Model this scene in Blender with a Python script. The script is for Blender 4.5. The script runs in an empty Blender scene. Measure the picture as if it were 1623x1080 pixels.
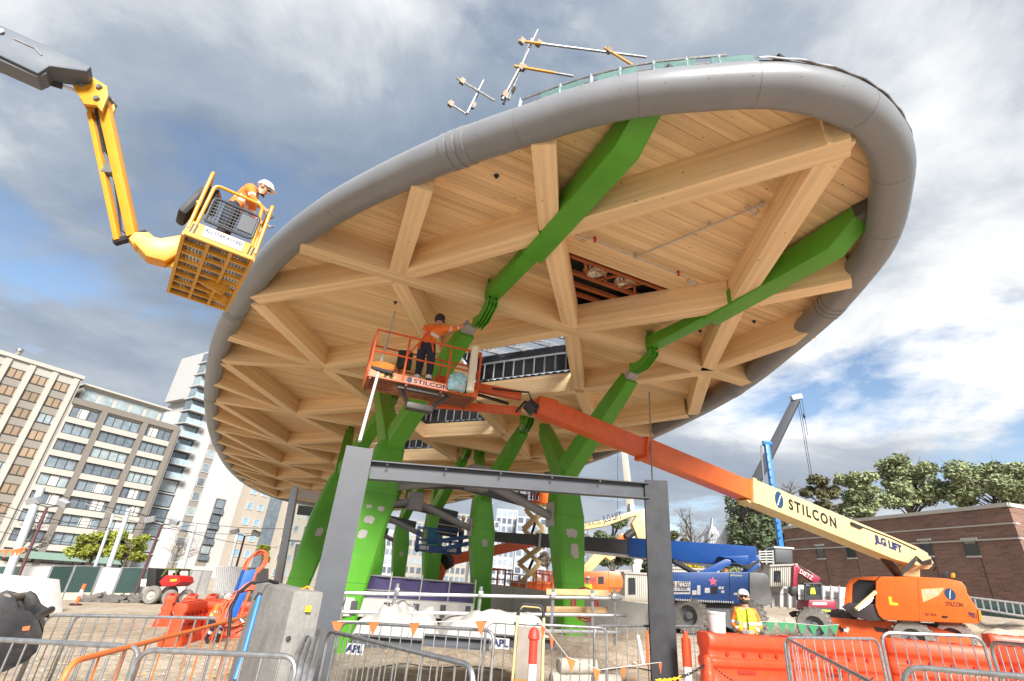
import bpy, math, random
from mathutils import Vector, Matrix, Euler
random.seed(7)
SC = bpy.context.scene
COL = SC.collection
R = math.radians
# ------------------------------------------------------------------ camera
F, IW, IH = 790.0, 1623.0, 1080.0
PITCH, ROLL, CH = R(26.0), R(5.0), 1.6
FWD = Vector((0, math.cos(PITCH), math.sin(PITCH)))
_u0 = Vector((0, -math.sin(PITCH), math.cos(PITCH)))
_r0 = Vector((1, 0, 0))
RIGHT = _r0 * math.cos(ROLL) + _u0 * math.sin(ROLL)
UP = _u0 * math.cos(ROLL) - _r0 * math.sin(ROLL)
EYE = Vector((0, 0, CH))
cam = bpy.data.cameras.new('camera')
cam.sensor_fit = 'HORIZONTAL'; cam.sensor_width = 36.0; cam.lens = F / IW * 36.0
cam.clip_start = 0.05; cam.clip_end = 4000
co = bpy.data.objects.new('camera', cam); COL.objects.link(co)
m = Matrix.Identity(4)
for i, a in enumerate((RIGHT, UP, -FWD)):
    for k in range(3): m[k][i] = a[k]
m.translation = EYE
co.matrix_world = m
SC.camera = co
# ------------------------------------------------------------------ sun, sky, exposure
SUN_AZ, SUN_EL = R(166), R(32)      # azimuth clockwise from +Y: behind the camera, to the right
sd = bpy.data.lights.new('sun', 'SUN'); sd.energy = 4.0; sd.angle = R(18); sd.color = (1, .95, .88)
so = bpy.data.objects.new('sun', sd); COL.objects.link(so)
sv = Vector((math.sin(SUN_AZ) * math.cos(SUN_EL), math.cos(SUN_AZ) * math.cos(SUN_EL), math.sin(SUN_EL)))
so.rotation_euler = sv.to_track_quat('Z', 'Y').to_euler()
VS = SC.view_settings
VS.view_transform = 'Standard'; VS.look = 'None'; VS.exposure = 1.2; VS.gamma = 1
SC.cycles.max_bounces = 8; SC.cycles.diffuse_bounces = 5; SC.cycles.transparent_max_bounces = 12
world = bpy.data.worlds.new('World'); SC.world = world; world.use_nodes = True
def make_world():
    nt = world.node_tree; N = nt.nodes; L = nt.links
    for n in list(N): N.remove(n)
    def nd(t, **k):
        n = N.new(t)
        for a, b in k.items(): setattr(n, a, b)
        return n
    def math_(op, a, b=None):
        n = nd('ShaderNodeMath', operation=op)
        for i, x in enumerate((a, b)):
            if x is None: continue
            if isinstance(x, (int, float)): n.inputs[i].default_value = x
            else: L.new(x, n.inputs[i])
        return n.outputs[0]
    def ramp(src, stops):
        n = nd('ShaderNodeValToRGB'); e = n.color_ramp.elements
        while len(e) < len(stops): e.new(.5)
        for x, (p, c) in zip(e, stops): x.position = p; x.color = (*c, 1) if len(c) == 3 else c
        L.new(src, n.inputs[0]); return n.outputs[0]
    sky = nd('ShaderNodeTexSky', sky_type='NISHITA'); sky.sun_disc = False
    sky.sun_elevation = SUN_EL; sky.sun_rotation = SUN_AZ; sky.dust_density = 1.0
    tc = nd('ShaderNodeTexCoord')
    sp = nd('ShaderNodeSeparateXYZ'); L.new(tc.outputs['Generated'], sp.inputs[0])
    z = math_('ADD', math_('MAXIMUM', sp.outputs[2], 0.0), .16)
    cx = nd('ShaderNodeCombineXYZ')
    L.new(math_('DIVIDE', sp.outputs[0], z), cx.inputs[0]); L.new(math_('DIVIDE', sp.outputs[1], z), cx.inputs[1])
    def noise(scale, detail, rough, off, dist=0.0, stretch=(1, 1, 1), rot=0):
        mp = nd('ShaderNodeMapping'); mp.inputs['Location'].default_value = off; mp.inputs['Scale'].default_value = stretch
        mp.inputs['Rotation'].default_value = (0, 0, rot)
        L.new(cx.outputs[0], mp.inputs[0])
        n = nd('ShaderNodeTexNoise'); n.inputs['Scale'].default_value = scale; n.inputs['Detail'].default_value = detail
        n.inputs['Roughness'].default_value = rough; n.inputs['Distortion'].default_value = dist
        L.new(mp.outputs[0], n.inputs['Vector']); return n.outputs['Fac']
    cover = noise(0.9, 9, .56, (.4, -9.2, 0), .35, (1, 1, 1), .3)
    shade = noise(0.62, 9, .52, (17.1, 9.5, 0), .25, (1.0, 1.2, 1), -.5)
    fine = noise(2.6, 9, .62, (1.3, 5.2, 0), .3)
    sh = math_('ADD', math_('MULTIPLY', shade, .78), math_('MULTIPLY', fine, .22))
    cloud = ramp(sh, [(.37, (.19, .25, .345)), (.45, (.27, .335, .43)), (.515, (.40, .455, .53)), (.57, (.72, .75, .78)), (.63, (1.05, 1.05, 1.05))])
    mask = ramp(math_('ADD', math_('MULTIPLY', cover, .8), math_('MULTIPLY', fine, .2)), [(.375, (0, 0, 0)), (.455, (1, 1, 1))])
    # bright haze of cloud low over the horizon
    low = ramp(sp.outputs[2], [(0.0, (1, 1, 1)), (.42, (0, 0, 0))])
    mx0 = nd('ShaderNodeMix', data_type='RGBA'); mx0.inputs[0].default_value = .5
    L.new(math_('MULTIPLY', low, .55), mx0.inputs[0]); L.new(cloud, mx0.inputs[6]); mx0.inputs[7].default_value = (.66, .69, .73, 1)
    b1 = nd('ShaderNodeBackground'); b1.inputs[1].default_value = .088; L.new(sky.outputs[0], b1.inputs[0])
    b2 = nd('ShaderNodeBackground'); b2.inputs[1].default_value = .50; L.new(mx0.outputs[2], b2.inputs[0])
    ms = nd('ShaderNodeMixShader'); L.new(mask, ms.inputs[0]); L.new(b1.outputs[0], ms.inputs[1]); L.new(b2.outputs[0], ms.inputs[2])
    o = nd('ShaderNodeOutputWorld'); L.new(ms.outputs[0], o.inputs[0])
make_world()
# ------------------------------------------------------------------ placing helpers
def ray(px, py): return FWD + RIGHT * ((px - IW / 2) / F) - UP * ((py - IH / 2) / F)
def at(px, py, y):
    d = ray(px, py); return EYE + d * (y / d.y)
def atz(px, py, z):
    d = ray(px, py); return EYE + d * ((z - CH) / d.z)
def ss(a, b, x):
    t = min(1, max(0, (x - a) / (b - a))); return t * t * (3 - 2 * t)
def gz(x, y):
    if x < 0: h = .06 * max(x, -34) + .012 * max(0, -x - 34) * 0
    else: h = .03 * max(0, min(x, 30) - 1) + .05 * max(0, min(x, 44) - 6) * ss(12, 24, y)
    if x > -3: h += .35 * ss(12, 17, y) * ss(-3, -1, x) * (1 - ss(8, 14, x))
    return h
def gp(px, py, h):
    """where the ray through a pixel is h metres above the ground"""
    d = ray(px, py); t = .5
    for i in range(4000):
        p = EYE + d * t
        if p.z - gz(p.x, p.y) - h <= 0: return p
        t *= 1.004
    return p
def plane(px, py, y, az):
    """a vertical working plane through a pixel's point, running along azimuth az (degrees clockwise from +Y)"""
    p = at(px, py, y); a = R(az); return (p, Vector((math.sin(a), math.cos(a), 0)))
def hit(px, py, PL):
    P0, d = PL; n = Vector((d.y, -d.x, 0)); r = ray(px, py); t = n.dot(P0 - EYE) / n.dot(r); return EYE + r * t
def away(PL):
    P0, d = PL; n = Vector((d.y, -d.x, 0)); return n if n.dot(P0 - EYE) > 0 else -n
def on(p, h=0): return Vector((p[0], p[1], gz(p[0], p[1]) + h))
# ------------------------------------------------------------------ materials
MATS = {}
def mat(name, col=(.5, .5, .5), rough=.6, metal=0.0, var=.12, scale=6.0, bump=.0, bscale=60.0, spec=.5, stretch=None, dirt=0.0, dirtcol=(.2, .17, .13), rand=0.0, trans=0, coat=0):
    if name in MATS: return MATS[name]
    M_ = bpy.data.materials.new(name); M_.use_nodes = True
    nt = M_.node_tree; N = nt.nodes; L = nt.links; b = N['Principled BSDF']
    b.inputs['Roughness'].default_value = rough; b.inputs['Metallic'].default_value = metal
    b.inputs['Specular IOR Level'].default_value = spec
    if coat: b.inputs['Coat Weight'].default_value = coat; b.inputs['Coat Roughness'].default_value = .15
    if trans: b.inputs['Transmission Weight'].default_value = trans; b.inputs['IOR'].default_value = 1.1
    tc = N.new('ShaderNodeTexCoord'); mp = N.new('ShaderNodeMapping'); L.new(tc.outputs['Object'], mp.inputs[0])
    if stretch: mp.inputs['Scale'].default_value = stretch
    n = N.new('ShaderNodeTexNoise'); n.inputs['Scale'].default_value = scale; n.inputs['Detail'].default_value = 6; n.inputs['Roughness'].default_value = .62
    L.new(mp.outputs[0], n.inputs['Vector'])
    r = N.new('ShaderNodeValToRGB'); e = r.color_ramp.elements
    e[0].position = .3; e[1].position = .72
    e[0].color = (*[c * (1 - var) for c in col], 1); e[1].color = (*[min(1, c * (1 + var)) for c in col], 1)
    L.new(n.outputs['Fac'], r.inputs[0]); out = r.outputs[0]
    if dirt:
        n2 = N.new('ShaderNodeTexNoise'); n2.inputs['Scale'].default_value = scale * .45; n2.inputs['Detail'].default_value = 9; n2.inputs['Roughness'].default_value = .72
        L.new(mp.outputs[0], n2.inputs['Vector'])
        r2 = N.new('ShaderNodeValToRGB'); r2.color_ramp.elements[0].position = .5; r2.color_ramp.elements[1].position = .75
        r2.color_ramp.elements[1].color = (dirt, dirt, dirt, 1)
        L.new(n2.outputs['Fac'], r2.inputs[0])
        mx = N.new('ShaderNodeMix'); mx.data_type = 'RGBA'; L.new(r2.outputs[0], mx.inputs[0]); L.new(out, mx.inputs[6]); mx.inputs[7].default_value = (*dirtcol, 1); out = mx.outputs[2]
    if rand:
        oi = N.new('ShaderNodeObjectInfo'); mr = N.new('ShaderNodeMapRange'); mr.inputs[3].default_value = 1 - rand; mr.inputs[4].default_value = 1 + rand
        L.new(oi.outputs['Random'], mr.inputs[0])
        hs = N.new('ShaderNodeHueSaturation'); L.new(mr.outputs[0], hs.inputs['Value']); L.new(out, hs.inputs['Color']); out = hs.outputs[0]
    L.new(out, b.inputs['Base Color'])
    if rough < .95:
        mr = N.new('ShaderNodeMapRange'); mr.inputs[3].default_value = max(.05, rough - .1); mr.inputs[4].default_value = min(1, rough + .12)
        L.new(n.outputs['Fac'], mr.inputs[0]); L.new(mr.outputs[0], b.inputs['Roughness'])
    if bump:
        n3 = N.new('ShaderNodeTexNoise'); n3.inputs['Scale'].default_value = bscale; n3.inputs['Detail'].default_value = 5; L.new(mp.outputs[0], n3.inputs['Vector'])
        bp = N.new('ShaderNodeBump'); bp.inputs['Strength'].default_value = bump; bp.inputs['Distance'].default_value = .02
        L.new(n3.outputs['Fac'], bp.inputs['Height']); L.new(bp.outputs[0], b.inputs['Normal'])
    MATS[name] = M_; return M_
def wood(name, light, dark, knot=(.16, .075, .03), rand=.10):
    M_ = bpy.data.materials.new(name); M_.use_nodes = True; MATS[name] = M_
    nt = M_.node_tree; N = nt.nodes; L = nt.links; b = N['Principled BSDF']; b.inputs['Roughness'].default_value = .62; b.inputs['Specular IOR Level'].default_value = .25
    tc = N.new('ShaderNodeTexCoord'); oi = N.new('ShaderNodeObjectInfo')
    ad = N.new('ShaderNodeVectorMath'); ad.operation = 'MULTIPLY_ADD'; ad.inputs[1].default_value = (31, 17, 23)
    cb = N.new('ShaderNodeCombineXYZ')
    for i in range(3): L.new(oi.outputs['Random'], cb.inputs[i])
    L.new(cb.outputs[0], ad.inputs[0]); L.new(tc.outputs['Object'], ad.inputs[2])
    def tex(scale, st, detail=6, kind='ShaderNodeTexNoise'):
        mp = N.new('ShaderNodeMapping'); mp.inputs['Scale'].default_value = st; L.new(ad.outputs[0], mp.inputs[0])
        n = N.new(kind); n.inputs['Scale'].default_value = scale
        if kind == 'ShaderNodeTexNoise': n.inputs['Detail'].default_value = detail; n.inputs['Roughness'].default_value = .65
        L.new(mp.outputs[0], n.inputs['Vector']); return n
    g = tex(7, (.12, 2.2, 2.2), 7)
    r = N.new('ShaderNodeValToRGB'); e = r.color_ramp.elements; e[0].position = .33; e[1].position = .66; e[0].color = (*dark, 1); e[1].color = (*light, 1)
    L.new(g.outputs['Fac'], r.inputs[0])
    # laminations: broad strips across the grain with their own tone
    lam = tex(1.0, (.18, 9, 9), 0)
    r1 = N.new('ShaderNodeMapRange'); r1.inputs[1].default_value = .3; r1.inputs[2].default_value = .7; r1.inputs[3].default_value = .9; r1.inputs[4].default_value = 1.08
    L.new(lam.outputs['Fac'], r1.inputs[0])
    hs = N.new('ShaderNodeHueSaturation'); L.new(r.outputs[0], hs.inputs['Color'])
    mr = N.new('ShaderNodeMapRange'); mr.inputs[3].default_value = 1 - rand; mr.inputs[4].default_value = 1 + rand * .6; L.new(oi.outputs['Random'], mr.inputs[0])
    mm = N.new('ShaderNodeMath'); mm.operation = 'MULTIPLY'; L.new(mr.outputs[0], mm.inputs[0]); L.new(r1.outputs[0], mm.inputs[1]); L.new(mm.outputs[0], hs.inputs['Value'])
    v = tex(2.9, (.8, 1.5, 1.5), kind='ShaderNodeTexVoronoi'); v.inputs['Randomness'].default_value = 1
    kr = N.new('ShaderNodeValToRGB'); kr.color_ramp.elements[0].position = .035; kr.color_ramp.elements[0].color = (.85, .85, .85, 1); kr.color_ramp.elements[1].position = .075; kr.color_ramp.elements[1].color = (0, 0, 0, 1)
    L.new(v.outputs['Distance'], kr.inputs[0])
    mx = N.new('ShaderNodeMix'); mx.data_type = 'RGBA'; L.new(kr.outputs[0], mx.inputs[0]); L.new(hs.outputs[0], mx.inputs[6]); mx.inputs[7].default_value = (*knot, 1)
    L.new(mx.outputs[2], b.inputs['Base Color'])
    bp = N.new('ShaderNodeBump'); bp.inputs['Strength'].default_value = .12; bp.inputs['Distance'].default_value = .01; L.new(g.outputs['Fac'], bp.inputs['Height']); L.new(bp.outputs[0], b.inputs['Normal'])
    return M_
W_BEAM = wood('glulam_timber', (.87, .65, .40), (.79, .565, .32))
W_BOARD = wood('soffit_timber', (.86, .64, .39), (.77, .54, .30), rand=.14)
def glass(name, col, rough=.06):
    return mat(name, col, rough, 0.0, .25, 1.2, spec=1.0)
GREEN = mat('green_paint', (.082, .325, .018), .42, 0, .14, 1.1, .06, 60, dirt=.35, dirtcol=(.13, .25, .07))
GPIPE = mat('rim_grey_paint', (.225, .235, .255), .36, .12, .08, 1.1, .3, 2.2, dirt=.3, dirtcol=(.17, .175, .185))
PRIMER = mat('grey_primer', (.42, .40, .40), .7)
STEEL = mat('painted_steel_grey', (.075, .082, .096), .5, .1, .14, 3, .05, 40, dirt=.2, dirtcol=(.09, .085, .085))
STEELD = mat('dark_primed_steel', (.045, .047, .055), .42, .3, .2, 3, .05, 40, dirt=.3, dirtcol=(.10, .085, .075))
GALV = mat('galvanised_steel', (.36, .37, .38), .38, .75, .22, 14)
ALU = mat('aluminium', (.62, .63, .64), .35, .7, .1, 8)
ORANGE = mat('orange_paint', (.70, .135, .02), .36, 0, .10, 4, .03, 60, dirt=.22, dirtcol=(.42, .12, .04), coat=.2)
ORANGE2 = mat('orange_red_paint', (.66, .105, .022), .42, 0, .14, 4, .03, 60, dirt=.35, dirtcol=(.30, .10, .05))
CREAM = mat('cream_paint', (.60, .475, .24), .42, 0, .07, 3, .03, 60, dirt=.28, dirtcol=(.42, .30, .14))
YELLOW = mat('yellow_paint', (.64, .285, .014), .40, 0, .08, 4, .03, 60, dirt=.2, dirtcol=(.5, .23, .03))
BLUE = mat('blue_paint', (.008, .06, .25), .38, 0, .10, 4, .03, 60, dirt=.2, dirtcol=(.05, .09, .2))
LBLUE = mat('light_blue_paint', (.02, .17, .46), .42)
DGREY = mat('dark_grey_paint', (.13, .14, .155), .5, 0, .12, 4, .05, 50, dirt=.2)
BLACK = mat('black_rubber', (.018, .018, .02), .6)
BLACKM = mat('black_metal', (.03, .03, .034), .45, .3)
WHITE = mat('white_paint', (.58, .58, .575), .5, 0, .05, 3, dirt=.12, dirtcol=(.55, .53, .5))
NAVY = mat('navy_print', (.015, .025, .10), .5)
INK = mat('black_print', (.012, .012, .014), .5)
RED = mat('red_paint', (.55, .02, .02), .4)
TYRE = mat('dusty_tyre', (.20, .19, .175), .85, 0, .3, 12, .3, 40)
CONC = mat('concrete', (.46, .455, .44), .85, 0, .12, 2.2, .25, 30, dirt=.3, dirtcol=(.28, .26, .23))
CONCL = mat('pale_concrete', (.25, .245, .232), .9, 0, .22, 2.4, .5, 22, dirt=.55, dirtcol=(.17, .16, .145))
BARR = mat('red_orange_plastic', (.74, .065, .018), .45, 0, .10, 5, .04, 30, dirt=.3, dirtcol=(.55, .10, .05), rand=.08)
FLAG = mat('orange_flag', (.88, .15, .04), .7)
TIMB = mat('rough_timber', (.47, .31, .16), .8, 0, .2, 4, stretch=(1, 6, 6), rand=.15)
GLASSD = glass('dark_window_glass', (.018, .022, .025), .12)
GLASSB = glass('sky_window_glass', (.20, .30, .38))
GLASST = mat('clear_glass', (.8, .9, .9), .02, 0, .02, 1, trans=.92, spec=.5)
HIVIS_O = mat('hivis_orange', (.90, .21, .03), .8, 0, .15, 9, .3, 30)
HIVIS_Y = mat('hivis_yellow', (.72, .85, .05), .8, 0, .12, 9, .3, 30)
REFL = mat('reflective_tape', (.70, .71, .72), .35)
PANTS = mat('navy_work_trousers', (.028, .033, .055), .9, 0, .25, 9, .3, 30)
KHAKI = mat('khaki_trousers', (.40, .33, .23), .9, 0, .2, 9, .3, 30)
SKIN = mat('skin', (.50, .28, .19), .6, 0, .08, 9)
HAIR = mat('dark_hair', (.03, .022, .018), .8)
HELM = mat('white_helmet', (.80, .80, .80), .35)
TARP = mat('white_tarpaulin', (.42, .415, .40), .65, 0, .10, 3, .5, 7, dirt=.3, dirtcol=(.50, .47, .42))
PURPLE = mat('purple_shade_mesh', (.075, .065, .17), .85, 0, .25, 2.5)
# ------------------------------------------------------------------ mesh builder
class MB:
    def __init__(s): s.v = []; s.f = []
    def add(s, vs, fs):
        n = len(s.v); s.v += [tuple(v) for v in vs]; s.f += [tuple(i + n for i in f) for f in fs]; return s
    def box(s, c, sz, rot=None):
        hx, hy, hz = sz[0] / 2, sz[1] / 2, sz[2] / 2
        vs = [Vector((x, y, z)) for x in (-hx, hx) for y in (-hy, hy) for z in (-hz, hz)]
        if rot is not None: vs = [rot @ v for v in vs]
        c = Vector(c)
        return s.add([v + c for v in vs], [(0, 1, 3, 2), (4, 6, 7, 5), (0, 4, 5, 1), (2, 3, 7, 6), (0, 2, 6, 4), (1, 5, 7, 3)])
    def b2(s, a, b): return s.box([(a[i] + b[i]) / 2 for i in range(3)], [abs(a[i] - b[i]) for i in range(3)])
    def bar(s, p0, p1, w, h, up=(0, 0, 1), w1=None, h1=None):
        p0, p1 = Vector(p0), Vector(p1); d = (p1 - p0).normalized(); up = Vector(up)
        if abs(d.dot(up)) > .97: up = Vector((0, 1, 0)) if abs(d.y) < .9 else Vector((1, 0, 0))
        sd_ = d.cross(up).normalized(); u = sd_.cross(d)
        vs = []
        for p, a, b in ((p0, w, h), (p1, w1 or w, h1 or h)):
            for i, j in ((-1, -1), (1, -1), (1, 1), (-1, 1)): vs.append(p + sd_ * (i * a / 2) + u * (j * b / 2))
        return s.add(vs, [(3, 2, 1, 0), (4, 5, 6, 7), (0, 1, 5, 4), (1, 2, 6, 5), (2, 3, 7, 6), (3, 0, 4, 7)])
    def tube(s, pts, r, n=8, closed=False):
        pts = [Vector(p) for p in pts]; k = len(pts); rs = r if isinstance(r, (list, tuple)) else [r] * k
        rings = []; prev = None
        for i, p in enumerate(pts):
            a = pts[(i - 1) % k] if (i or closed) else p; b = pts[(i + 1) % k] if (i < k - 1 or closed) else p
            d = (b - a)
            d = d.normalized() if d.length > 1e-9 else Vector((0, 0, 1))
            if prev is None:
                t = Vector((0, 0, 1)) if abs(d.z) < .9 else Vector((1, 0, 0)); u = d.cross(t).normalized()
            else:
                u = prev - d * prev.dot(d); u = u.normalized() if u.length > 1e-6 else d.orthogonal().normalized()
            prev = u; w = d.cross(u)
            rings.append([p + (u * math.cos(2 * math.pi * j / n) + w * math.sin(2 * math.pi * j / n)) * rs[i] for j in range(n)])
        vs = [v for rg in rings for v in rg]; fs = []
        for i in range(k if closed else k - 1):
            for j in range(n):
                a, b = i * n + j, i * n + (j + 1) % n; c, d2 = ((i + 1) % k) * n + (j + 1) % n, ((i + 1) % k) * n + j
                fs.append((a, b, c, d2))
        if not closed: fs += [tuple(range(n))[::-1], tuple((k - 1) * n + j for j in range(n))]
        return s.add(vs, fs)
    def ext(s, poly, vec):
        k = len(poly); poly = [Vector(p) for p in poly]; vec = Vector(vec)
        return s.add(poly + [p + vec for p in poly], [tuple(range(k))[::-1], tuple(range(k, 2 * k))] + [(i, (i + 1) % k, k + (i + 1) % k, k + i) for i in range(k)])
    def lathe(s, prof, n=16, o=(0, 0, 0), axis='z', cap=True):
        vs = []; o = Vector(o)
        for r_, z in prof:
            for j in range(n):
                a = 2 * math.pi * j / n
                p = (r_ * math.cos(a), r_ * math.sin(a), z)
                if axis == 'y': p = (p[0], p[2], p[1])
                if axis == 'x': p = (p[2], p[0], p[1])
                vs.append(o + Vector(p))
        fs = [(i * n + j, i * n + (j + 1) % n, (i + 1) * n + (j + 1) % n, (i + 1) * n + j) for i in range(len(prof) - 1) for j in range(n)]
        if cap: fs += [tuple(range(n))[::-1], tuple((len(prof) - 1) * n + j for j in range(n))]
        return s.add(vs, fs)
    def loft(s, rings, cap=True):
        n = len(rings[0]); vs = [v for r_ in rings for v in r_]
        fs = [(i * n + j, i * n + (j + 1) % n, (i + 1) * n + (j + 1) % n, (i + 1) * n + j) for i in range(len(rings) - 1) for j in range(n)]
        if cap: fs += [tuple(range(n))[::-1], tuple((len(rings) - 1) * n + j for j in range(n))]
        return s.add(vs, fs)
    def build(s, name, material, parent=None, smooth=False, bevel=0.0, world=False, label=None, mtx=None):
        vs = s.v
        if world and parent is not None:
            o = parent.matrix_basis.inverted() if parent.parent is None else (parent.parent.matrix_basis @ parent.matrix_basis).inverted()
            vs = [o @ Vector(v) for v in vs]
        me = bpy.data.meshes.new(name); me.from_pydata([tuple(v) for v in vs], [], s.f); me.validate()
        return mkobj(name, me, material, parent, smooth, bevel, label, mtx)
def mkobj(name, me, material, parent=None, smooth=False, bevel=0.0, label=None, mtx=None):
    if material is not None and not me.materials: me.materials.append(material)
    o = bpy.data.objects.new(name, me); COL.objects.link(o)
    import bmesh
    if me.users == 1:
        bm = bmesh.new(); bm.from_mesh(me); bmesh.ops.recalc_face_normals(bm, faces=bm.faces)
        if bevel:
            ed = [e for e in bm.edges if len(e.link_faces) == 2 and e.calc_face_angle(0) > .5]
            bmesh.ops.bevel(bm, geom=ed, offset=bevel, segments=2, affect='EDGES', profile=.6, clamp_overlap=True)
        bm.to_mesh(me); bm.free()
        if smooth or bevel:
            for p in me.polygons: p.use_smooth = True
            if hasattr(me, 'set_sharp_from_angle'): me.set_sharp_from_angle(angle=R(40))
    if parent is not None: o.parent = parent
    if mtx is not None: o.matrix_basis = mtx
    if label: o['label'] = label
    return o
def thing(name, label, cat, loc=(0, 0, 0), rz=0.0, group=None):
    o = bpy.data.objects.new(name, None); COL.objects.link(o); o.empty_display_size = .2
    o.location = loc; o.rotation_euler = (0, 0, rz); o.matrix_basis = Matrix.Translation(Vector(loc)) @ Matrix.Rotation(rz, 4, 'Z')
    o['label'] = label; o['category'] = cat
    if group: o['group'] = group
    return o
def tag(o, label, cat, group=None):
    o['label'] = label; o['category'] = cat
    if group: o['group'] = group
    return o
def struct(o): o['kind'] = 'structure'; return o
def dup(root, loc, rz, label, group=None):
    r = root.copy(); COL.objects.link(r); r.matrix_basis = Matrix.Translation(Vector(loc)) @ Matrix.Rotation(rz, 4, 'Z'); r['label'] = label
    if group: r['group'] = group
    for ch in list(root.children):
        c = ch.copy(); COL.objects.link(c); c.parent = r
        for g in list(ch.children):
            d = g.copy(); COL.objects.link(d); d.parent = c
    return r
def text(s, size, material, parent, pos, xdir, updir, name='lettering', align='CENTER', world=False, stretch=1.0, bold=0.0, space=1.0):
    cu = bpy.data.curves.new(name, 'FONT'); cu.body = s; cu.size = size; cu.align_x = align; cu.align_y = 'CENTER'; cu.resolution_u = 3; cu.offset = bold; cu.space_character = space
    t = bpy.data.objects.new(name, cu); COL.objects.link(t)
    me = bpy.data.meshes.new_from_object(t.evaluated_get(bpy.context.evaluated_depsgraph_get())); COL.objects.unlink(t); bpy.data.objects.remove(t)
    x = Vector(xdir).normalized(); u = Vector(updir); z = x.cross(u).normalized(); u = z.cross(x)
    mm = Matrix.Identity(4)
    for i, a in enumerate((x * stretch, u, z)):
        for k in range(3): mm[k][i] = a[k]
    mm.translation = Vector(pos)
    if world: mm = parent.matrix_basis.inverted() @ mm
    me.transform(mm); me.materials.clear(); me.materials.append(material)
    o = bpy.data.objects.new(name, me); COL.objects.link(o); o.parent = parent
    return o
def rpath(pts, r, seg=5):
    """polyline with rounded corners"""
    pts = [Vector(p) for p in pts]; out = [pts[0]]
    for i in range(1, len(pts) - 1):
        a, b, c = pts[i - 1], pts[i], pts[i + 1]
        d0 = (a - b); d1 = (c - b); q = min(r, d0.length * .45, d1.length * .45); s0 = b + d0.normalized() * q; s1 = b + d1.normalized() * q
        for k in range(seg + 1):
            t = k / seg; out.append(s0 * (1 - t) ** 2 + b * 2 * t * (1 - t) + s1 * t * t)
    return out + [pts[-1]]
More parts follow.
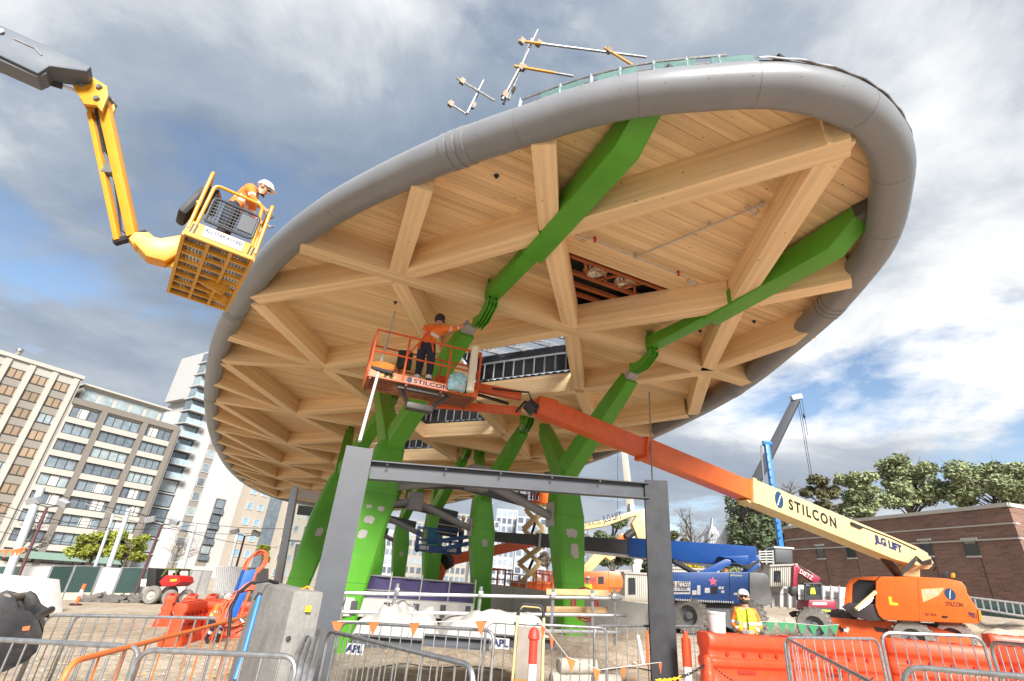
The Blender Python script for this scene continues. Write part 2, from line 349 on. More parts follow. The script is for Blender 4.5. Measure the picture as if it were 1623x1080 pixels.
# ================================================================== ground
def make_ground():
    def axis(a, b, fine0, fine1, st, coarse):
        xs = []; x = a
        while x < b:
            xs.append(x); x += st if fine0 <= x <= fine1 else coarse
        return xs + [b]
    xs = axis(-400, 400, -14, 14, .35, 6); ys = axis(-30, 700, 1.5, 26, .35, 6)
    from mathutils import noise as nz
    vs = []
    for y in ys:
        for x in xs:
            b = (nz.noise(Vector((x * .5, y * .5, 0))) * .035 + nz.noise(Vector((x * 1.7, y * 1.7, 3))) * .015)
            vs.append((x, y, gz(x, y) + (b if abs(x) < 60 and y < 80 else 0)))
    n = len(xs); fs = [(j * n + i, j * n + i + 1, (j + 1) * n + i + 1, (j + 1) * n + i) for j in range(len(ys) - 1) for i in range(n - 1)]
    m = MB().add(vs, fs)
    M_ = bpy.data.materials.new('site_dirt_gravel'); M_.use_nodes = True; nt = M_.node_tree; N = nt.nodes; L = nt.links; b = N['Principled BSDF']; b.inputs['Roughness'].default_value = .95
    tc = N.new('ShaderNodeTexCoord')
    def nzn(s, d=8, r=.6):
        q = N.new('ShaderNodeTexNoise'); q.inputs['Scale'].default_value = s; q.inputs['Detail'].default_value = d; q.inputs['Roughness'].default_value = r; L.new(tc.outputs['Object'], q.inputs['Vector']); return q.outputs['Fac']
    def rp(src, st):
        q = N.new('ShaderNodeValToRGB'); e = q.color_ramp.elements
        while len(e) < len(st): e.new(.5)
        for x, (p, c) in zip(e, st): x.position = p; x.color = (*c, 1)
        L.new(src, q.inputs[0]); return q.outputs[0]
    big = rp(nzn(.22), [(.35, (.50, .41, .31)), (.5, (.58, .50, .40)), (.65, (.62, .57, .49))])
    med = rp(nzn(2.2, 9, .7), [(.33, (.52, .48, .43)), (.47, (.82, .79, .75)), (.62, (1, 1, 1))])
    vor = N.new('ShaderNodeTexVoronoi'); vor.inputs['Scale'].default_value = 26; L.new(tc.outputs['Object'], vor.inputs['Vector'])
    peb = rp(vor.outputs['Color'], [(.1, (.6, .58, .56)), (.9, (1.12, 1.1, 1.08))])
    def mul(a, c):
        q = N.new('ShaderNodeMix'); q.data_type = 'RGBA'; q.blend_type = 'MULTIPLY'; q.inputs[0].default_value = 1; L.new(a, q.inputs[6]); L.new(c, q.inputs[7]); return q.outputs[2]
    L.new(mul(mul(big, med), peb), b.inputs['Base Color'])
    bp = N.new('ShaderNodeBump'); bp.inputs['Strength'].default_value = .6; bp.inputs['Distance'].default_value = .02
    ad = N.new('ShaderNodeMath'); ad.operation = 'ADD'; L.new(vor.outputs['Distance'], ad.inputs[0]); L.new(nzn(6), ad.inputs[1]); L.new(ad.outputs[0], bp.inputs['Height']); L.new(bp.outputs[0], b.inputs['Normal'])
    o = m.build('ground', M_, smooth=True); struct(o)
    # loose stones
    s = MB(); rg = random.Random(3)
    for i in range(2600):
        y = 2.6 + 14 * rg.random() ** 1.5; x = rg.uniform(-1.05, 1.05) * (y + 1)
        r_ = rg.uniform(.008, .035) * (1 + (rg.random() < .04) * 1.5); z = gz(x, y) + .012
        pts = [Vector((rg.uniform(.6, 1.2) * math.cos(a), rg.uniform(.6, 1.2) * math.sin(a), 0)) * r_ for a in (0, 1.25, 2.5, 3.75, 5)]
        s.add([Vector((x, y, z)) + p for p in pts] + [Vector((x + rg.uniform(-.3, .3) * r_, y, z + r_ * .7))], [(i2, (i2 + 1) % 5, 5) for i2 in range(5)])
    o = s.build('gravel', mat('gravel_stone', (.42, .38, .32), .9, 0, .35, 9)); o['kind'] = 'stuff'; o['label'] = 'loose gravel scattered over the dirt'; o['category'] = 'gravel'
    # broken asphalt rubble in front of the forklift
    s = MB()
    for i in range(150):
        p = on(at(rg.uniform(150, 290), 925 + rg.uniform(-2, 5), 40 + rg.uniform(-3, 3))); q = rg.uniform(.15, .6)
        s.box(p + Vector((0, 0, q * .2)), (q * 1.8, q * 1.5, q * .45), Euler((rg.uniform(-.5, .5), rg.uniform(-.5, .5), rg.uniform(0, 3))).to_matrix())
    o = s.build('rubble', mat('broken_asphalt', (.13, .12, .11), .95, 0, .3, 3)); o['kind'] = 'stuff'; o['label'] = 'heap of broken asphalt slabs beside the red forklift'; o['category'] = 'rubble'
    from mathutils import noise as nz
    for nm, (px, py, y), rx, ry, h in (('earth_mound', (1590, 1000, 19), 4.5, 2.5, .9), ('earth_mound', (1190, 975, 24), 6, 3, .6)):
        c = on(at(px, py, y)); m = MB(); n = 22; vs = []
        for j in range(n + 1):
            for i in range(n + 1):
                a, b_ = i / n * 2 - 1, j / n * 2 - 1; d = max(0, 1 - (a * a + b_ * b_)); vs.append((a * rx, b_ * ry, h * d ** .8 * (1 + .45 * nz.noise(Vector((a * 4, b_ * 4, px)))) - .06 + gz(c.x + a * rx, c.y + b_ * ry) - c.z))
        m.add(vs, [(j * (n + 1) + i, j * (n + 1) + i + 1, (j + 1) * (n + 1) + i + 1, (j + 1) * (n + 1) + i) for j in range(n) for i in range(n)])
        o = m.build(nm, M_, smooth=True); o.location = c; struct(o)
make_ground()
# ================================================================== canopy
CA, CS, CU = R(23.5), .85, 7.35
ZB = 7.89; HB = .70
def cw(o, w, z=ZB):
    u = (o + CU) * CS; v = w * CS
    return Vector((u * math.cos(CA) - v * math.sin(CA), u * math.sin(CA) + v * math.cos(CA), z))
UDIR = Vector((math.cos(CA), math.sin(CA), 0)); WDIR = Vector((-math.sin(CA), math.cos(CA), 0))
OUT = [(0, 3.3), (1.25, 3.55), (2.35, 4.2), (3.4, 5.0), (4.32, 6.05), (5.88, 8.3), (7.85, 12.2), (9.1, 16.4), (10.2, 22.6), (11.0, 32), (11.2, 42), (10.6, 54), (9, 64), (6.5, 71), (3.5, 75), (0, 76.5)]
def crom(P, n):
    o = []
    k = len(P)
    for i in range(k):
        p0, p1, p2, p3 = [Vector(P[(i + d) % k]) for d in (-1, 0, 1, 2)]
        for j in range(n):
            t = j / n
            o.append(.5 * ((2 * p1) + (p2 - p0) * t + (2 * p0 - 5 * p1 + 4 * p2 - p3) * t * t + (3 * p1 - p0 - 3 * p2 + p3) * t ** 3))
    return o
LOOP = OUT + [(-a, b) for a, b in OUT[-2:0:-1]]
OUTL = crom(LOOP, 10)
BASE = [p.copy() for p in OUTL]
def shift(w): return .30 * ss(5, 11, w)
for p_ in OUTL: p_.x -= shift(p_.y)
def hw(w):
    pts = BASE[:len(OUT) * 10 - 9]
    for a, b in zip(pts, pts[1:]):
        if a.y <= w <= b.y: return max(0, a.x + (b.x - a.x) * (w - a.y) / max(1e-6, b.y - a.y))
    return 0
def hR(w): return hw(w) - shift(w)
def hL(w): return hw(w) + shift(w)
def ROW(j): return 4.2 + 4.15 * j
RIMW = {2: 12.2, 3: 16.2, 4: 19.9, 5: 22.9, 6: 26.4, 7: 29.7, 8: 33.4, 9: 36.8}
def rimw(j): return RIMW.get(j) or 36.8 + (j - 9) * 3.85
def du(w):
    T = [(0, 3), (8.4, 3.0), (12.5, 2.85), (16.7, 3.12), (20.9, 3.35), (29, 3.6), (60, 3.6), (90, 2.6)]
    for a, b in zip(T, T[1:]):
        if w <= b[0]: return a[1] + (b[1] - a[1]) * (w - a[0]) / (b[0] - a[0])
    return 3
def node(i, j):
    if (i, j) == (0, 0): return (.22, 3.62)
    if abs(i) >= 3:
        w = rimw(j); return (hR(w) if i > 0 else -hL(w), w)
    w = ROW(j) if j != 2 else 12.25
    return (i * du(w), w)
CAN = thing('station_canopy', 'huge leaf-shaped timber canopy with grey pipe rim over the site', 'canopy', cw(0, 35, 0))
CL = Matrix.Translation(-Vector(CAN.location))
cnt = [0]
def beam(a, b, width, ha=HB, cut=.0, dz=0.0, name='beam'):
    cnt[0] += 1; z = ZB + dz + (cnt[0] % 9) * .0016
    p0, p1 = cw(*a, z), cw(*b, z); d = (p1 - p0); Ln = d.length - 2 * cut; d.normalize()
    m = MB().box((0, 0, ha / 2), (Ln, width, ha))
    mm = Matrix.Identity(4)
    for i, v in enumerate((d, Vector((0, 0, 1)).cross(d), Vector((0, 0, 1)))):
        for k in range(3): mm[k][i] = v[k]
    mm.translation = (p0 + p1) / 2
    return m.build(name, W_BEAM, CAN, bevel=.006, mtx=CL @ mm)
JM = 17
BW = .40
for j in range(2, JM, 2):
    A_, B_ = node(-2, j), node(2, j)
    rw = rimw(j); h = hR(rw) + .12; hl_ = hL(rw) + .12
    if j == 2: beam((-hl_, rw), (h, rw), BW + .02)
    else:
        beam(A_, B_, BW + .02); beam((-hl_, rw), A_, BW + .02, cut=.012); beam(B_, (h, rw), BW + .02, cut=.012)
for j in range(0, JM - 1):
    for i in range(-3, 4):
        if (i + j) % 2: continue
        for di in (-1, 1):
            i2, j2 = i + di, j + 1
            if abs(i2) > 3: continue
            if j < 2 and (abs(i) > j or abs(i2) > j2): continue
            if j == 2 and abs(i) == 3 or j < 3 and abs(i2) == 3 and j2 < 3: continue
            a, b = node(i, j), node(i2, j2)
            if abs(i2) == 3: b = (b[0] * 1.012, b[1])
            if j == 0: a = (a[0] + (a[0] - b[0]) * .05, a[1] + (a[1] - b[1]) * .05)
            beam(a, b, BW, HB - .004, cut=.05 if j == 0 else .16)
def toward(a, b, t): return (a[0] + (b[0] - a[0]) * t, a[1] + (b[1] - a[1]) * t)
for sg in (-1, 1):
    beam(node(sg, 1), (sg * 4.5, 5.95), BW, HB - .004, cut=.14)
    beam(node(2 * sg, 2), (sg * 6.1, 8.25), BW, HB - .004, cut=.14)
# --- soffit boards, cut round the skylights and the service hatch
CELLS = [2, 4, 6, 8, 10]
def holes(w, hatch=True):
    for c in CELLS:
        a, b = ROW(c), ROW(c + 2)
        if a < w < b:
            t = 1 - abs(w - (a + b) / 2) / (b - a) * 2; return du((a + b) / 2) * t
    if hatch and 9.7 < w < 12.1: return du(8.4) * (1 - (w - 8.35) / 4.15)
    return 0
bwd = .24; w = 3.1; rg = random.Random(5); far = MB(); deck = MB()
DK = mat('roof_deck_black', (.02, .02, .02), .9)
while w < 76.3:
    wm = w + bwd / CS / 2; h = hw(wm)
    st = bwd if w < 30 else bwd * 2
    if h > .15:
        h2, h1 = hL(wm), hR(wm); hl = holes(wm); spans = [(-h2 - .2, h1 + .2)] if hl < .25 else [(-h2 - .2, -hl), (hl, h1 + .2)]
        for a, b in spans:
            zz = ZB + HB - .035
            if w < 30:
                c = cw((a + b) / 2, wm, zz + rg.uniform(0, .002)); mm = Matrix.Translation(c) @ Matrix.Rotation(CA, 4, 'Z')
                m = MB().box((0, 0, .02), ((b - a) * CS, bwd - .007, .04)); m.build('soffit_board', W_BOARD, CAN, mtx=CL @ mm)
            else:
                far.bar(cw(a, wm + .14, zz + .02), cw(b, wm + .14, zz + .02), st - .01, .04)
        hl = holes(wm, False)
        for a, b in ([(-h2 - .02, h1 + .02)] if hl < .25 else [(-h2 - .02, -hl), (hl, h1 + .02)]):
            if a >= b: continue
            hz_ = .34 if 9.2 < w < 12.4 else .12
            deck.bar(cw(a, wm + (0 if w < 30 else .14), zz + hz_), cw(b, wm + (0 if w < 30 else .14), zz + hz_), st + .002, .14)
    w += st / CS
o = far.build('soffit_boards_far', W_BOARD, CAN, world=True); o['kind'] = 'stuff'
for w_, q_ in ((9.2, 5.4), (12.45, 7.2)): deck.bar(cw(-q_, w_, ZB + HB + .22), cw(q_ - .4, w_, ZB + HB + .22), .16, .44)  # added unseen bars that block sun leaking between the deck levels
deck.bar(cw(-1.5, 3.72, ZB + HB + .1), cw(1.5, 3.72, ZB + HB + .1), .85, .12)  # added unseen cap that keeps sun from leaking in at the tip
deck.build('roof_deck', DK, CAN, world=True)
# --- rim pipe in lengths with collars
def off_loop(d, z):
    k = len(OUTL); o = []
    for i, p in enumerate(OUTL):
        t = (OUTL[(i + 1) % k] - OUTL[i - 1]).normalized(); n = Vector((t.y, -t.x)); o.append(cw(p.x + n.x * d, p.y + n.y * d, z))
    return o
ZP = ZB + .30; RP = .31
PC = off_loop(.27, ZP); K = len(PC)
cuts = [0, 34, 52, 68, 84, 100, 116, 134, 150, 166, 184, 200, 216, 232, 248, 270, K]
def near_px(px, py, lo, hi):
    def dd(i):
        v = PC[i % K] - EYE; z = v.dot(FWD)
        if z < .1: return 1e9
        return (IW / 2 + F * v.dot(RIGHT) / z - px) ** 2 + (IH / 2 - F * v.dot(UP) / z - py) ** 2
    return min(range(lo, hi), key=dd)
c1 = near_px(1320, 490, 1, 90); c2 = near_px(730, 215, K - 90, K); c3 = near_px(352, 478, K - 120, K); c4 = near_px(330, 632, K - 140, K)
cuts = sorted({c1, c1 + 16, c1 + 30, 100, 116, 134, 150, 166, 184, 200, c4, c3, c2}); cuts = [c2 - K] + [c for c in cuts if c <= c2]
for a, b in zip(cuts, cuts[1:]):
    m = MB(); m.tube([PC[i % K] for i in range(a, b + 1)], RP, 22); m.build('rim_pipe', GPIPE, CAN, smooth=True, world=True)
    q = PC[b % K]; t = (PC[(b + 1) % K] - PC[b % K - 1]).normalized()
    m = MB()
    for dd, wd, rr in ((-.17, .13, .012), (0, .13, .016), (.17, .13, .012)):
        pts = [q + t * (dd - wd / 2), q + t * (dd - wd / 2 + .004), q + t * (dd + wd / 2 - .004), q + t * (dd + wd / 2)]
        m.tube(pts, [RP - .01, RP + rr, RP + rr, RP - .01], 28)
    m.build('rim_collar', GPIPE, CAN, smooth=True, world=True)
for a_ in range(K - 70, K + 60, 5):
    i = a_ % K; t_ = (PC[(i + 1) % K] - PC[i - 1]).normalized(); nr = t_.cross(Vector((0, 0, 1)))
    for ang in (-30, 25):
        c_ = PC[i] + (nr * math.cos(R(ang)) + Vector((0, 0, 1)) * math.sin(R(ang))) * RP
        MB().lathe([(.008, 0), (.008, .004)], 6, c_).build('rivet', GPIPE, CAN, world=True)
for a_ in range(K - 56, K + 50, 14):
    i = a_ % K; t_ = (PC[(i + 1) % K] - PC[i - 1]).normalized(); q_ = PC[i]
    MB().tube([q_ - t_ * .006, q_ - t_ * .005, q_ + t_ * .005, q_ + t_ * .006], [RP - .004, RP + .003, RP + .003, RP - .004], 24).build('panel_seam', mat('seam_grey', (.18, .185, .195), .5), CAN, True, world=True)
FI, FT, FO = off_loop(.10, ZB + .36), off_loop(.10, ZB + HB + .05), off_loop(.16, ZB + HB + .05)
vs_ = FI + FT + FO + off_loop(.16, ZB + .36)
MB().add(vs_, [(q * K + i, q * K + (i + 1) % K, (q + 1) * K + (i + 1) % K, (q + 1) * K + i) for q in range(3) for i in range(K)]).build('rim_fascia', mat('fascia_timber', (.55, .40, .25), .7), CAN, True, world=True)
# --- roof edge ribs and flashing standing above the pipe
RIM2 = off_loop(.40, ZP + .53); RIM3 = off_loop(.44, ZP + .26)
idx = [i % K for i in range(K - 42, K - 16)]
m = MB(); m.tube([RIM2[i] for i in idx], .022, 6); m.tube([RIM2[i] - Vector((0, 0, .14)) for i in idx], .015, 6); m.build('edge_rail', GALV, CAN, world=True)
for i in idx[::4]:
    MB().bar(RIM3[i], RIM2[i] + Vector((0, 0, .02)), .03, .05, up=UDIR).build('edge_rib', mat('pale_blue_steel', (.30, .36, .40), .4, .2), CAN, world=True)
for i in idx[2:30:7]:
    a, b = RIM3[i], RIM3[(i + 5) % K]; MB().add([a, b, b + Vector((0, 0, .2)), a + Vector((0, 0, .2))], [(0, 1, 2, 3)]).ext([a, b, b + Vector((0, 0, .2)), a + Vector((0, 0, .2))], WDIR * .02).build('edge_panel', mat('edge_glass_green', (.25, .42, .40), .2), CAN, world=True)
idx = [i % K for i in range(K - 14, K + 14)]
m = MB(); rings = []
for n_, i in enumerate(idx):
    t = (PC[(i + 1) % K] - PC[i - 1]).normalized(); nrm = t.cross(Vector((0, 0, 1))); lift = .012 + .02 * (1 - n_ / len(idx)) + .008 * math.sin(n_ * 1.7)
    rings.append([PC[i] + (nrm * math.cos(R(a)) + Vector((0, 0, 1)) * math.sin(R(a))) * (RP + lift + dr) for a, dr in ((18, 0), (40, 0), (62, .03), (62, .04), (40, .014), (18, .012))])
m.loft(rings); m.build('edge_flashing', mat('zinc_flashing', (.50, .50, .51), .5, .0, .1, 4), CAN, smooth=True, world=True)
# --- skylight upstands: studs, black lining, rafters and panes
for c in CELLS[:3]:
    a, b = ROW(c), ROW(c + 2); mid = (a + b) / 2; D = du(mid)
    cor = [(0, a + .45), (D - .35, mid), (0, b - .45), (-D + .35, mid)]; z0, z1 = ZB + HB + .1, ZB + HB + 1.15
    sky = MB()
    for k in range(4):
        p, q = cor[k], cor[(k + 1) % 4]
        P, Q = cw(*p, z0), cw(*q, z0); MB().bar(P + Vector((0, 0, .5)), Q + Vector((0, 0, .5)), .05, 1.0).build('skylight_lining', BLACKM, CAN, world=True)
        nin = (cw(0, mid, z0) - (P + Q) / 2).normalized() * .06
        for t in [.06 + .11 * x for x in range(9)]:
            e = P.lerp(Q, t) + nin; MB().bar(e, e + Vector((0, 0, .62)), .05, .04, up=UDIR).build('stud', ALU, CAN, world=True)
        MB().bar(P + nin + Vector((0, 0, .64)), Q + nin + Vector((0, 0, .64)), .05, .07).build('stud_rail', ALU if k % 2 else BLACKM, CAN, world=True)
    for t in [-.8, -.55, -.3, -.05, .2, .45, .7]:
        wv = mid + t * (b - a) / 2; wd = (D - .2) * (1 - abs(t)) + .3
        MB().bar(cw(-wd, wv, z1), cw(wd, wv, z1), .07, .16).build('skylight_rafter', GALV, CAN, world=True)
        MB().bar(cw(-wd, wv + .45, z1 + .12), cw(wd, wv + .45, z1 + .12), .80, .012).build('skylight_pane', mat('frosted_skylight_glass', (.9, .93, .95), .3, trans=.9), CAN, world=True)
# --- service hatch in the tip cell
o = CAN; hz = ZB + HB
BAT = mat('orange_primed_batten', (.33, .09, .028), .6, 0, .2, 4)
MB().add([cw(-2.4, 9.6, hz + .25), cw(2.4, 9.6, hz + .25), cw(0, 12.6, hz + .25)], [(0, 1, 2)]).ext([cw(-2.4, 9.6, hz + .25), cw(2.4, 9.6, hz + .25), cw(0, 12.6, hz + .25)], (0, 0, .02)).build('hatch_lining', DK, CAN, world=True)
for wv in (9.78, 10.45, 10.95, 11.4):
    hd = du(8.4) * (1 - (wv - 8.35) / 4.15) - .1; MB().bar(cw(-hd, wv, hz + .04), cw(hd, wv, hz + .04), .10, .09).build('hatch_batten', BAT, CAN, world=True)
for x0, x1 in ((-1.1, -.5), (-.4, .1), (.2, -.3), (1.0, .5), (.6, 1.2)):
    MB().bar(cw(x0, 9.8, hz + .05), cw(x1, 10.5, hz + .05), .06, .06).build('hatch_batten', BAT, CAN, world=True)
FOIL = mat('crumpled_foil', (.62, .58, .50), .22, .9, .2, 9, 1.0, 14)
for x in (-.55, .55):
    c = cw(x, 10.12, hz + .06); m = MB(); rg2 = random.Random(int(x * 10)); rings = []
    for zr, rr in ((0, .06), (-.03, .22), (.05, .30), (.16, .2)):
        rings.append([c + Vector((rr * rg2.uniform(.7, 1.3) * math.cos(q * .628), rr * rg2.uniform(.7, 1.3) * math.sin(q * .628), zr + rg2.uniform(-.03, .03))) for q in range(10)])
    m.loft(rings).build('foil_wrap', FOIL, CAN, world=True)
for p, q in (((-2.6, 9.45), (-1.9, 10.2)), ((2.1, 9.75), (1.0, 11.0))):
    MB().bar(cw(*p, hz - .05), cw(*q, hz - .05), .05, .05).build('edge_angle', GALV, CAN, world=True)
# --- sprinkler pipe with hose coils in the tip cell
hz2 = hz - .12; GP = mat('sprinkler_pipe', (.55, .55, .56), .3, .6)
MB().tube([cw(-1.75, 8.7, hz2), cw(1.55, 8.75, hz2)], .022, 8).build('sprinkler_pipe', GP, CAN, True, world=True)
MB().tube([cw(-.2, 8.72, hz2 - .002), cw(.95, 5.6, hz2)], .02, 8).build('sprinkler_pipe', GP, CAN, True, world=True)
for p, tilt in (((-1.95, 8.7), .5), ((1.75, 8.8), 1.1), ((.75, 5.9), 1.2)):
    c = cw(*p, hz2 - .12); rt = Euler((tilt, .3, CA)).to_matrix()
    MB().tube([c + rt @ Vector((.13 * math.cos(a * .42), .13 * math.sin(a * .42), .012 * a * .3)) for a in range(34)], .012, 6).build('hose_coil', GP, CAN, True, world=True)
for p in ((-1.5, 8.7), (-.2, 8.72), (1.3, 8.75), (.5, 6.8), (.95, 5.7)):
    m = MB().tube([cw(*p, hz2 - .03), cw(*p, hz)], .035, 8); m.build('pipe_clamp', RED if p[0] in (-1.5, 1.3) else GP, CAN, True, world=True)
# --- small fixings on the soffit
for p in ((-4.6, 8.0), (-5.9, 10.3), (-4.4, 11.2), (-5.2, 15), (5.2, 9.6), (4.3, 11), (-7.5, 14), (6.8, 11.2)):
    m = MB().lathe([(.05, 0), (.055, -.02), (.02, -.05), (.02, -.08)], 8, cw(*p, hz - .033)); m.build('sprinkler_head', BLACKM, CAN, world=True)
# ================================================================== green outriggers and columns
def gshape(sec, name, par, m=GREEN, bevel=.01): return MB().loft(sec).build(name, m, par, bevel=bevel, world=True)
def sect(o, w, z, wd, h): # rectangle across the canopy axis, z = bottom
    return [cw(o - wd / 2, w, z), cw(o + wd / 2, w, z), cw(o + wd / 2, w, z + h), cw(o - wd / 2, w, z + h)]
for sg, lb in ((-1, 'green steel outrigger arm under the canopy, nearer the yellow lift'), (1, 'green steel outrigger arm under the canopy, nearer the brick building')):
    x = 2.95 * sg
    t = thing('outrigger_arm', lb, 'steel arm', cw(x, 8.4, ZB - .08), group='green outrigger arms of the canopy')
    gshape([sect(x, 4.75, ZB + .42, .5, .22), sect(x, 5.5, ZB + .02, .56, .55), sect(x, 9.0, ZB - .07, .56, .40), sect(x, 9.32, ZB - .08, .56, .10)], 'arm', t)
    gshape([sect(x, 9.28, ZB + .03, .46, .22), sect(x, 12.0, ZB + .05, .40, .36)], 'tail', t)
    gshape([sect(x, 4.12, ZB + .36, .30, .3), sect(x, 4.8, ZB + .38, .52, .28)], 'end_plate', t, mat('dark_bracket_steel', (.075, .08, .09), .45, .3))
    for q in (-.13, .13):
        for ww in (4.35, 4.6): MB().lathe([(.03, 0), (.03, -.03), (.012, -.05)], 6, cw(x + q, ww, ZB + .375)).build('bolt', BLACKM, t, world=True)
    # clevis bracket clasping the cross beam
    br = gshape([sect(x, 11.85, ZB + .5, .4, .1), sect(x, 11.9, ZB - .18, .36, .12), sect(x, 12.4, ZB - .34, .3, .16), sect(x, 12.75, ZB - .34, .3, .16)], 'clevis_bracket', t)
    for q in (-.15, -.05, .05, .15): gshape([sect(x + q, 11.72, ZB + .5, .03, .1), sect(x + q, 11.76, ZB - .16, .03, .14), sect(x + q, 12.3, ZB - .42, .03, .16), sect(x + q, 12.9, ZB - .42, .03, .3)], 'bracket_fin', t, bevel=0)
    for q in (-.1, .1):
        for zz in (.05, .2, .35): MB().lathe([(.045, 0), (.045, -.04), (.02, -.05)], 6, cw(x + q, 11.78, ZB + zz), 'y').build('bolt', BLACKM, t, world=True)
def rect_ring(c, wu, ww, ch=.22):
    """chamfered rectangle of half sizes wu (across) and ww (along the axis)"""
    o = []
    for a, b in ((1, -1 + ch), (1, 1 - ch), (1 - ch, 1), (-1 + ch, 1), (-1, 1 - ch), (-1, -1 + ch), (-1 + ch, -1), (1 - ch, -1)): o.append(c + UDIR * (wu * a) + WDIR * (ww * b))
    return o
WHERE = {(1, 0): 'nearest to the site worker', (-1, 0): 'behind the left steel post', (1, 1): 'second in the row behind the guard rail', (-1, 1): 'beside the glazed enclosure', (1, 2): 'third in the right-hand row, behind the blue lift platform', (-1, 2): 'third in the left-hand row', (1, 3): 'fourth in the right-hand row', (-1, 3): 'fourth in the left-hand row', (1, 4): 'fifth in the right-hand row', (-1, 4): 'fifth in the left-hand row', (1, 5): 'last in the right-hand row', (-1, 5): 'last in the left-hand row'}
for k in range(6):
    for sg in (-1, 1):
        if sg < 0 and k > 1: continue
        W0 = 17.5 + 8.5 * k; bo, fo = (3.55, 3.0) if sg > 0 else (-4.6, -4.0) if k == 0 else (-5.5, -4.5)
        e1, e2 = (3.35 if sg > 0 else -2.98, W0 - 4.2) if k == 0 else (3.4 * sg, W0 - 4.0), (4.1 * sg, W0 + 4.0)
        b = cw(bo, W0, 0); g0 = gz(b.x, b.y) - .05; b.z = g0; f = cw(fo, W0, 5.05)
        t = thing('support_column', 'green forked steel column %s' % WHERE[(sg, k)], 'column', b, group='green forked columns under the canopy')
        rings = []
        for tt, wu, ww in ((0, .36, .30), (.30, .40, .34), (.62, .50, .40), (.72, .52, .42), (.90, .43, .37), (1.0, .36, .40)):
            rings.append(rect_ring(b.lerp(f, tt), wu, ww))
        MB().loft(rings).build('trunk', GREEN, t, bevel=.012, world=True)
        for e in (e1, e2):
            E_ = cw(*e, ZB - .12); m = MB(); d = (E_ - f).normalized(); S = UDIR; Up = S.cross(d).normalized()
            rr = []
            for p, a, c in ((f - d * .25 - Vector((0, 0, .1)), .24, .34), (f + d * .5, .25, .33), (f.lerp(E_, .75), .22, .27), (E_ - d * .3, .20, .22)):
                rr.append([p + S * (a * x) + Up * (c * y) for x, y in ((-1, -1), (1, -1), (1, 1), (-1, 1))])
            m.loft(rr).build('branch', GREEN, t, bevel=.012, world=True)
            MB().bar(E_ - d * .32, E_ - d * .04, .34, .16, up=Up).build('pin_plate', PRIMER if e is e1 else GREEN, t, world=True)
            if k:
                for q in (-.14, 0, .14): gshape([sect(e[0] + q / CS, e[1] - .5, ZB - .1, .03, .3), sect(e[0] + q / CS, e[1], ZB - .38, .03, .5), sect(e[0] + q / CS, e[1] + .45, ZB - .38, .03, .9)], 'bracket_fin', t, bevel=0)
        for tt in (.30, .72, .96):
            MB().loft([rect_ring(b.lerp(f, tt + q), wu_, ww_) for q, wu_, ww_ in ((-.002, *((.402, .342) if tt < .5 else (.522, .422) if tt < .8 else (.392, .392))), (.002, *((.404, .344) if tt < .5 else (.524, .424) if tt < .8 else (.394, .394))))]).build('weld_seam', mat('weld_green', (.06, .24, .02), .5), t, world=True)
        if k < 4:
            rgp = random.Random(k * 2 + sg); # grey primer touch-ups on the face towards the camera
            PT = [(.60, .0, .24, .20)] if k else ([(.61, -.04, .38, .17), (.505, .05, .26, .28)] if sg > 0 else [(.66, -.16, .15, .11), (.655, .17, .16, .12), (.59, -.06, .24, .13), (.52, -.12, .20, .14)])
            for tt, qx, sx, sz in PT:
                c = b.lerp(f, tt); wu = .5; yy = -(.40 + (tt - .62) * .19) - .014
                lean = (f - b) / (f.z - b.z)
                def P(a, z): zc = c.z + z; tq = (zc - b.z) / (f.z - b.z); q_ = b.lerp(f, tq); ww_ = .34 + (.40 - .34) * min(1, max(0, (tq - .30) / .32)); return q_ + UDIR * (qx + a) - WDIR * (ww_ + .005)
                pts = []
                for i in range(26):
                    a = i / 26 * 2 * math.pi; r1 = (abs(math.cos(a)) ** 3 + abs(math.sin(a)) ** 3) ** (-1 / 3) * rgp.uniform(.8, 1.1)
                    pts.append(P(sx * .72 * r1 * math.cos(a) * .8, sz * .8 * r1 * math.sin(a)))
                MB().ext(pts, -WDIR * .003).build('primer_patch', PRIMER, t, world=True)
# ================================================================== tie frames of grey pipe between the columns
for k, nm in ((0, 'nearest the steel portal'), (1, 'second from the steel portal'), (2, 'third from the steel portal'), (3, 'farthest from the steel portal')):
    W0 = 17.6 + 8.5 * k
    l, c, r_ = cw(-4.3, W0, 3.75), cw(-.6, W0, 4.5), cw(2.9, W0, 3.6)
    t = thing('tie_frame', 'grey pipe tie frame between green columns, %s' % nm, 'steel frame', c, group='grey pipe tie frames')
    for p, q in ((l, c), (c, r_)): MB().tube([p, q], .14, 12).build('tie_pipe', GPIPE, t, True, world=True)
    MB().box(c - Vector((0, 0, 0)), (.62, .5, .75), Matrix.Rotation(CA, 3, 'Z')).build('ridge_box', GPIPE, t, bevel=.02, world=True)
    for p, q in ((cw(-3.4, W0 + 1.8, 4.25), cw(-.6, W0 + 1.8, 4.55)), (cw(-.6, W0 + 1.81, 4.55), cw(2.4, W0 + 1.8, 4.3))): MB().bar(p, q, .06, .42).build('web_plate', STEEL, t, world=True)
    MB().bar(c + Vector((0, 0, .1)), cw(-.6, W0 + 1.8, 4.6), .2, .2).build('ridge_strut', GPIPE, t, world=True)
    MB().box(cw(2.55, W0, 3.75), (.08, .5, .75), Matrix.Rotation(CA, 3, 'Z')).build('end_plate', PRIMER, t, world=True)
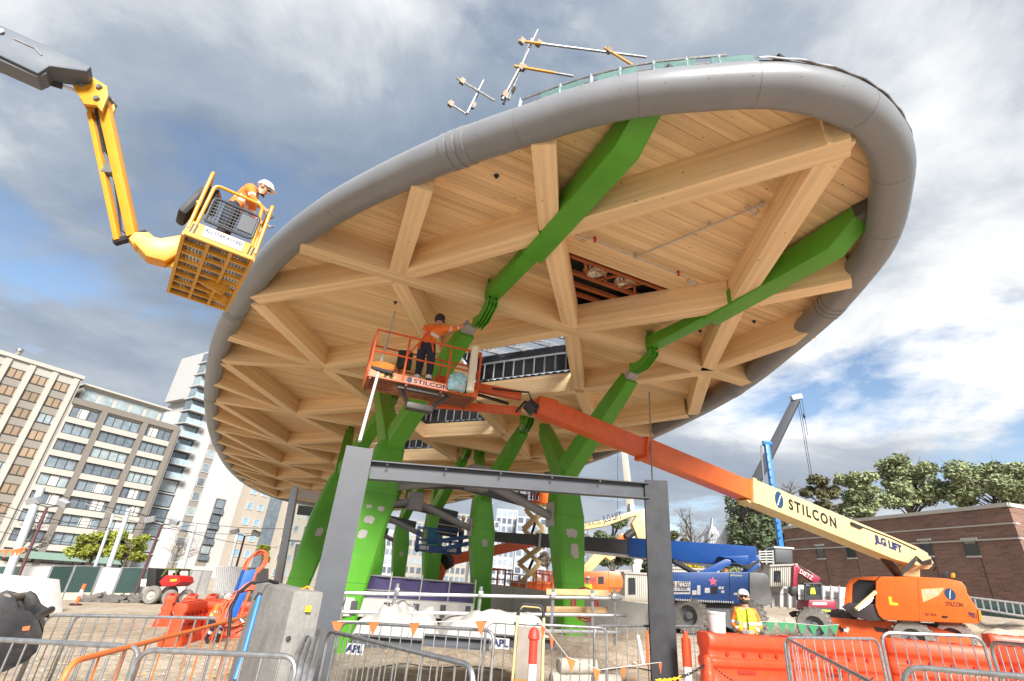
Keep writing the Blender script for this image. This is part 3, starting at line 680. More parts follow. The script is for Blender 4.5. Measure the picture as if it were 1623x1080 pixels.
# ================================================================== steel portal frame
def ibeam(m, p0, p1, w_, h_, tf, tw, up):
    p0, p1 = Vector(p0), Vector(p1); d = (p1 - p0).normalized(); up = Vector(up); s_ = d.cross(up).normalized(); u = s_.cross(d)
    for q in (-1, 1): m.bar(p0 + u * q * (h_ / 2 - tf / 2), p1 + u * q * (h_ / 2 - tf / 2), w_, tf, up=u)
    m.bar(p0, p1, tw, h_ - 2 * tf - .002, up=u); return m
lb_ = at(508, 1000, 8.5); rb = at(1052, 1052, 10.2); lb_.z = gz(lb_.x, lb_.y); rb.z = gz(rb.x, rb.y)
lt = at(576, 700, 8.5).z; rt_ = at(1043, 770, 10.2).z
PF = thing('steel_portal_frame', 'dark steel portal frame of two posts and a cross beam in front of the canopy', 'steel frame', on((lb_ + rb) / 2))
fd = (rb - lb_).normalized(); fn = Vector((-fd.y, fd.x, 0))
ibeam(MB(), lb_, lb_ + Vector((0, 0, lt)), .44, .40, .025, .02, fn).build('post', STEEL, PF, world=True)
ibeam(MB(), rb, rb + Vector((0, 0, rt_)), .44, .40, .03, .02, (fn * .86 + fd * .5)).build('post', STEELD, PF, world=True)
bz0, bz1 = at(592, 732, 8.5).z, at(1030, 785, 10.2).z
ibeam(MB(), lb_ + fd * .24 + Vector((0, 0, bz0)), rb - fd * .2 + Vector((0, 0, bz1)), .24, .30, .02, .016, (0, 0, 1)).build('cross_beam', STEEL, PF, world=True)
for p in (lb_, rb):
    MB().box(p + Vector((0, 0, .03)), (.6, .6, .05)).build('base_plate', STEELD, PF, world=True)
    for a in (-1, 1):
        for b in (-1, 1): MB().tube([p + Vector((a * .24, b * .24, .04)), p + Vector((a * .24, b * .24, .14))], .018, 6).build('anchor_bolt', GALV, PF, world=True)
for i in range(5): MB().lathe([(.02, 0), (.02, -.02)], 6, (lb_ + fd * (.5 + i) - fn * .123) + Vector((0, 0, bz0 + (bz1 - bz0) * i / 5 + .1)), 'y').build('bolt', BLACKM, PF, world=True)
# hanging rods
for nm, a, b, y0, y1, rr, mt, lb in (('hanging_rod', (1029, 622), (1034, 770), 13.2, 12.2, .02, GALV, 'thin steel rod hanging from the canopy above the right steel post'), ('prop_tube', (626, 495), (570, 699), 12.0, 8.55, .03, WHITE, 'pale tube running from the left steel post up to the orange basket')):
    p, q = at(*a, y0), at(*b, y1); o = MB().tube([(0, 0, 0), p - q], rr, 8).build(nm, mt, smooth=True); o.location = q; tag(o, lb, 'rod')
# ================================================================== machines
def prof(name, px, PL, thick, m, par, bevel=.02, back=0.0, smooth=False):
    """outline in a vertical plane, extruded to a real thickness away from the camera"""
    n = away(PL); pts = [hit(x, y, PL) + n * back for x, y in px]
    return MB().ext(pts, n * thick).build(name, m, par, bevel=bevel, world=True, smooth=smooth)
def wheel(par, c, ax, r, wd, tread=True, rimm=None):
    ax = Vector(ax).normalized(); rot = Vector((0, 0, 1)).rotation_difference(ax).to_matrix()
    m = MB().lathe([(r * .55, -wd / 2), (r * .93, -wd / 2), (r, -wd * .33), (r, wd * .33), (r * .93, wd / 2), (r * .55, wd / 2), (r * .55, -wd / 2)], 28, cap=False)
    if tread:
        for k in range(22):
            a = k / 22 * 2 * math.pi
            for sg in (-1, 1): m.box((r * 1.015 * math.cos(a + sg * .07), r * 1.015 * math.sin(a + sg * .07), sg * wd * .24), (r * .09, r * .11, wd * .46), Matrix.Rotation(a + sg * .07, 3, 'Z'))
    m.v = [tuple(rot @ Vector(v) + Vector(c)) for v in m.v]
    w_ = m.build('wheel', TYRE, par, smooth=True, world=True)
    m = MB().lathe([(r * .56, -wd * .40), (r * .5, -wd * .12), (r * .24, -wd * .10), (r * .2, -wd * .34), (.01, -wd * .36)], 20, cap=False)
    m.v = [tuple(rot @ Vector(v) + Vector(c)) for v in m.v]; m.build('rim', rimm or DGREY, w_, smooth=True, world=True)
    return w_
def logo(par, PL, px, r, world=True):
    n = -away(PL); c = hit(*px, PL) + n * .006; d = PL[1] if ray(*px).cross(Vector((0, 0, 1))).dot(PL[1]) > 0 else -PL[1]
    u = Vector((0, 0, 1))
    MB().ext([c + d * (r * .8 * math.cos(a * .2618)) + u * (r * math.sin(a * .2618)) for a in range(24)], n * .002).build('logo_disc', mat('logo_navy', (.012, .05, .13), .5), par, world=True)
    MB().ext([c + n * .003 + d * (r * x) + u * (r * y) for x, y in ((-.28, -.8), (-.15, -.82), (.02, -.05), (.3, .8), (.16, .75), (-.12, .02))], n * .002).build('logo_flash', WHITE, par, world=True)
def wtext(s, px0, px1, PL, m, par, h, bold=0.0, name='lettering', back=-.006):
    """lettering running between two pixels on a working plane"""
    n = -away(PL); a, b = hit(*px0, PL) - n * back, hit(*px1, PL) - n * back; x = (b - a)
    t = text(s, 1.0, m, par, (0, 0, 0), (1, 0, 0), (0, 1, 0), name, 'LEFT', bold=bold)
    xs = [v.co.x for v in t.data.vertices]; ys = [v.co.y for v in t.data.vertices]; w = max(xs) - min(xs); hh = max(ys) - min(ys)
    xd = x.normalized(); u = n.cross(xd).normalized()
    if u.z < 0: u = -u
    o = par.matrix_basis.inverted()
    for v in t.data.vertices: v.co = o @ (a + xd * ((v.co.x - min(xs)) / w * x.length) + u * (((v.co.y - min(ys)) / hh - .5) * h))
    return t
def cage(par, A, xd, yd, L, D, H, m, tr=.024, mid=(.55,), posts=(0, .33, .67, 1), floor=None, toe=.16, toem=None, skip=()):
    """work platform: floor, toe boards, posts and rails; A is the near floor corner"""
    A = Vector(A); xd, yd = Vector(xd), Vector(yd); Z = Vector((0, 0, 1))
    for i in range(7): MB().bar(A + yd * (D * (i + .5) / 7) + Z * .03, A + xd * L + yd * (D * (i + .5) / 7) + Z * .03, D / 7 - .05, .03).build('floor_slat', floor or m, par, world=True)
    for t in (.02, .34, .66, .98): MB().bar(A + xd * (L * t), A + xd * (L * t) + yd * D, .05, .07).build('floor_joist', floor or m, par, world=True)
    C = [A, A + xd * L, A + xd * L + yd * D, A + yd * D]
    for k in range(4):
        p, q = C[k], C[(k + 1) % 4]; MB().bar(p + Z * (toe / 2 + .02), q + Z * (toe / 2 + .02), .03, toe).build('toe_board', toem or m, par, world=True)
        n = posts if k % 2 == 0 else (0, .5)
        for t in n:
            if t < 1: MB().tube([p.lerp(q, t) + Z * .05, p.lerp(q, t) + Z * (H - .05)], tr, 8).build('post', m, par, True, world=True)
        if k not in skip:
            for hh in mid: MB().tube([p + Z * (H * hh), q + Z * (H * hh)], tr * .85, 8).build('mid_rail', m, par, True, world=True)
        MB().tube([p + Z * H, q + Z * H], tr, 8).build('top_rail', m, par, True, world=True)
def stripes(par, a, b, h, n, yup=Vector((0, 0, 1)), nrm=None, m1=None, m2=None):
    a, b = Vector(a), Vector(b)
    for k in range(n):
        p, q = a.lerp(b, k / n), a.lerp(b, (k + 1) / n); d = (q - p)
        MB().ext([p, q, q + yup * h + d * .5, p + yup * h + d * .5], nrm * .003).build('hazard_stripe', (m1 or INK) if k % 2 else (m2 or YELLOW), par, world=True)
# ---------- orange telescopic boom lift at the right, its platform under the canopy
LP = plane(1440, 980, 17, 128)
root = on(hit(1420, 1000, LP) + away(LP) * 1.1)
BL = thing('boom_lift', 'orange boom lift with long cream boom parked before the brick building', 'boom lift', root)
prof('hood', [(1388, 921), (1395, 914), (1450, 914), (1500, 917), (1524, 922), (1531, 930), (1533, 940), (1553, 970), (1556, 985), (1550, 989), (1400, 983), (1392, 975), (1387, 960)], LP, .95, ORANGE, BL, .05)
prof('hood', [(1388, 921), (1395, 914), (1500, 917), (1524, 922), (1533, 940), (1556, 985), (1550, 989), (1400, 983), (1392, 975)], LP, .85, ORANGE, BL, .05, back=1.65)
prof('cowl', [(1336, 960), (1339, 930), (1345, 918), (1355, 914), (1392, 913), (1386, 920), (1360, 918), (1350, 926), (1348, 960), (1355, 976), (1345, 972)], LP, .35, ORANGE, BL, .02, back=.25)
prof('cowl_window', [(1350, 925), (1360, 919), (1386, 920), (1389, 975), (1352, 966)], LP, .9, BLACKM, BL, .0, back=.35)
prof('turntable', [(1333, 962), (1345, 955), (1392, 958), (1402, 984), (1380, 985), (1352, 978)], LP, 2.2, mat('dark_casting', (.05, .04, .045), .5), BL, .02, back=.06)
prof('turntable_ring', [(1390, 984), (1490, 989), (1485, 998), (1395, 993)], LP, 1.2, BLACKM, BL, .0, back=.6)
prof('chassis', [(1302, 983), (1316, 979), (1460, 989), (1500, 1000), (1540, 1012), (1545, 1035), (1320, 1030), (1304, 1012)], LP, 1.5, ORANGE2, BL, .03, back=.35)
prof('chassis_slot', [(1384, 994), (1407, 997), (1404, 1003), (1388, 1001)], LP, .02, BLACKM, BL, 0, back=.33)
nrm = away(LP)
for px, bk in (((1294, 1018), .35), ((1452, 1030), .35), ((1330, 1018), 2.1), ((1520, 1032), 2.0)):
    c = hit(*px, LP) + nrm * bk; c.z = gz(c.x, c.y) + .52; wheel(BL, c, nrm, .55, .42)
for a, b, mm_ in (((1327, 995), (1336, 1001), INK), ((1345, 996), (1336, 1002), WHITE)):
    pa = hit(*a, LP) + nrm * .335; pb = hit(*b, LP) + nrm * .335; d = (pb - pa); MB().ext([pa, pa + d * .5 + Vector((0, 0, .10)), pa + d * .5 + Vector((0, 0, .04)), pb + Vector((0, 0, .09)), pb, pa + d * .5 - Vector((0, 0, .06)), pa + d * .5 - Vector((0, 0, .12))], -nrm * .004).build('direction_arrow', mm_, BL, world=True)
prof('exhaust', [(1493, 917), (1492, 911), (1499, 902), (1503, 905), (1502, 917)], LP, .15, BLACKM, BL, .01, back=.4)
prof('beacon', [(1508, 914), (1508, 908), (1512, 906), (1515, 909), (1515, 915)], LP, .12, YELLOW, BL, .02, back=.4)
prof('marker_lamp', [(1550, 966), (1554, 968), (1557, 984), (1552, 984)], LP, .1, YELLOW, BL, .01, back=-.03)
prof('hood_panel_line', [(1454, 917), (1456, 917), (1460, 984), (1458, 984)], LP, .012, mat('seam_orange', (.62, .11, .02), .5), BL, 0, back=-.008)
prof('pale_decal', [(1460, 934), (1497, 932), (1488, 944), (1463, 955)], LP, .003, mat('pale_orange_print', (.88, .42, .22), .5), BL, 0, back=-.004)
prof('yellow_mark', [(1408, 946), (1413, 946), (1414, 955), (1423, 956), (1424, 960), (1410, 959)], LP, .003, mat('yellow_print', (.85, .6, .03), .5), BL, 0, back=-.004)
prof('door_handle', [(1493, 976), (1503, 977), (1501, 980), (1494, 979)], LP, .02, INK, BL, 0, back=-.02)
logo(BL, LP, (1506, 942), .16)
wtext('STILCON', (1499, 957), (1526, 959), LP, INK, BL, .12, .01)
wtext('GET HIGH', (1466, 974), (1484, 975), LP, INK, BL, .08)
wtext('99051', (1535, 974), (1548, 977), LP, NAVY, BL, .15, .02)
wtext('JLG', (1466, 938), (1486, 940), LP, WHITE, BL, .12, .01)
# boom: one straight telescoping beam
P1, P0_ = at(1462, 893, 17.9), at(848, 642, 11.4)
bd = (P1 - P0_).normalized()
def boompt(px):
    lo, hi = 0.0, 1.0
    for _ in range(40):
        mid = (lo + hi) / 2; p = P0_.lerp(P1, mid); v = p - EYE; x = IW / 2 + F * v.dot(RIGHT) / v.dot(FWD)
        if x < px: lo = mid
        else: hi = mid
    return P0_.lerp(P1, lo)
C0, C1 = boompt(1184), boompt(1466)
side = Vector((0, 0, 1)).cross(bd).normalized(); bup = bd.cross(side)
if bup.z < 0: bup = -bup
if side.dot(EYE - C0) < 0: side = -side
def bsec(p, w_, h_, up=0.0): return [p + side * (w_ / 2 * a) + bup * (h_ / 2 * b + up) for a, b in ((-1, -1), (1, -1), (1, 1), (-1, 1))]
MB().loft([bsec(C0, .52, .66), bsec(C0.lerp(C1, .75), .52, .72), bsec(C0.lerp(C1, .92), .5, .62, .06), bsec(C1, .46, .40, .12)]).build('main_boom', CREAM, BL, bevel=.025, world=True)
MB().loft([bsec(boompt(1020), .43, .53), bsec(C0 + bd * .3, .43, .53)]).build('boom_stage', ORANGE, BL, bevel=.02, world=True)
MB().loft([bsec(boompt(860), .36, .44), bsec(boompt(1030), .36, .44)]).build('boom_stage', ORANGE2, BL, bevel=.02, world=True)
MB().loft([bsec(boompt(1016), .47, .57), bsec(boompt(1022), .47, .57)]).build('stage_collar', ORANGE2, BL, world=True)
MB().loft([bsec(boompt(1181), .56, .70), bsec(boompt(1187), .56, .70)]).build('stage_collar', CREAM, BL, world=True)
prof('wear_block', [(1176, 793), (1190, 788), (1200, 800), (1185, 803)], (C0, Vector((bd.x, bd.y, 0)).normalized()), .3, CREAM, BL, .02, back=-.15)
# lettering along the boom's near face
def btext(s, pa, pb, m, h, up=0.0, bold=.01, name='lettering', space=1.0):
    a, b = boompt(pa) + side * .265, boompt(pb) + side * .265; sx = (b - a)
    t = text(s, 1, m, BL, (0, 0, 0), (1, 0, 0), (0, 1, 0), name, 'LEFT', bold=bold, space=space); vs = t.data.vertices
    xs = [v.co.x for v in vs]; ys = [v.co.y for v in vs]; o = BL.matrix_basis.inverted()
    for v in vs: v.co = o @ (a + sx * ((v.co.x - min(xs)) / (max(xs) - min(xs))) + bup * (up + ((v.co.y - min(ys)) / (max(ys) - min(ys)) - .5) * h) + side * .003)
btext('STILCON', 1237, 1312, INK, .32, .02, .035, space=1.3); btext('JLG LIFT', 1372, 1416, NAVY, .32, .02, .055)
lc = boompt(1222) + side * .268
MB().ext([lc + bd * (.17 * math.cos(a * .3142)) + bup * (.24 * math.sin(a * .3142) + .02) for a in range(20)], side * .002).build('logo_disc', mat('logo_navy'), BL, world=True)
MB().ext([lc + side * .004 + bd * (.2 * x) + bup * (.24 * y + .02) for x, y in ((-.5, -.7), (-.3, -.75), (.1, .0), (.5, .7), (.3, .68), (-.1, .05))], side * .002).build('logo_flash', WHITE, BL, world=True)
a_ = boompt(1335) + side * .3 + bup * .2; MB().bar(a_, a_ + bd * .5, .06, .08, up=bup).build('cable_guide', BLACKM, BL, world=True)
MB().tube([boompt(1345) + side * .27 + bup * .24, boompt(1400) + side * .27 + bup * .28, boompt(1440) + side * .27 + bup * .24], .018, 6).build('cable', BLACK, BL, True, world=True)
# lift cylinder, pivot yoke and hoses
MB().tube([at(1388, 868, 16.8), at(1424, 912, 17.7)], .13, 12).build('lift_cylinder', BLACK, BL, True, world=True)
MB().tube([at(1374, 856, 16.6), at(1390, 872, 16.8)], .07, 10).build('cylinder_rod', ALU, BL, True, world=True)
YP = plane(1450, 900, 17.4, 128)
prof('boom_yoke', [(1414, 912), (1430, 892), (1445, 878), (1474, 882), (1480, 893), (1472, 900), (1458, 900), (1458, 915)], YP, .16, CREAM, BL, .02)
prof('boom_yoke', [(1414, 912), (1430, 892), (1445, 878), (1474, 882), (1480, 893), (1472, 900), (1458, 900), (1458, 915)], YP, .16, CREAM, BL, .02, back=.6)
for k, dy in enumerate((0, 3, -3)): MB().tube([at(1430, 907 + dy, 17.1), at(1445, 893 + dy, 17.05), at(1452, 885 + dy, 17.05), at(1462, 893 + dy * .6, 17.05), at(1475, 890 + dy, 17.1), at(1484, 898, 17.3), at(1480, 905, 17.6)], .025, 6).build('hose', BLACK, BL, True, world=True)
MB().bar(at(1388, 938, 17.3), at(1356, 966, 17.2), .07, .09).build('tow_strut', CREAM, BL, bevel=.01, world=True)
for k in range(4): MB().tube([at(1384 - k, 948 + k * 2, 17.1), at(1372, 956 + k * 2, 17.05), at(1360, 966 + k, 17.1)], .025, 6).build('hose', BLACK if k % 2 else ALU, BL, True, world=True)
# knuckle, jib and platform
KN = at(832, 640, 11.4)
MB().loft([bsec(boompt(848), .38, .40), bsec(boompt(876), .40, .52)]).build('knuckle_cover', ORANGE2, BL, bevel=.03, world=True)
MB().tube([at(836, 640, 11.2), at(848, 652, 11.2)], .16, 12).build('knuckle_pivot', BLACKM, BL, True, world=True)
for k in range(5): MB().tube([at(818, 652, 11.1) + Vector((0, .03 * k, 0)), at(832, 636, 11.05) + Vector((0, .03 * k, 0)), at(845, 640, 11.1), at(850, 655, 11.15) + Vector((0, .02 * k, 0))], .02, 6).build('hose', BLACK, BL, True, world=True)
J0, J1 = at(690, 602, 11.7), at(826, 628, 11.35)
MB().bar(J0, J1, .16, .22).build('jib_arm', ORANGE2, BL, bevel=.02, world=True)
MB().bar(at(680, 640, 11.7), at(826, 652, 11.35), .16, .18).build('jib_arm', ORANGE2, BL, bevel=.02, world=True)
MB().tube([at(745, 622, 11.5), at(806, 640, 11.4)], .04, 8).build('jib_cylinder', BLACK, BL, True, world=True)
MB().tube([at(780, 616, 11.3), at(812, 620, 11.2), at(838, 622, 11.1), at(842, 634, 11.1)], .022, 6).build('hose', BLACK, BL, True, world=True)
BA, BB = atz(583, 597, 5.3), atz(755, 632, 5.3); bx = (BB - BA).normalized(); by = Vector((-bx.y, bx.x, 0)); BLn = (BB - BA).length
RUST = mat('worn_floor_metal', (.27, .10, .055), .7, .2, .35, 6, dirt=.5, dirtcol=(.15, .10, .08))
cage(BL, BA, bx, by, BLn, .92, 1.12, ORANGE2, .026, (.55,), (0, .30, .70, 1), RUST, .17, ORANGE)
for q in (.12, .80): stripes(BL, BA + bx * (BLn * q - .05) - by * .02 + Vector((0, 0, .05)), BA + bx * (BLn * q + .28) - by * .02 + Vector((0, 0, .05)), .09, 5, nrm=-by)
wl = BA - by * .02; MB().ext([wl + bx * .82 + Vector((0, 0, .03)), wl + bx * 1.75 + Vector((0, 0, .03)), wl + bx * 1.75 + Vector((0, 0, .17)), wl + bx * .82 + Vector((0, 0, .17))], -by * .002).build('sign_strip', mat('faded_pink_decal', (.80, .38, .30), .6), BL, world=True)
text('STILCON', .13, INK, BL, wl + bx * 1.36 - by * .004 + Vector((0, 0, .10)), bx, (0, 0, 1), world=True, stretch=1.5, bold=.003)
cc = wl + bx * .87 - by * .004 + Vector((0, 0, .11)); MB().ext([cc + bx * (.06 * math.cos(a * .42)) + Vector((0, 0, .07 * math.sin(a * .42))) for a in range(15)], -by * .002).build('logo_disc', mat('logo_navy'), BL, world=True)
um = BA + bx * (BLn * .52) + by * .5 - Vector((0, 0, .03))
MB().bar(um - bx * .6 - by * .35, um + bx * .45 - by * .35, .1, .08).build('platform_mount', mat('greasy_steel', (.10, .09, .085), .5, .4), BL, world=True)
for a in (-1, 1): MB().bar(um + bx * a * .55 - by * .33, um + bx * a * .22 - Vector((0, 0, .28)), .07, .07).build('mount_strut', mat('greasy_steel'), BL, world=True)
MB().bar(um - bx * .3 - Vector((0, 0, .28)), um + bx * .3 - Vector((0, 0, .28)), .25, .14).build('platform_rotator', mat('greasy_steel'), BL, bevel=.02, world=True)
MB().box(BA + bx * .78 + by * .75 + Vector((0, 0, .85)), (.32, .25, .42)).build('control_box', BLACKM, BL, bevel=.03, world=True)
for nm, mt, (px, py, y), sz, lb in (('paper_roll', mat('cream_paper', (.78, .72, .58), .8), (748, 595, 10.45), None, 'tall cream paper roll standing in the orange basket'), ('tool_bag', mat('patterned_cloth', (.30, .55, .62), .8, 0, .5, 12, dirt=1.0, dirtcol=(.35, .08, .08)), (727, 592, 10.5), None, 'bright patterned bag in the orange basket beside the paper roll'), ('jacket', HIVIS_O, (607, 575, 10.1), None, 'orange and black jacket dumped on the left rail of the orange basket')):
    p = at(px, py, y); p.z = BA.z + .06
    if nm == 'paper_roll': o = MB().lathe([(.085, 0), (.085, .55), (.07, .56), (.085, .57), (.085, 1.08), (.03, 1.08)], 14).build(nm, mt, smooth=True)
    elif nm == 'tool_bag':
        m_ = MB(); m_.loft([[Vector((a * .2 * q, b * .12 * q, z)) for a, b in ((-1, -.6), (-.6, -1), (.6, -1), (1, -.6), (1, .6), (.6, 1), (-.6, 1), (-1, .6))] for z, q in ((0, .9), (.15, 1.05), (.35, .95), (.42, .5))]); o = m_.build(nm, mt, smooth=True)
    else:
        m_ = MB(); rr = random.Random(2); m_.loft([[Vector((a * .26 * q * rr.uniform(.8, 1.2), b * .14 * q * rr.uniform(.8, 1.2), z)) for a, b in ((-1, -.6), (-.6, -1), (0, -1.1), (.6, -1), (1, -.6), (1, .6), (.6, 1), (-.6, 1), (-1, .6))] for z, q in ((.12, .9), (.2, 1.1), (.3, .9), (.36, .4))]); o = m_.build(nm, mt, smooth=True)
        MB().box((.02, -.02, .13), (.5, .3, .09), Euler((0, .12, .1)).to_matrix()).build('lining', BLACK, o, bevel=.03)
    o.location = p; tag(o, lb, {'paper_roll': 'roll', 'tool_bag': 'bag', 'jacket': 'jacket'}[nm])
# ---------- yellow articulated lift, upper left
YA, YB = atz(292, 369, 5.95), atz(401, 411, 5.95); YC = atz(348, 491, 5.95)
yx = (YB - YA).normalized(); yy = (YC - YB); yy = (yy - yx * yy.dot(yx)).normalized(); YL = (YB - YA).length; YD = 2.3
YW = thing('boom_lift', 'yellow articulated boom lift platform raised to the canopy rim, grey upper boom', 'boom lift', YA)
Z = Vector((0, 0, 1)); YF = mat('yellow_shaded_steel', (.62, .30, .025), .5, 0, .15, 4, dirt=.4, dirtcol=(.30, .16, .05))
MESHF = mat('floor_mesh_grey', (.20, .19, .17), .6, .4, .3, 60)
for i in range(9): MB().bar(YA + yy * (YD * i / 8) , YA + yx * YL + yy * (YD * i / 8), .05, .06).build('floor_joist', YF, YW, world=True)
for t in (0, .35, .68, 1): MB().bar(YA + yx * (YL * t) - Z * .002, YA + yx * (YL * t) + yy * YD - Z * .002, .05, .075).build('floor_beam', YF, YW, world=True)
for i in range(46): MB().bar(YA + yy * (YD * (i + .5) / 46) + Z * .045, YA + yx * YL + yy * (YD * (i + .5) / 46) + Z * .045, .022, .012).build('floor_grid_bar', MESHF, YW, world=True)
for i in range(20): MB().bar(YA + yx * (YL * (i + .5) / 20) + Z * .046, YA + yx * (YL * (i + .5) / 20) + yy * YD + Z * .046, .014, .012).build('floor_grid_bar', MESHF, YW, world=True)
for p, q in ((YA, YB), (YB, YB + yy * YD), (YA + yy * YD, YB + yy * YD), (YA, YA + yy * YD)): MB().bar(p + Z * .14, q + Z * .14, .025, .2).build('toe_board', YELLOW, YW, world=True)
MB().ext([YA + yx * (YL * a) - yy * .016 + Z * z for a, z in ((.22, .05), (.80, .05), (.80, .23), (.22, .23))], -yy * .003).build('sign_plate', WHITE, YW, world=True)
text('ALL STAR ACCESS', .085, NAVY, YW, YA + yx * (YL * .51) - yy * .021 + Z * .165, yx, Z, world=True, stretch=.78, bold=.003); text('9401 7.9300', .05, NAVY, YW, YA + yx * (YL * .51) - yy * .021 + Z * .085, yx, Z, world=True)
for q in (.02, .86): stripes(YW, YA + yx * (YL * q) - yy * .016 + Z * .03, YA + yx * (YL * (q + .1)) - yy * .016 + Z * .03, .17, 4, nrm=-yy)
GRM = mat('grey_mesh_panel', (.07, .075, .085), .5, .3)
fr = [(.18, .32), (.88, .32), (.88, .78), (.18, .78)]
MB().tube(rpath([YA + yx * (YL * a) - yy * .02 + Z * z for a, z in fr] + [YA + yx * (YL * .18) - yy * .02 + Z * .33], .08), .022, 8).build('gate_frame', GRM, YW, True, world=True)
for i in range(14): MB().bar(YA + yx * (YL * (.20 + .05 * i)) - yy * .02 + Z * .33, YA + yx * (YL * (.20 + .05 * i)) - yy * .02 + Z * .77, .012, .01).build('gate_bar', GRM, YW, world=True)
for i in range(7): MB().bar(YA + yx * (YL * .2) - yy * .025 + Z * (.36 + .06 * i), YA + yx * (YL * .87) - yy * .025 + Z * (.36 + .06 * i), .012, .01).build('gate_bar', GRM, YW, world=True)
MB().box(YA + yx * (YL * .74) - yy * .01 + Z * .55, (.22, .04, .3), Matrix.Rotation(math.atan2(yx.y, yx.x), 3, 'Z')).build('gate_plate', GRM, YW, world=True)
def loopr(pts, r=.028, nm='guard_rail'): MB().tube(rpath(pts, .1), r, 8).build(nm, YELLOW, YW, True, world=True)
loopr([YA + yx * (YL * .10) + Z * .2, YA + yx * (YL * .12) + Z * 1.02, YA + yx * (YL * .86) + Z * 1.02, YA + yx * (YL * .92) + Z * .2])
loopr([YA + yx * .02 + Z * .1, YA + yx * .02 + Z * 1.25, YA + yx * .02 + yy * .55 + Z * 1.25, YA + yx * .02 + yy * .55 + Z * .5])
loopr([YA + yy * .7 + Z * .1, YA + yy * .7 + Z * 1.1, YA + yy * 1.6 + Z * 1.1, YA + yy * 1.6 + Z * .1])
loopr([YB + Z * .1, YB + Z * 1.12, YB + yy * .75 + Z * 1.12, YB + yy * .75 + Z * .1]); loopr([YB + yy * .9 + Z * .1, YB + yy * .9 + Z * 1.1, YB + yy * YD + Z * 1.1, YB + yy * YD + Z * .1])
loopr([YA + yy * (YD - .02) + Z * .1, YA + yy * (YD - .02) + Z * 1.1, YB + yy * (YD - .02) + Z * 1.1, YB + yy * (YD - .02) + Z * .1])
loopr([YA + Z * .6, YA + yy * 1.6 + Z * .6, YA + yy * 2.2 + Z * .6])
MB().box(YA + yx * .12 + yy * .25 + Z * .85, (.22, .3, .4), Euler((.2, 0, .4)).to_matrix()).build('control_console', BLACKM, YW, bevel=.04, world=True)
MB().box(YA - yx * .08 + yy * .45 + Z * .75, (.14, .45, .62), Euler((0, .25, math.atan2(yx.y, yx.x))).to_matrix()).build('hose_bag', BLACK, YW, bevel=.06, world=True)
# support bracket under the platform and the yellow fly arm
Q0, Q1 = at(252, 404, 7.9), YA + yy * 1.25 + yx * YL * .8 - Z * .1
MB().bar(Q0, Q1, .16, .2).build('platform_beam', YF, YW, bevel=.02, world=True)
MB().bar(at(262, 412, 8.4), YA + yy * 1.7 + yx * YL * .9 - Z * .1, .16, .16).build('platform_beam', YF, YW, bevel=.02, world=True)
JP = plane(240, 395, 7.6, 60)
prof('platform_mount', [(212, 390), (225, 378), (255, 384), (290, 378), (300, 398), (262, 420), (232, 412)], JP, .3, YELLOW, YW, .02, back=-.15)
prof('rotator_link', [(204, 382), (214, 372), (236, 372), (250, 384), (236, 400), (214, 396)], JP, .2, YELLOW, YW, .02, back=-.1)
AT, AB_ = at(150, 140, 7.0), at(205, 378, 7.55)
ax_ = (AB_ - AT).normalized(); aside = ax_.cross(Vector((0, 1, 0))).normalized(); afw = aside.cross(ax_)
if aside.x < 0: aside = -aside
MB().bar(AT + ax_ * .3 + aside * .10, AB_ + aside * .07, .19, .17, up=afw, w1=.15).build('fly_arm_plate', YELLOW, YW, bevel=.01, world=True)
MB().bar(AT + ax_ * .6 - aside * .16, AB_ - aside * .18, .085, .15, up=afw).build('fly_arm_plate', YELLOW, YW, bevel=.01, world=True)
MB().bar(AB_ - aside * .25, AB_ + aside * .3, .1, .1).build('fly_arm_pin', BLACKM, YW, world=True)
MB().tube([AT + ax_ * .55 - aside * .04, AT + ax_ * 1.75 + aside * .02], .055, 10).build('fly_cylinder', BLACK, YW, True, world=True)
MB().box(AT + ax_ * 1.95 - aside * .03, (.2, .14, .32)).build('valve_box', DGREY, YW, bevel=.02, world=True)
for k in range(3): MB().tube([AT + ax_ * (.7 + .1 * k) - aside * .08, AT + ax_ * 1.5 - aside * (.10 - .02 * k), AT + ax_ * 1.7, AT + ax_ * 2.4 - aside * .02 * k, AB_ - ax_ * .2 - aside * .1, AB_ + aside * .1 + ax_ * .06, at(228, 388 + k * 2, 7.5)], .014, 6).build('hose', BLACK, YW, True, world=True)
KP = plane(148, 140, 6.95, 75)
for bk in (-.2, .12): prof('knuckle_plate', [(116, 122), (134, 124), (176, 150), (178, 164), (168, 190), (160, 180), (140, 178), (122, 148)], KP, .06, YELLOW, YW, .008, back=bk)
for px in ((170, 154), (141, 150), (166, 172)): MB().lathe([(.05, -.25), (.05, .22)], 12, hit(*px, KP), 'y').build('pivot_pin', DGREY, YW, True, world=True)
GP2 = plane(60, 100, 6.3, 60)
prof('upper_boom', [(-160, -12), (-160, 52), (0, 100), (64, 130), (82, 118), (140, 126), (147, 118), (128, 108), (80, 87), (0, 52)], GP2, .42, mat('grey_boom_paint', (.075, .10, .135), .55, 0, .08, 3, dirt=.15), YW, .03, back=-.2)
prof('boom_groove', [(26, 74), (60, 88), (71, 101), (68, 102), (58, 91), (26, 77)], GP2, .01, BLACKM, YW, 0, back=-.212)
prof('boom_cover', [(-160, 40), (-160, 62), (0, 104), (62, 132), (76, 126), (78, 116), (0, 86)], GP2, .34, DGREY, YW, .02, back=-.14)
MB().tube([at(66, 126, 6.5), at(98, 136, 6.7)], .07, 10).build('level_cylinder', BLACK, YW, True, world=True); MB().tube([at(96, 135, 6.7), at(130, 148, 6.9)], .03, 8).build('cylinder_rod', ALU, YW, True, world=True)
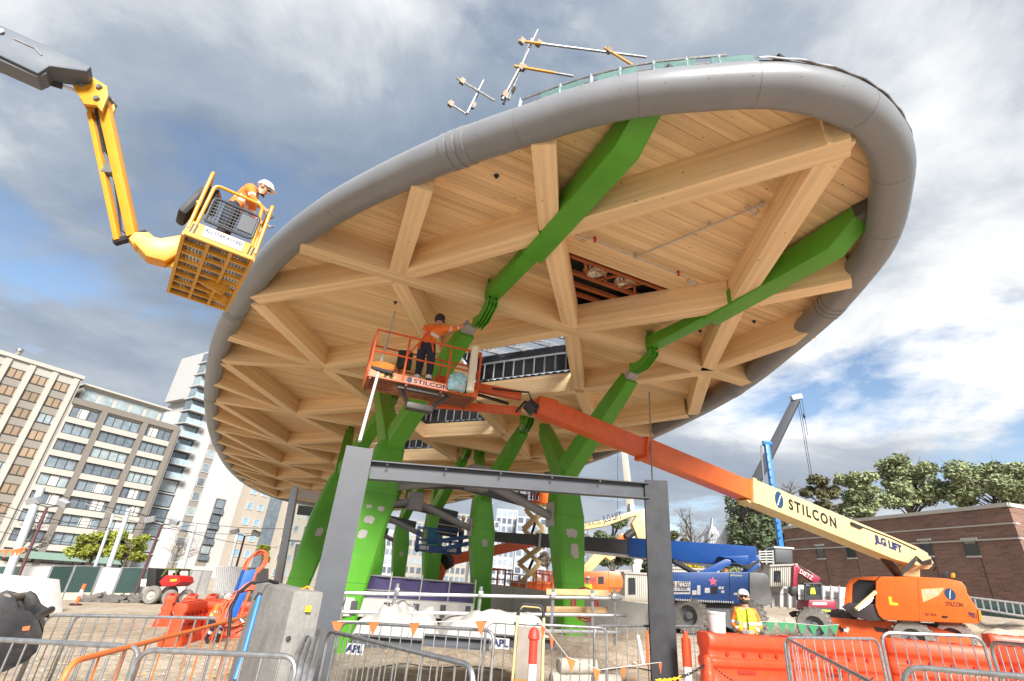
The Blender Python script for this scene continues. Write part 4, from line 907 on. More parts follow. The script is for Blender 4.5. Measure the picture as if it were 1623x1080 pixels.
MB().lathe([(.06, -.02), (.06, 0), (.01, .002)], 12, hit(6, 65, GP2) - away(GP2) * .2, 'y').build('boom_lamp', WHITE, YW, True, world=True)
# ---------- blue telescopic lift behind the right post
BP = plane(1140, 930, 19, 102)
B_ = thing('boom_lift', 'blue boom lift with grey counterweight behind the right steel post', 'boom lift', on(hit(1120, 960, BP) + away(BP) * 1.2))
prof('hood', [(1036, 912), (1044, 907), (1187, 907), (1187, 957), (1165, 957), (1062, 951), (1036, 948)], BP, .95, BLUE, B_, .04)
prof('hood', [(1036, 912), (1044, 907), (1187, 907), (1187, 957), (1062, 951), (1036, 948)], BP, .8, BLUE, B_, .04, back=1.55)
prof('counterweight', [(1188, 907), (1212, 908), (1219, 913), (1224, 940), (1225, 957), (1214, 961), (1188, 957)], BP, 2.3, mat('counterweight_grey', (.24, .25, .265), .5), B_, .08, back=.03)
prof('hood_seam', [(1156, 908), (1157, 908), (1157, 956), (1156, 956)], BP, .01, INK, B_, 0, back=-.008)
prof('turntable', [(1060, 952), (1165, 958), (1160, 964), (1075, 962)], BP, 1.6, BLACKM, B_, .01, back=.3)
prof('chassis', [(1075, 960), (1115, 959), (1165, 962), (1172, 985), (1168, 1000), (1140, 990), (1122, 983), (1118, 975)], BP, 1.4, DGREY, B_, .03, back=.35)
nb = away(BP)
for px, bk in (((1097, 985), .25), ((1190, 990), .3), ((1080, 985), 2.0), ((1180, 990), 2.0)):
    c = hit(*px, BP) + nb * bk; c.z = gz(c.x, c.y) + .56; wheel(B_, c, (nb + BP[1] * .55).normalized(), .58, .46)
prof('sign_panel', [(1042, 921), (1094, 922), (1094, 942), (1042, 942)], BP, .004, WHITE, B_, 0, back=-.006)
wtext('ALL STAR ACCESS', (1045, 927), (1093, 927), BP, INK, B_, .2, .01, back=-.012); wtext('9401 7.9300', (1058, 933), (1089, 933), BP, NAVY, B_, .12, .01, back=-.012)
prof('sign_bar', [(1043, 937), (1093, 937), (1093, 939), (1043, 939)], BP, .003, NAVY, B_, 0, back=-.012)
for x0, y0, x1, y1, mt in ((1097, 936, 1104, 943, WHITE), (1105, 928, 1110, 943, WHITE), (1117, 932, 1125, 940, WHITE), (1127, 930, 1137, 942, INK), (1139, 930, 1143, 934, WHITE), (1144, 930, 1147, 934, WHITE), (1143, 936, 1148, 940, WHITE), (1163, 940, 1174, 943, WHITE)): prof('decal', [(x0, y0), (x1, y0), (x1, y1), (x0, y1)], BP, .003, mt, B_, 0, back=-.006)
sc_ = hit(1130, 922, BP) - nb * .008; MB().ext([sc_ + (BP[1] * math.cos(a * .628 + 1.57) * (1 if a % 2 == 0 else .45) + Z * math.sin(a * .628 + 1.57) * (1 if a % 2 == 0 else .45)) * .16 for a in range(10)], -nb * .002).build('star_emblem', mat('pink_print', (.7, .12, .22), .5), B_, world=True)
wtext('polyutech', (1158, 912), (1176, 913), BP, mat('pale_yellow_print', (.8, .8, .3), .5), B_, .08)
for k in range(26): 
    x = 1070 + k * 3.6
    if 24 * .5 < abs(k - 9.5) * 2 < 4: continue
    prof('hazard_stripe', [(x, 949 + k * .18), (x + 1.9, 949 + k * .18), (x + 2.9, 952 + k * .18), (x + 1, 952 + k * .18)], BP, .003, WHITE, B_, 0, back=-.006)
# boom reaching back to the platform
u0_, u1_ = at(1200, 884, 19.6), at(785, 851, 25.5)
b2 = (u1_ - u0_).normalized()
MB().bar(u0_, u0_.lerp(u1_, .42), .5, .72).build('main_boom', BLUE, B_, bevel=.02, world=True)
MB().bar(u0_.lerp(u1_, .12) - Z * .40, u0_.lerp(u1_, .62) - Z * .30, .3, .12).build('cable_tray', ALU, B_, bevel=.01, world=True)
MB().bar(u0_.lerp(u1_, .40), u0_.lerp(u1_, .80), .40, .56).build('boom_stage', STEEL, B_, bevel=.02, world=True)
MB().bar(u0_.lerp(u1_, .78), u1_, .32, .44).build('boom_stage', STEEL, B_, bevel=.02, world=True)
MB().bar(u0_.lerp(u1_, .775), u0_.lerp(u1_, .785), .44, .62).build('stage_collar', GALV, B_, world=True)
B3 = plane(1150, 890, 19.6, 102)
prof('lift_link', [(1106, 908), (1112, 905), (1150, 886), (1158, 888), (1160, 894), (1132, 909)], B3, .25, BLUE, B_, .02)
prof('lift_link', [(1174, 909), (1192, 890), (1199, 889), (1204, 898), (1190, 909)], B3, .25, BLUE, B_, .02)
prof('boom_heel', [(1140, 882), (1204, 880), (1205, 893), (1190, 890), (1176, 898), (1160, 886)], B3, .4, BLUE, B_, .02, back=.1)
MB().tube([at(1066, 889, 19.4), at(1104, 910, 19.5)], .09, 10).build('lift_cylinder', BLACK, B_, True, world=True)
for k in range(4): MB().tube([at(1160 + k * 3, 893, 19.3), at(1185, 897 + k * 2, 19.3), at(1204, 888, 19.4), at(1209, 897 + k * 2, 19.5), at(1200 + k * 2, 906, 19.5)], .025, 6).build('hose', BLACK, B_, True, world=True)
prof('beacon', [(1149, 907), (1149, 903), (1154, 903), (1154, 907)], B3, .1, FLAG, B_, 0)
# jib and platform of the blue lift
j1 = at(690, 868, 26.2)
for dz in (.28, -.12): MB().bar(u1_ + Z * dz * .6, j1 + Z * dz, .14, .17).build('jib_arm', BLUE, B_, bevel=.01, world=True)
PA, PB = at(657, 873, 26.6), at(728, 878, 26.6); PB.z = PA.z; px_ = (PB - PA).normalized(); py_ = Vector((-px_.y, px_.x, 0))
cage(B_, PA, px_, py_, (PB - PA).length, .9, 1.1, BLUE, .03, (.5,), (0, .25, .5, .75, 1), BLUE, .3, BLUE)
for q in (.1, .72): MB().ext([PA + px_ * ((PB - PA).length * q + a) - py_ * .02 + Z * z for a, z in ((0, .08), (.45, .08), (.45, .26), (0, .26))], -py_ * .003).build('decal', WHITE, B_, world=True)
MB().box(PA + px_ * .8 + py_ * .4 + Z * .75, (.5, .4, .7)).build('control_box', mat('teal_box', (.02, .14, .28), .5), B_, bevel=.03, world=True)
o = MB().box((0, 0, .45), (1.05, .6, .75), Euler((0, .06, .1)).to_matrix()).build('black_crate', BLACK, bevel=.03); o.location = PA + px_ * 1.45 + py_ * .45 + Z * .75; tag(o, 'large black crate carried on the blue lift platform', 'crate')
for z in (.2, .55): MB().box((0, -.31, z), (1.0, .03, .05), Euler((0, .06, .1)).to_matrix()).build('rib', GALV, o)
# ---------- orange lift with cream folded boom farther back
XP = plane(950, 920, 30, 95)
X_ = thing('boom_lift', 'distant orange boom lift with folded cream boom behind the concrete wall', 'boom lift', on(hit(950, 945, XP) + away(XP)))
prof('hood', [(910, 930), (911, 918), (916, 911), (930, 906), (962, 905), (984, 907), (988, 920), (987, 932), (980, 940), (912, 938)], XP, 2.2, ORANGE, X_, .08)
prof('hood_window', [(948, 914), (957, 914), (957, 926), (948, 926)], XP, .01, BLACKM, X_, 0, back=-.01)
wtext('9401 7.9300', (917, 920), (945, 918), XP, NAVY, X_, .22, .01); wtext('ACCESS HIRE', (917, 925), (945, 924), XP, mat('maroon_print', (.35, .04, .08), .5), X_, .2, .01)
prof('seam', [(964, 906), (965, 906), (966, 937), (965, 937)], XP, .01, ORANGE2, X_, 0, back=-.01)
for k in range(8): prof('hazard_stripe', [(964 + k * 3, 931), (965.5 + k * 3, 931), (966.5 + k * 3, 934), (965 + k * 3, 934)], XP, .004, INK, X_, 0, back=-.01)
prof('riser', [(898, 925), (952, 868), (962, 858), (982, 862), (978, 884), (970, 888), (962, 882), (940, 905), (915, 912), (905, 930)], XP, .6, CREAM, X_, .03, back=.7)
prof('riser_head', [(1004, 828), (1018, 806), (1030, 804), (1042, 812), (1042, 860), (1016, 858)], XP, .8, CREAM, X_, .03, back=.5)
prof('upper_boom', [(904, 842), (904, 833), (960, 822), (1005, 808), (1020, 806), (1018, 814), (1000, 818), (962, 832)], XP, .5, CREAM, X_, .02, back=.6)
wtext('JLG LIFT', (957, 823), (988, 816), XP, NAVY, X_, .5, .02, back=.59); wtext('ALL STAR ACCESS', (921, 831), (954, 825), XP, INK, X_, .25, .0, back=.59)
prof('link_cover', [(980, 855), (983, 846), (990, 843), (996, 855)], XP, .4, ORANGE, X_, .02, back=.7); MB().tube([at(992, 852, 30.5), at(1004, 843, 30.5)], .22, 10).build('cylinder', BLACK, X_, True, world=True)
for px in ((918, 945), (978, 948)):
    c = hit(*px, XP) + away(XP) * .3; c.z = gz(c.x, c.y) + .5; wheel(X_, c, away(XP), .55, .4, False)
# ---------- red-orange boom rising behind the purple mesh
RP_ = plane(720, 880, 31, 95)
O_ = thing('boom_lift', 'rusty orange boom elbow rising behind the purple mesh fence', 'boom lift', on(hit(690, 930, RP_)))
MB().bar(hit(693, 925, RP_), hit(707, 888, RP_), .5, .42).build('lower_arm', ORANGE2, O_, bevel=.03, world=True)
MB().tube([hit(704, 892, RP_) - away(RP_) * .3, hit(712, 886, RP_) + away(RP_) * .3], .45, 12).build('elbow', BLACKM, O_, True, world=True)
MB().bar(hit(714, 888, RP_), at(872, 853, 33), .4, .55).build('upper_arm', ORANGE2, O_, bevel=.03, world=True)
# ---------- scissor lift
SP_ = plane(842, 850, 34, 97); s0 = on(hit(845, 930, SP_))
S_ = thing('scissor_lift', 'cream scissor lift raised high beside the right green column', 'scissor lift', s0)
prof('base', [(808, 920), (880, 924), (880, 940), (808, 936)], SP_, 1.5, ORANGE, S_, .05)
lv = [(842, 922, 16), (838, 893, 17), (842, 865, 16), (845, 838, 16.5), (848, 806, 16)]
for (xa, ya, ra), (xb, yb, rb_) in zip(lv, lv[1:]):
    for bk in (.1, 1.2):
        for sg in (-1, 1):
            MB().bar(hit(xa + sg * ra, ya, SP_) + away(SP_) * (bk + sg * .04), hit(xb - sg * rb_, yb, SP_) + away(SP_) * (bk + sg * .04), .10, .24).build('scissor_arm', CREAM, S_, bevel=.01, world=True)
    MB().tube([hit(xa + 15, ya, SP_), hit(xa + 15, ya, SP_) + away(SP_) * 1.4], .07, 8).build('pivot_bar', CREAM, S_, True, world=True); MB().tube([hit(xa - 15, ya, SP_), hit(xa - 15, ya, SP_) + away(SP_) * 1.4], .07, 8).build('pivot_bar', CREAM, S_, True, world=True)
MB().tube([hit(836, 905, SP_) + away(SP_) * .7, hit(846, 882, SP_) + away(SP_) * .7], .09, 8).build('ram', BLACK, S_, True, world=True); MB().tube([hit(840, 850, SP_) + away(SP_) * .7, hit(848, 826, SP_) + away(SP_) * .7], .09, 8).build('ram', BLACK, S_, True, world=True)
a0, a1 = hit(820, 797, SP_), hit(875, 802, SP_); a1.z = a0.z; sx_ = (a1 - a0).normalized(); sy_ = Vector((-sx_.y, sx_.x, 0)); SPL = a0
cage(S_, a0, sx_, sy_, (a1 - a0).length, 1.3, 1.1, ORANGE, .03, (.5,), (0, .25, .5, .75, 1), CREAM, .2, ORANGE)
MB().box(a0 + sx_ * 2.0 - sy_ * .04 + Z * .45, (1.2, .05, .7), Matrix.Rotation(math.atan2(sx_.y, sx_.x), 3, 'Z')).build('front_panel', ORANGE, S_, world=True)
# ================================================================== people
def person(name, label, loc, rz, J, top, legs, scale=1.0, helmet=HELM, vest=None, beard=False, gloves=None, tilt=0.0):
    """one continuous skinned body; J = joints, x right of the person, facing -y, z up"""
    base = dict(pel=(0, 0, .95), bel=(0, 0, 1.10), che=(0, 0, 1.30), nek=(0, .0, 1.47), jaw=(0, -.035, 1.56), hea=(0, -.01, 1.66), crn=(0, -.005, 1.73),
                shL=(-.17, 0, 1.41), elL=(-.23, .02, 1.14), wrL=(-.22, -.08, .90), haL=(-.22, -.11, .82), shR=(.17, 0, 1.41), elR=(.23, .02, 1.14), wrR=(.22, -.08, .90), haR=(.22, -.11, .82),
                hiL=(-.10, 0, .90), knL=(-.11, -.02, .50), anL=(-.12, .02, .10), toL=(-.13, -.13, .05), hiR=(.10, 0, .90), knR=(.11, -.02, .50), anR=(.12, .02, .10), toR=(.13, -.13, .05))
    base.update(J); names = list(base); ix = {n: i for i, n in enumerate(names)}
    rad = dict(pel=(.165, .12), bel=(.155, .12), che=(.175, .13), nek=.062, jaw=.075, hea=.088, crn=.06, shL=.085, elL=.056, wrL=.042, haL=.036, hiL=.105, knL=.075, anL=.055, toL=.045)
    for k in list(rad):
        if k.endswith('L'): rad[k[:-1] + 'R'] = rad[k]
    E = [('pel', 'bel', 0), ('bel', 'che', 0), ('che', 'nek', 2), ('nek', 'jaw', 2), ('jaw', 'hea', 2), ('hea', 'crn', 2)]
    for s_ in 'LR': E += [('che', 'sh' + s_, 0), ('sh' + s_, 'el' + s_, 0), ('el' + s_, 'wr' + s_, 0), ('wr' + s_, 'ha' + s_, 2), ('pel', 'hi' + s_, 1), ('hi' + s_, 'kn' + s_, 1), ('kn' + s_, 'an' + s_, 1), ('an' + s_, 'to' + s_, 3)]
    me = bpy.data.meshes.new(name); me.from_pydata([base[n] for n in names], [(ix[a], ix[b]) for a, b, _ in E], [])
    o = bpy.data.objects.new(name, me); COL.objects.link(o)
    o.modifiers.new('s', 'SKIN'); sk = me.skin_vertices[0].data
    for n in names:
        r_ = rad[n]; sk[ix[n]].radius = r_ if isinstance(r_, tuple) else (r_, r_); sk[ix[n]].use_root = n == 'pel'
    su = o.modifiers.new('u', 'SUBSURF'); su.levels = 2; su.render_levels = 2
    bpy.context.view_layer.update()
    body = bpy.data.meshes.new_from_object(o.evaluated_get(bpy.context.evaluated_depsgraph_get())); bpy.data.objects.remove(o)
    body.materials.clear()
    for m_ in (top, legs, SKIN, BLACK, REFL, vest or top): body.materials.append(m_)
    seg = [(Vector(base[a]), Vector(base[b]), t, a, b) for a, b, t in E]
    for p in body.polygons:
        c = p.center; best = None
        for a, b, t, na, nb_ in seg:
            d = b - a; q = max(0, min(1, (c - a).dot(d) / d.length_squared)); ds = (a + d * q - c).length - .02 * (t == 2)
            if best is None or ds < best[0]: best = (ds, t, na, nb_, q)
        t = best[1]
        if best[2] == 'che' and best[3] == 'nek' and best[4] < .8: t = 5
        if best[2] == 'pel' and best[3] == 'bel' and best[4] < .3: t = 1
        if t == 0:
            if best[3] in ('bel', 'che') : t = 5
            if best[3] == 'che' and .25 < best[4] < .5: t = 4
            if best[2].startswith('sh') and .62 < best[4] < .82: t = 4
            if best[2].startswith('el') and .35 < best[4] < .55: t = 4
        if best[2].startswith('kn') and .45 < best[4] < .6 and t == 1: t = 4
        p.material_index = t; p.use_smooth = True
    ob = bpy.data.objects.new(name, body); COL.objects.link(ob)
    ob.matrix_basis = Matrix.Translation(Vector(loc)) @ Matrix.Rotation(rz, 4, 'Z') @ Matrix.Scale(scale, 4)
    tag(ob, label, 'person')
    hc = Vector(base['hea']); ax = (Vector(base['crn']) - Vector(base['jaw'])).normalized(); fw = Vector((0, -1, 0)); fw = (fw - ax * fw.dot(ax)).normalized(); rt = fw.cross(ax)
    def put(m_, nm, mt, sm=True):
        m_.v = [tuple(hc + rt * v[0] + fw * (-v[1]) + ax * v[2]) for v in m_.v]; return m_.build(nm, mt, ob, sm)
    if helmet:
        m_ = MB(); rings = []
        for zz, r_ in ((.02, 1.0), (.05, 1.0), (.09, .93), (.125, .75), (.15, .42), (.157, .08)): rings.append([Vector((.112 * r_ * math.cos(a * .3927), .132 * r_ * math.sin(a * .3927), zz)) for a in range(16)])
        put(m_.loft(rings), 'helmet', helmet)
        put(MB().ext([Vector((x, y, .025)) for x, y in ((-.10, -.08), (-.07, -.16), (0, -.185), (.07, -.16), (.10, -.08))], (0, 0, .012)), 'helmet_brim', helmet, False)
    put(MB().loft([[Vector((x * w_, -.075 - d_, z)) for x in (-1, 1)] + [Vector((w_ * .4, -.06, z)), Vector((-w_ * .4, -.06, z))] for z, w_, d_ in ((-.045, .017, .045), (-.02, .012, .035), (.01, .008, .012))]), 'nose', SKIN)
    for s_ in (-1, 1): put(MB().lathe([(.002, -.03), (.022, -.02), (.028, 0), (.02, .02), (.003, .03)], 8, (s_ * .088, .01, -.02)), 'ear', SKIN)
    put(MB().box((0, -.083, .002), (.12, .03, .028)), 'safety_glasses', BLACKM, False)
    if beard: put(MB().loft([[Vector((.075 * q * math.cos(a * .524), -.02 + .075 * q * math.sin(a * .524), z)) for a in range(12)] for z, q in ((-.13, .7), (-.10, 1.1), (-.055, 1.06))]), 'beard', HAIR)
    # gloved hands with five bent fingers
    for s_, sg in (('L', -1), ('R', 1)):
        h0, w0 = Vector(base['ha' + s_]), Vector(base['wr' + s_]); d = (h0 - w0).normalized(); sd_ = d.cross(Vector((.2, 1, .3))).normalized(); n_ = sd_.cross(d)
        m_ = MB(); m_.bar(w0 + d * .02, h0 + d * .04, .085, .038, up=n_)
        for f, ln in enumerate((.065, .075, .07, .055)):
            b0 = h0 + d * .035 + sd_ * (.033 - .022 * f); m_.tube([b0, b0 + d * ln * .5 + n_ * .008, b0 + d * ln * .8 + n_ * .032, b0 + d * ln * .75 + n_ * .055], [.011, .011, .010, .008], 6)
        b0 = w0 + d * .035 + sd_ * .04; m_.tube([b0, b0 + d * .03 + sd_ * .03 + n_ * .01, b0 + d * .06 + sd_ * .03 + n_ * .03], [.013, .012, .009], 6)
        m_.build('glove', gloves or mat('grey_glove', (.30, .30, .31), .8), ob, True)
    return ob
def torso_vest(ob, J, m, zlo, zhi, open_front=True):
    pass
# site worker at the right
wp = at(1181, 970, 10.9); wp = on(wp)
pw = person('person', 'worker in yellow vest and white helmet standing by the blue boom lift', wp, R(-22), dict(elL=(-.25, .03, 1.15), wrL=(-.07, -.19, 1.03), haL=(.0, -.20, 1.01), elR=(.25, .03, 1.15), wrR=(.07, -.19, 1.04), haR=(.0, -.23, 1.04)), HIVIS_O, KHAKI, .97, vest=HIVIS_Y, beard=True)
m_ = MB(); rings = []
for zz, rx, ry in ((.80, .20, .165), (.95, .195, .16), (1.10, .185, .155), (1.28, .205, .165), (1.42, .20, .13), (1.475, .12, .09)): rings.append([Vector((rx * math.cos(a * .3491), ry * math.sin(a * .3491), zz)) for a in range(-4, 13)])
n_ = 17; vs = [v for r_ in rings for v in r_]; m_.add(vs, [(i * n_ + j, i * n_ + j + 1, (i + 1) * n_ + j + 1, (i + 1) * n_ + j) for i in range(5) for j in range(n_ - 1)])
o = m_.build('vest', HIVIS_Y, pw, True); sm_ = o.modifiers.new('t', 'SOLIDIFY'); sm_.thickness = .012
for z0 in (.93, 1.18): 
    m_ = MB(); m_.add([Vector(((.215 if z0 > 1 else .203) * math.cos(a * .3491), (.178 if z0 > 1 else .172) * math.sin(a * .3491), z)) for z in (z0, z0 + .05) for a in range(-4, 13)], [(j, j + 1, 17 + j + 1, 17 + j) for j in range(16)]); m_.build('reflective_band', REFL, pw, True)
# worker in the orange basket, seen from behind, reaching up to the bracket
wp = BA + bx * 1.22 + by * .45 + Vector((0, 0, .05)); az = math.atan2(bx.y, bx.x)
po = person('person', 'worker in orange vest reaching up to the green bracket from the orange basket', wp, az + R(150), dict(pel=(.02, .02, .93), bel=(0, .0, 1.10), che=(-.04, -.05, 1.30), nek=(-.08, -.09, 1.46), jaw=(-.1, -.14, 1.54), hea=(-.11, -.13, 1.64), crn=(-.115, -.13, 1.71), shL=(-.21, -.06, 1.40), elL=(-.42, -.16, 1.42), wrL=(-.56, -.26, 1.55), haL=(-.60, -.30, 1.61), shR=(.11, -.10, 1.42), elR=(.02, -.36, 1.42), wrR=(-.22, -.46, 1.52), haR=(-.30, -.48, 1.56), hiL=(-.09, .02, .89), hiR=(.11, .02, .89)), HIVIS_O, PANTS, 1.2, helmet=None)
HN = mat('harness_orange', (.85, .12, .03), .6)
for p in ([(-.15, .05, 1.40), (.05, .16, 1.15), (.12, .14, .93), (.15, .02, .72), (.06, -.1, .78)], [(.15, .02, 1.42), (-.05, .16, 1.15), (-.13, .12, .93), (-.16, .02, .72), (-.08, -.1, .78)]): MB().tube(p, .018, 6).build('harness_strap', HN, po, True)
MB().tube([(.0, .16, 1.2), (.06, .3, .9), (.2, .4, .6)], .015, 6).build('lanyard', HN, po, True)
m_ = MB().lathe([(.1, -.05), (.115, 0), (.1, .07), (.05, .12)], 12, (-.11, -.13, 1.63)); m_.build('cap', BLACK, po, True)
# worker in the yellow basket
wp = YA + yx * (YL * .45) + yy * .62 + Vector((0, 0, .05)); az = math.atan2(yx.y, yx.x)
person('person', 'worker in orange shirt and white helmet leaning from the yellow basket', wp, az + R(75), dict(bel=(0, -.04, 1.10), che=(0, -.14, 1.27), nek=(0, -.24, 1.41), jaw=(0, -.30, 1.46), hea=(0, -.33, 1.55), crn=(0, -.34, 1.62), shL=(-.17, -.19, 1.37), elL=(-.25, -.28, 1.12), wrL=(-.18, -.48, 1.02), haL=(-.15, -.55, 1.0), shR=(.17, -.19, 1.37), elR=(.27, -.25, 1.12), wrR=(.22, -.46, 1.0), haR=(.2, -.54, .98)), HIVIS_O, PANTS, 1.08)
# far workers
q = PA + px_ * 2.15 + py_ * .45 + Z * .05
person('person', 'small worker in orange on the blue lift platform under the canopy', q, R(120), dict(elL=(-.28, -.15, 1.3), wrL=(-.3, -.35, 1.5), haL=(-.3, -.4, 1.56), elR=(.28, -.15, 1.3), wrR=(.3, -.35, 1.5), haR=(.3, -.4, 1.56)), HIVIS_O, PANTS, 1.0)
q = SPL + sx_ * .95 + sy_ * .6 + Z * .05
person('person', 'worker in orange standing on the raised scissor lift platform', q, R(20), {}, HIVIS_O, PANTS, 1.0)
q = SPL + sx_ * 1.35 + sy_ * .75 + Z * .05
person('person', 'second worker on the scissor lift platform, beside the orange panel', q, R(-40), {}, HIVIS_O, PANTS, .97, helmet=mat('orange_helmet', (.8, .2, .03), .4))
q = on(at(931, 940, 27)); person('person', 'worker in yellow vest and white helmet behind the concrete wall', q, R(10), {}, HIVIS_Y, PANTS, 1.0)
q = on(at(349, 955, 16)); person('person', 'crouching worker in hi-vis behind the red barrier stack', q, R(60), dict(pel=(0, .1, .45), bel=(0, .05, .58), che=(0, -.12, .78), nek=(0, -.22, .92), jaw=(0, -.28, .97), hea=(0, -.30, 1.06), crn=(0, -.31, 1.13), shL=(-.17, -.15, .88), elL=(-.25, -.3, .68), wrL=(-.18, -.45, .55), haL=(-.17, -.5, .5), shR=(.17, -.15, .88), elR=(.25, -.3, .68), wrR=(.18, -.45, .55), haR=(.17, -.5, .5), hiL=(-.1, .08, .42), knL=(-.16, -.32, .48), anL=(-.14, -.05, .1), toL=(-.15, -.2, .05), hiR=(.1, .08, .42), knR=(.16, -.32, .48), anR=(.14, -.05, .1), toR=(.15, -.2, .05)), HIVIS_O, PANTS, 1.0, vest=HIVIS_Y)
# ================================================================== crowd barricades
def barricade(a, b, label, ha=1.06, m=GALV, n=14, depth=None, grp='crowd barricades round the site'):
    if depth: pa, pb = at(*a, depth[0]), at(*b, depth[1])
    else: pa, pb = gp(*a, ha), gp(*b, ha)
    za, zb = pa.z - ha, pb.z - ha
    L = math.hypot(pb.x - pa.x, pb.y - pa.y); d = Vector(((pb.x - pa.x) / L, (pb.y - pa.y) / L, 0))
    t = thing('crowd_barricade', label, 'barricade', ((pa.x + pb.x) / 2, (pa.y + pb.y) / 2, (za + zb) / 2), math.atan2(d.y, d.x), group=grp); sl = (zb - za) / L
    def P(x, z, y=0): return Vector((x - L / 2, y, z + sl * (x - L / 2)))
    MB().tube(rpath([P(0, .12), P(0, ha), P(L, ha), P(L, .12)], .14, 6), .021, 8).build('frame', m, t, True)
    MB().tube([P(0, .15), P(L, .15)], .016, 8).build('bottom_rail', m, t, True)
    for k in range(1, n): MB().tube([P(L * k / n, .15), P(L * k / n, ha - .01)], .0085, 6).build('bar', m, t, True)
    for x in (.12, L - .12): MB().tube(rpath([P(x, .0, -.28), P(x, .12, -.1), P(x, .12, .1), P(x, .0, .28)], .06, 4), .015, 6).build('foot', m, t, True)
    return t
OBAR = mat('orange_barricade_paint', (.80, .20, .05), .45)
B1 = barricade((75, 975), (390, 981), 'galvanised crowd barricade directly in front of the red barrier stack', n=16)
barricade((120, 975), (428, 983), 'galvanised crowd barricade ending at the concrete block', n=16, ha=1.04)
barricade((-190, 1008), (72, 974), 'galvanised crowd barricade in front of the excavator bucket', n=16)
barricade((-40, 1012), (226, 1026), 'nearest galvanised crowd barricade at the left edge', n=12)
barricade((222, 1030), (474, 1041), 'nearest galvanised crowd barricade below the concrete block', n=9)
barricade((110, 1050), (394, 977), 'orange painted crowd barricade leaning among the grey ones', m=OBAR, n=12)
barricade((521, 1000), (752, 1056), 'galvanised crowd barricade slanting down in front of the white tarpaulins', n=12)
for k in range(4): barricade((493 + k * 6, 984 + k * 4), (470 + k * 8, 1040 + k * 8), 'galvanised crowd barricade stacked edge-on at the left post, %s in the stack' % ('first', 'second', 'third', 'fourth')[k], n=10)
barricade((541, 986), (784, 1000), 'galvanised crowd barricade with orange flags before the tarpaulins', n=14)
barricade((771, 986), (962, 996), 'galvanised crowd barricade behind the red and white bollard', n=13)
barricade((942, 992), (1112, 993), 'galvanised crowd barricade at the foot of the right post', n=11)
barricade((1242, 1011), (1391, 1013), 'galvanised crowd barricade in front of the orange barriers, facing us', n=10, depth=(7.6, 8.2))
barricade((1395, 1003), (1556, 1009), 'galvanised crowd barricade below the orange boom lift', n=9, depth=(7.2, 7.0))
barricade((1568, 1017), (1660, 1026), 'galvanised crowd barricade at the right edge', n=7, depth=(6.4, 5.6))
barricade((1246, 1012), (1400, 1092), 'galvanised crowd barricade slanting across the orange barriers', n=12, depth=(7.5, 4.6))
barricade((1428, 1056), (1680, 1078), 'nearest galvanised crowd barricade at the lower right', n=12, depth=(4.6, 4.0))
for (px, py, y), s_, mt in (((290 * .2957 + 0, 1076, 2.9), 'PEDESTRIAN', RED), ((510 * .2957, 1076, 2.9), 'STEMPRO', GALV)):
    pass
# ================================================================== water-filled barriers
def barrier_mesh(L=2.0, H=.98):
    prf = [(.29, 0), (.29, .10), (.16, .38), (.16, .50), (.20, .54), (.20, .62), (.14, .66), (.14, .74), (.19, .80), (.19, .90), (.15, .98)]
    pts = [(x, z * H / .98) for x, z in prf] + [(-x, z * H / .98) for x, z in prf[::-1]]
    rings = []
    for x, sc in ((-L / 2, .80), (-L / 2 + .05, .95), (-L / 2 + .12, 1), (L / 2 - .12, 1), (L / 2 - .05, .95), (L / 2, .80)): rings.append([Vector((x, y * sc, z)) for y, z in pts])
    return MB().loft(rings)
HOLE = mat('barrier_recess', (.30, .02, .01), .7)
def barrier(loc, rz, label, L=2.0, grp=None, detail=True, proto=[None]):
    t = thing('water_barrier', label, 'barrier', loc, rz, group=grp)
    b = barrier_mesh(L).build('shell', BARR, t, bevel=.015)
    for k in range(5):
        x = -L / 2 + L * (k + .5) / 5; MB().box((x, 0, .975), (.14, .12, .03), Matrix.Rotation(.5, 3, 'Z')).build('top_recess', HOLE, t)
        for s_ in (-1, 1):
            if k < 4: MB().lathe([(.035, -.01), (.035, .01)], 10, (x + L * .1, s_ * .152, .70), 'y').build('drain_hole', HOLE, t)
    for s_ in (-1, 1):
        for x in (-.55, .05): MB().box((x * L / 2, s_ * .215, .27), (.2, .05, .15), Matrix.Rotation(s_ * .4, 3, 'X')).build('side_recess', HOLE, t, bevel=.02)
        MB().box((-.1 * L, s_ * .164, .46), (.34, .02, .05)).build('fork_slot', HOLE, t)
    return t
q0, q1 = at(1113, 1003, 9.2), at(1240, 1008, 9.7)
def bplace(pa, pb, label, txt=True, grp='orange barriers along the front right'):
    c = (pa + pb) / 2; d = pb - pa; d.z = 0; L = d.length; t = barrier((c.x, c.y, c.z - .98), math.atan2(d.y, d.x), label, L, grp)
    if txt: text('Coates', .13, WHITE, t, (.1, -.262, .2), (1, 0, 0), (0, .38, .9), stretch=1.2, bold=.004)
    return t
bplace(q0, q1, 'orange water-filled barrier carrying the white bucket')
bplace(at(1242, 1009, 9.7), at(1384, 1016, 10.2), 'orange water-filled barrier behind the facing barricade, before the lift wheel')
bplace(at(1398, 1012, 8.6), at(1566, 1024, 8.1), 'orange water-filled barrier below the orange boom lift hood')
bplace(at(1570, 1024, 8.1), at(1700, 1034, 7.6), 'orange water-filled barrier at the right edge', False)
bplace(at(1560, 1006, 12.0), at(1690, 1014, 11.6), 'orange water-filled barrier at the back right, behind the others', False)
rgb = random.Random(4)
LBL = ['front row, first from the left', 'front row, second', 'front row, third', 'front row, fourth beside the blue board']
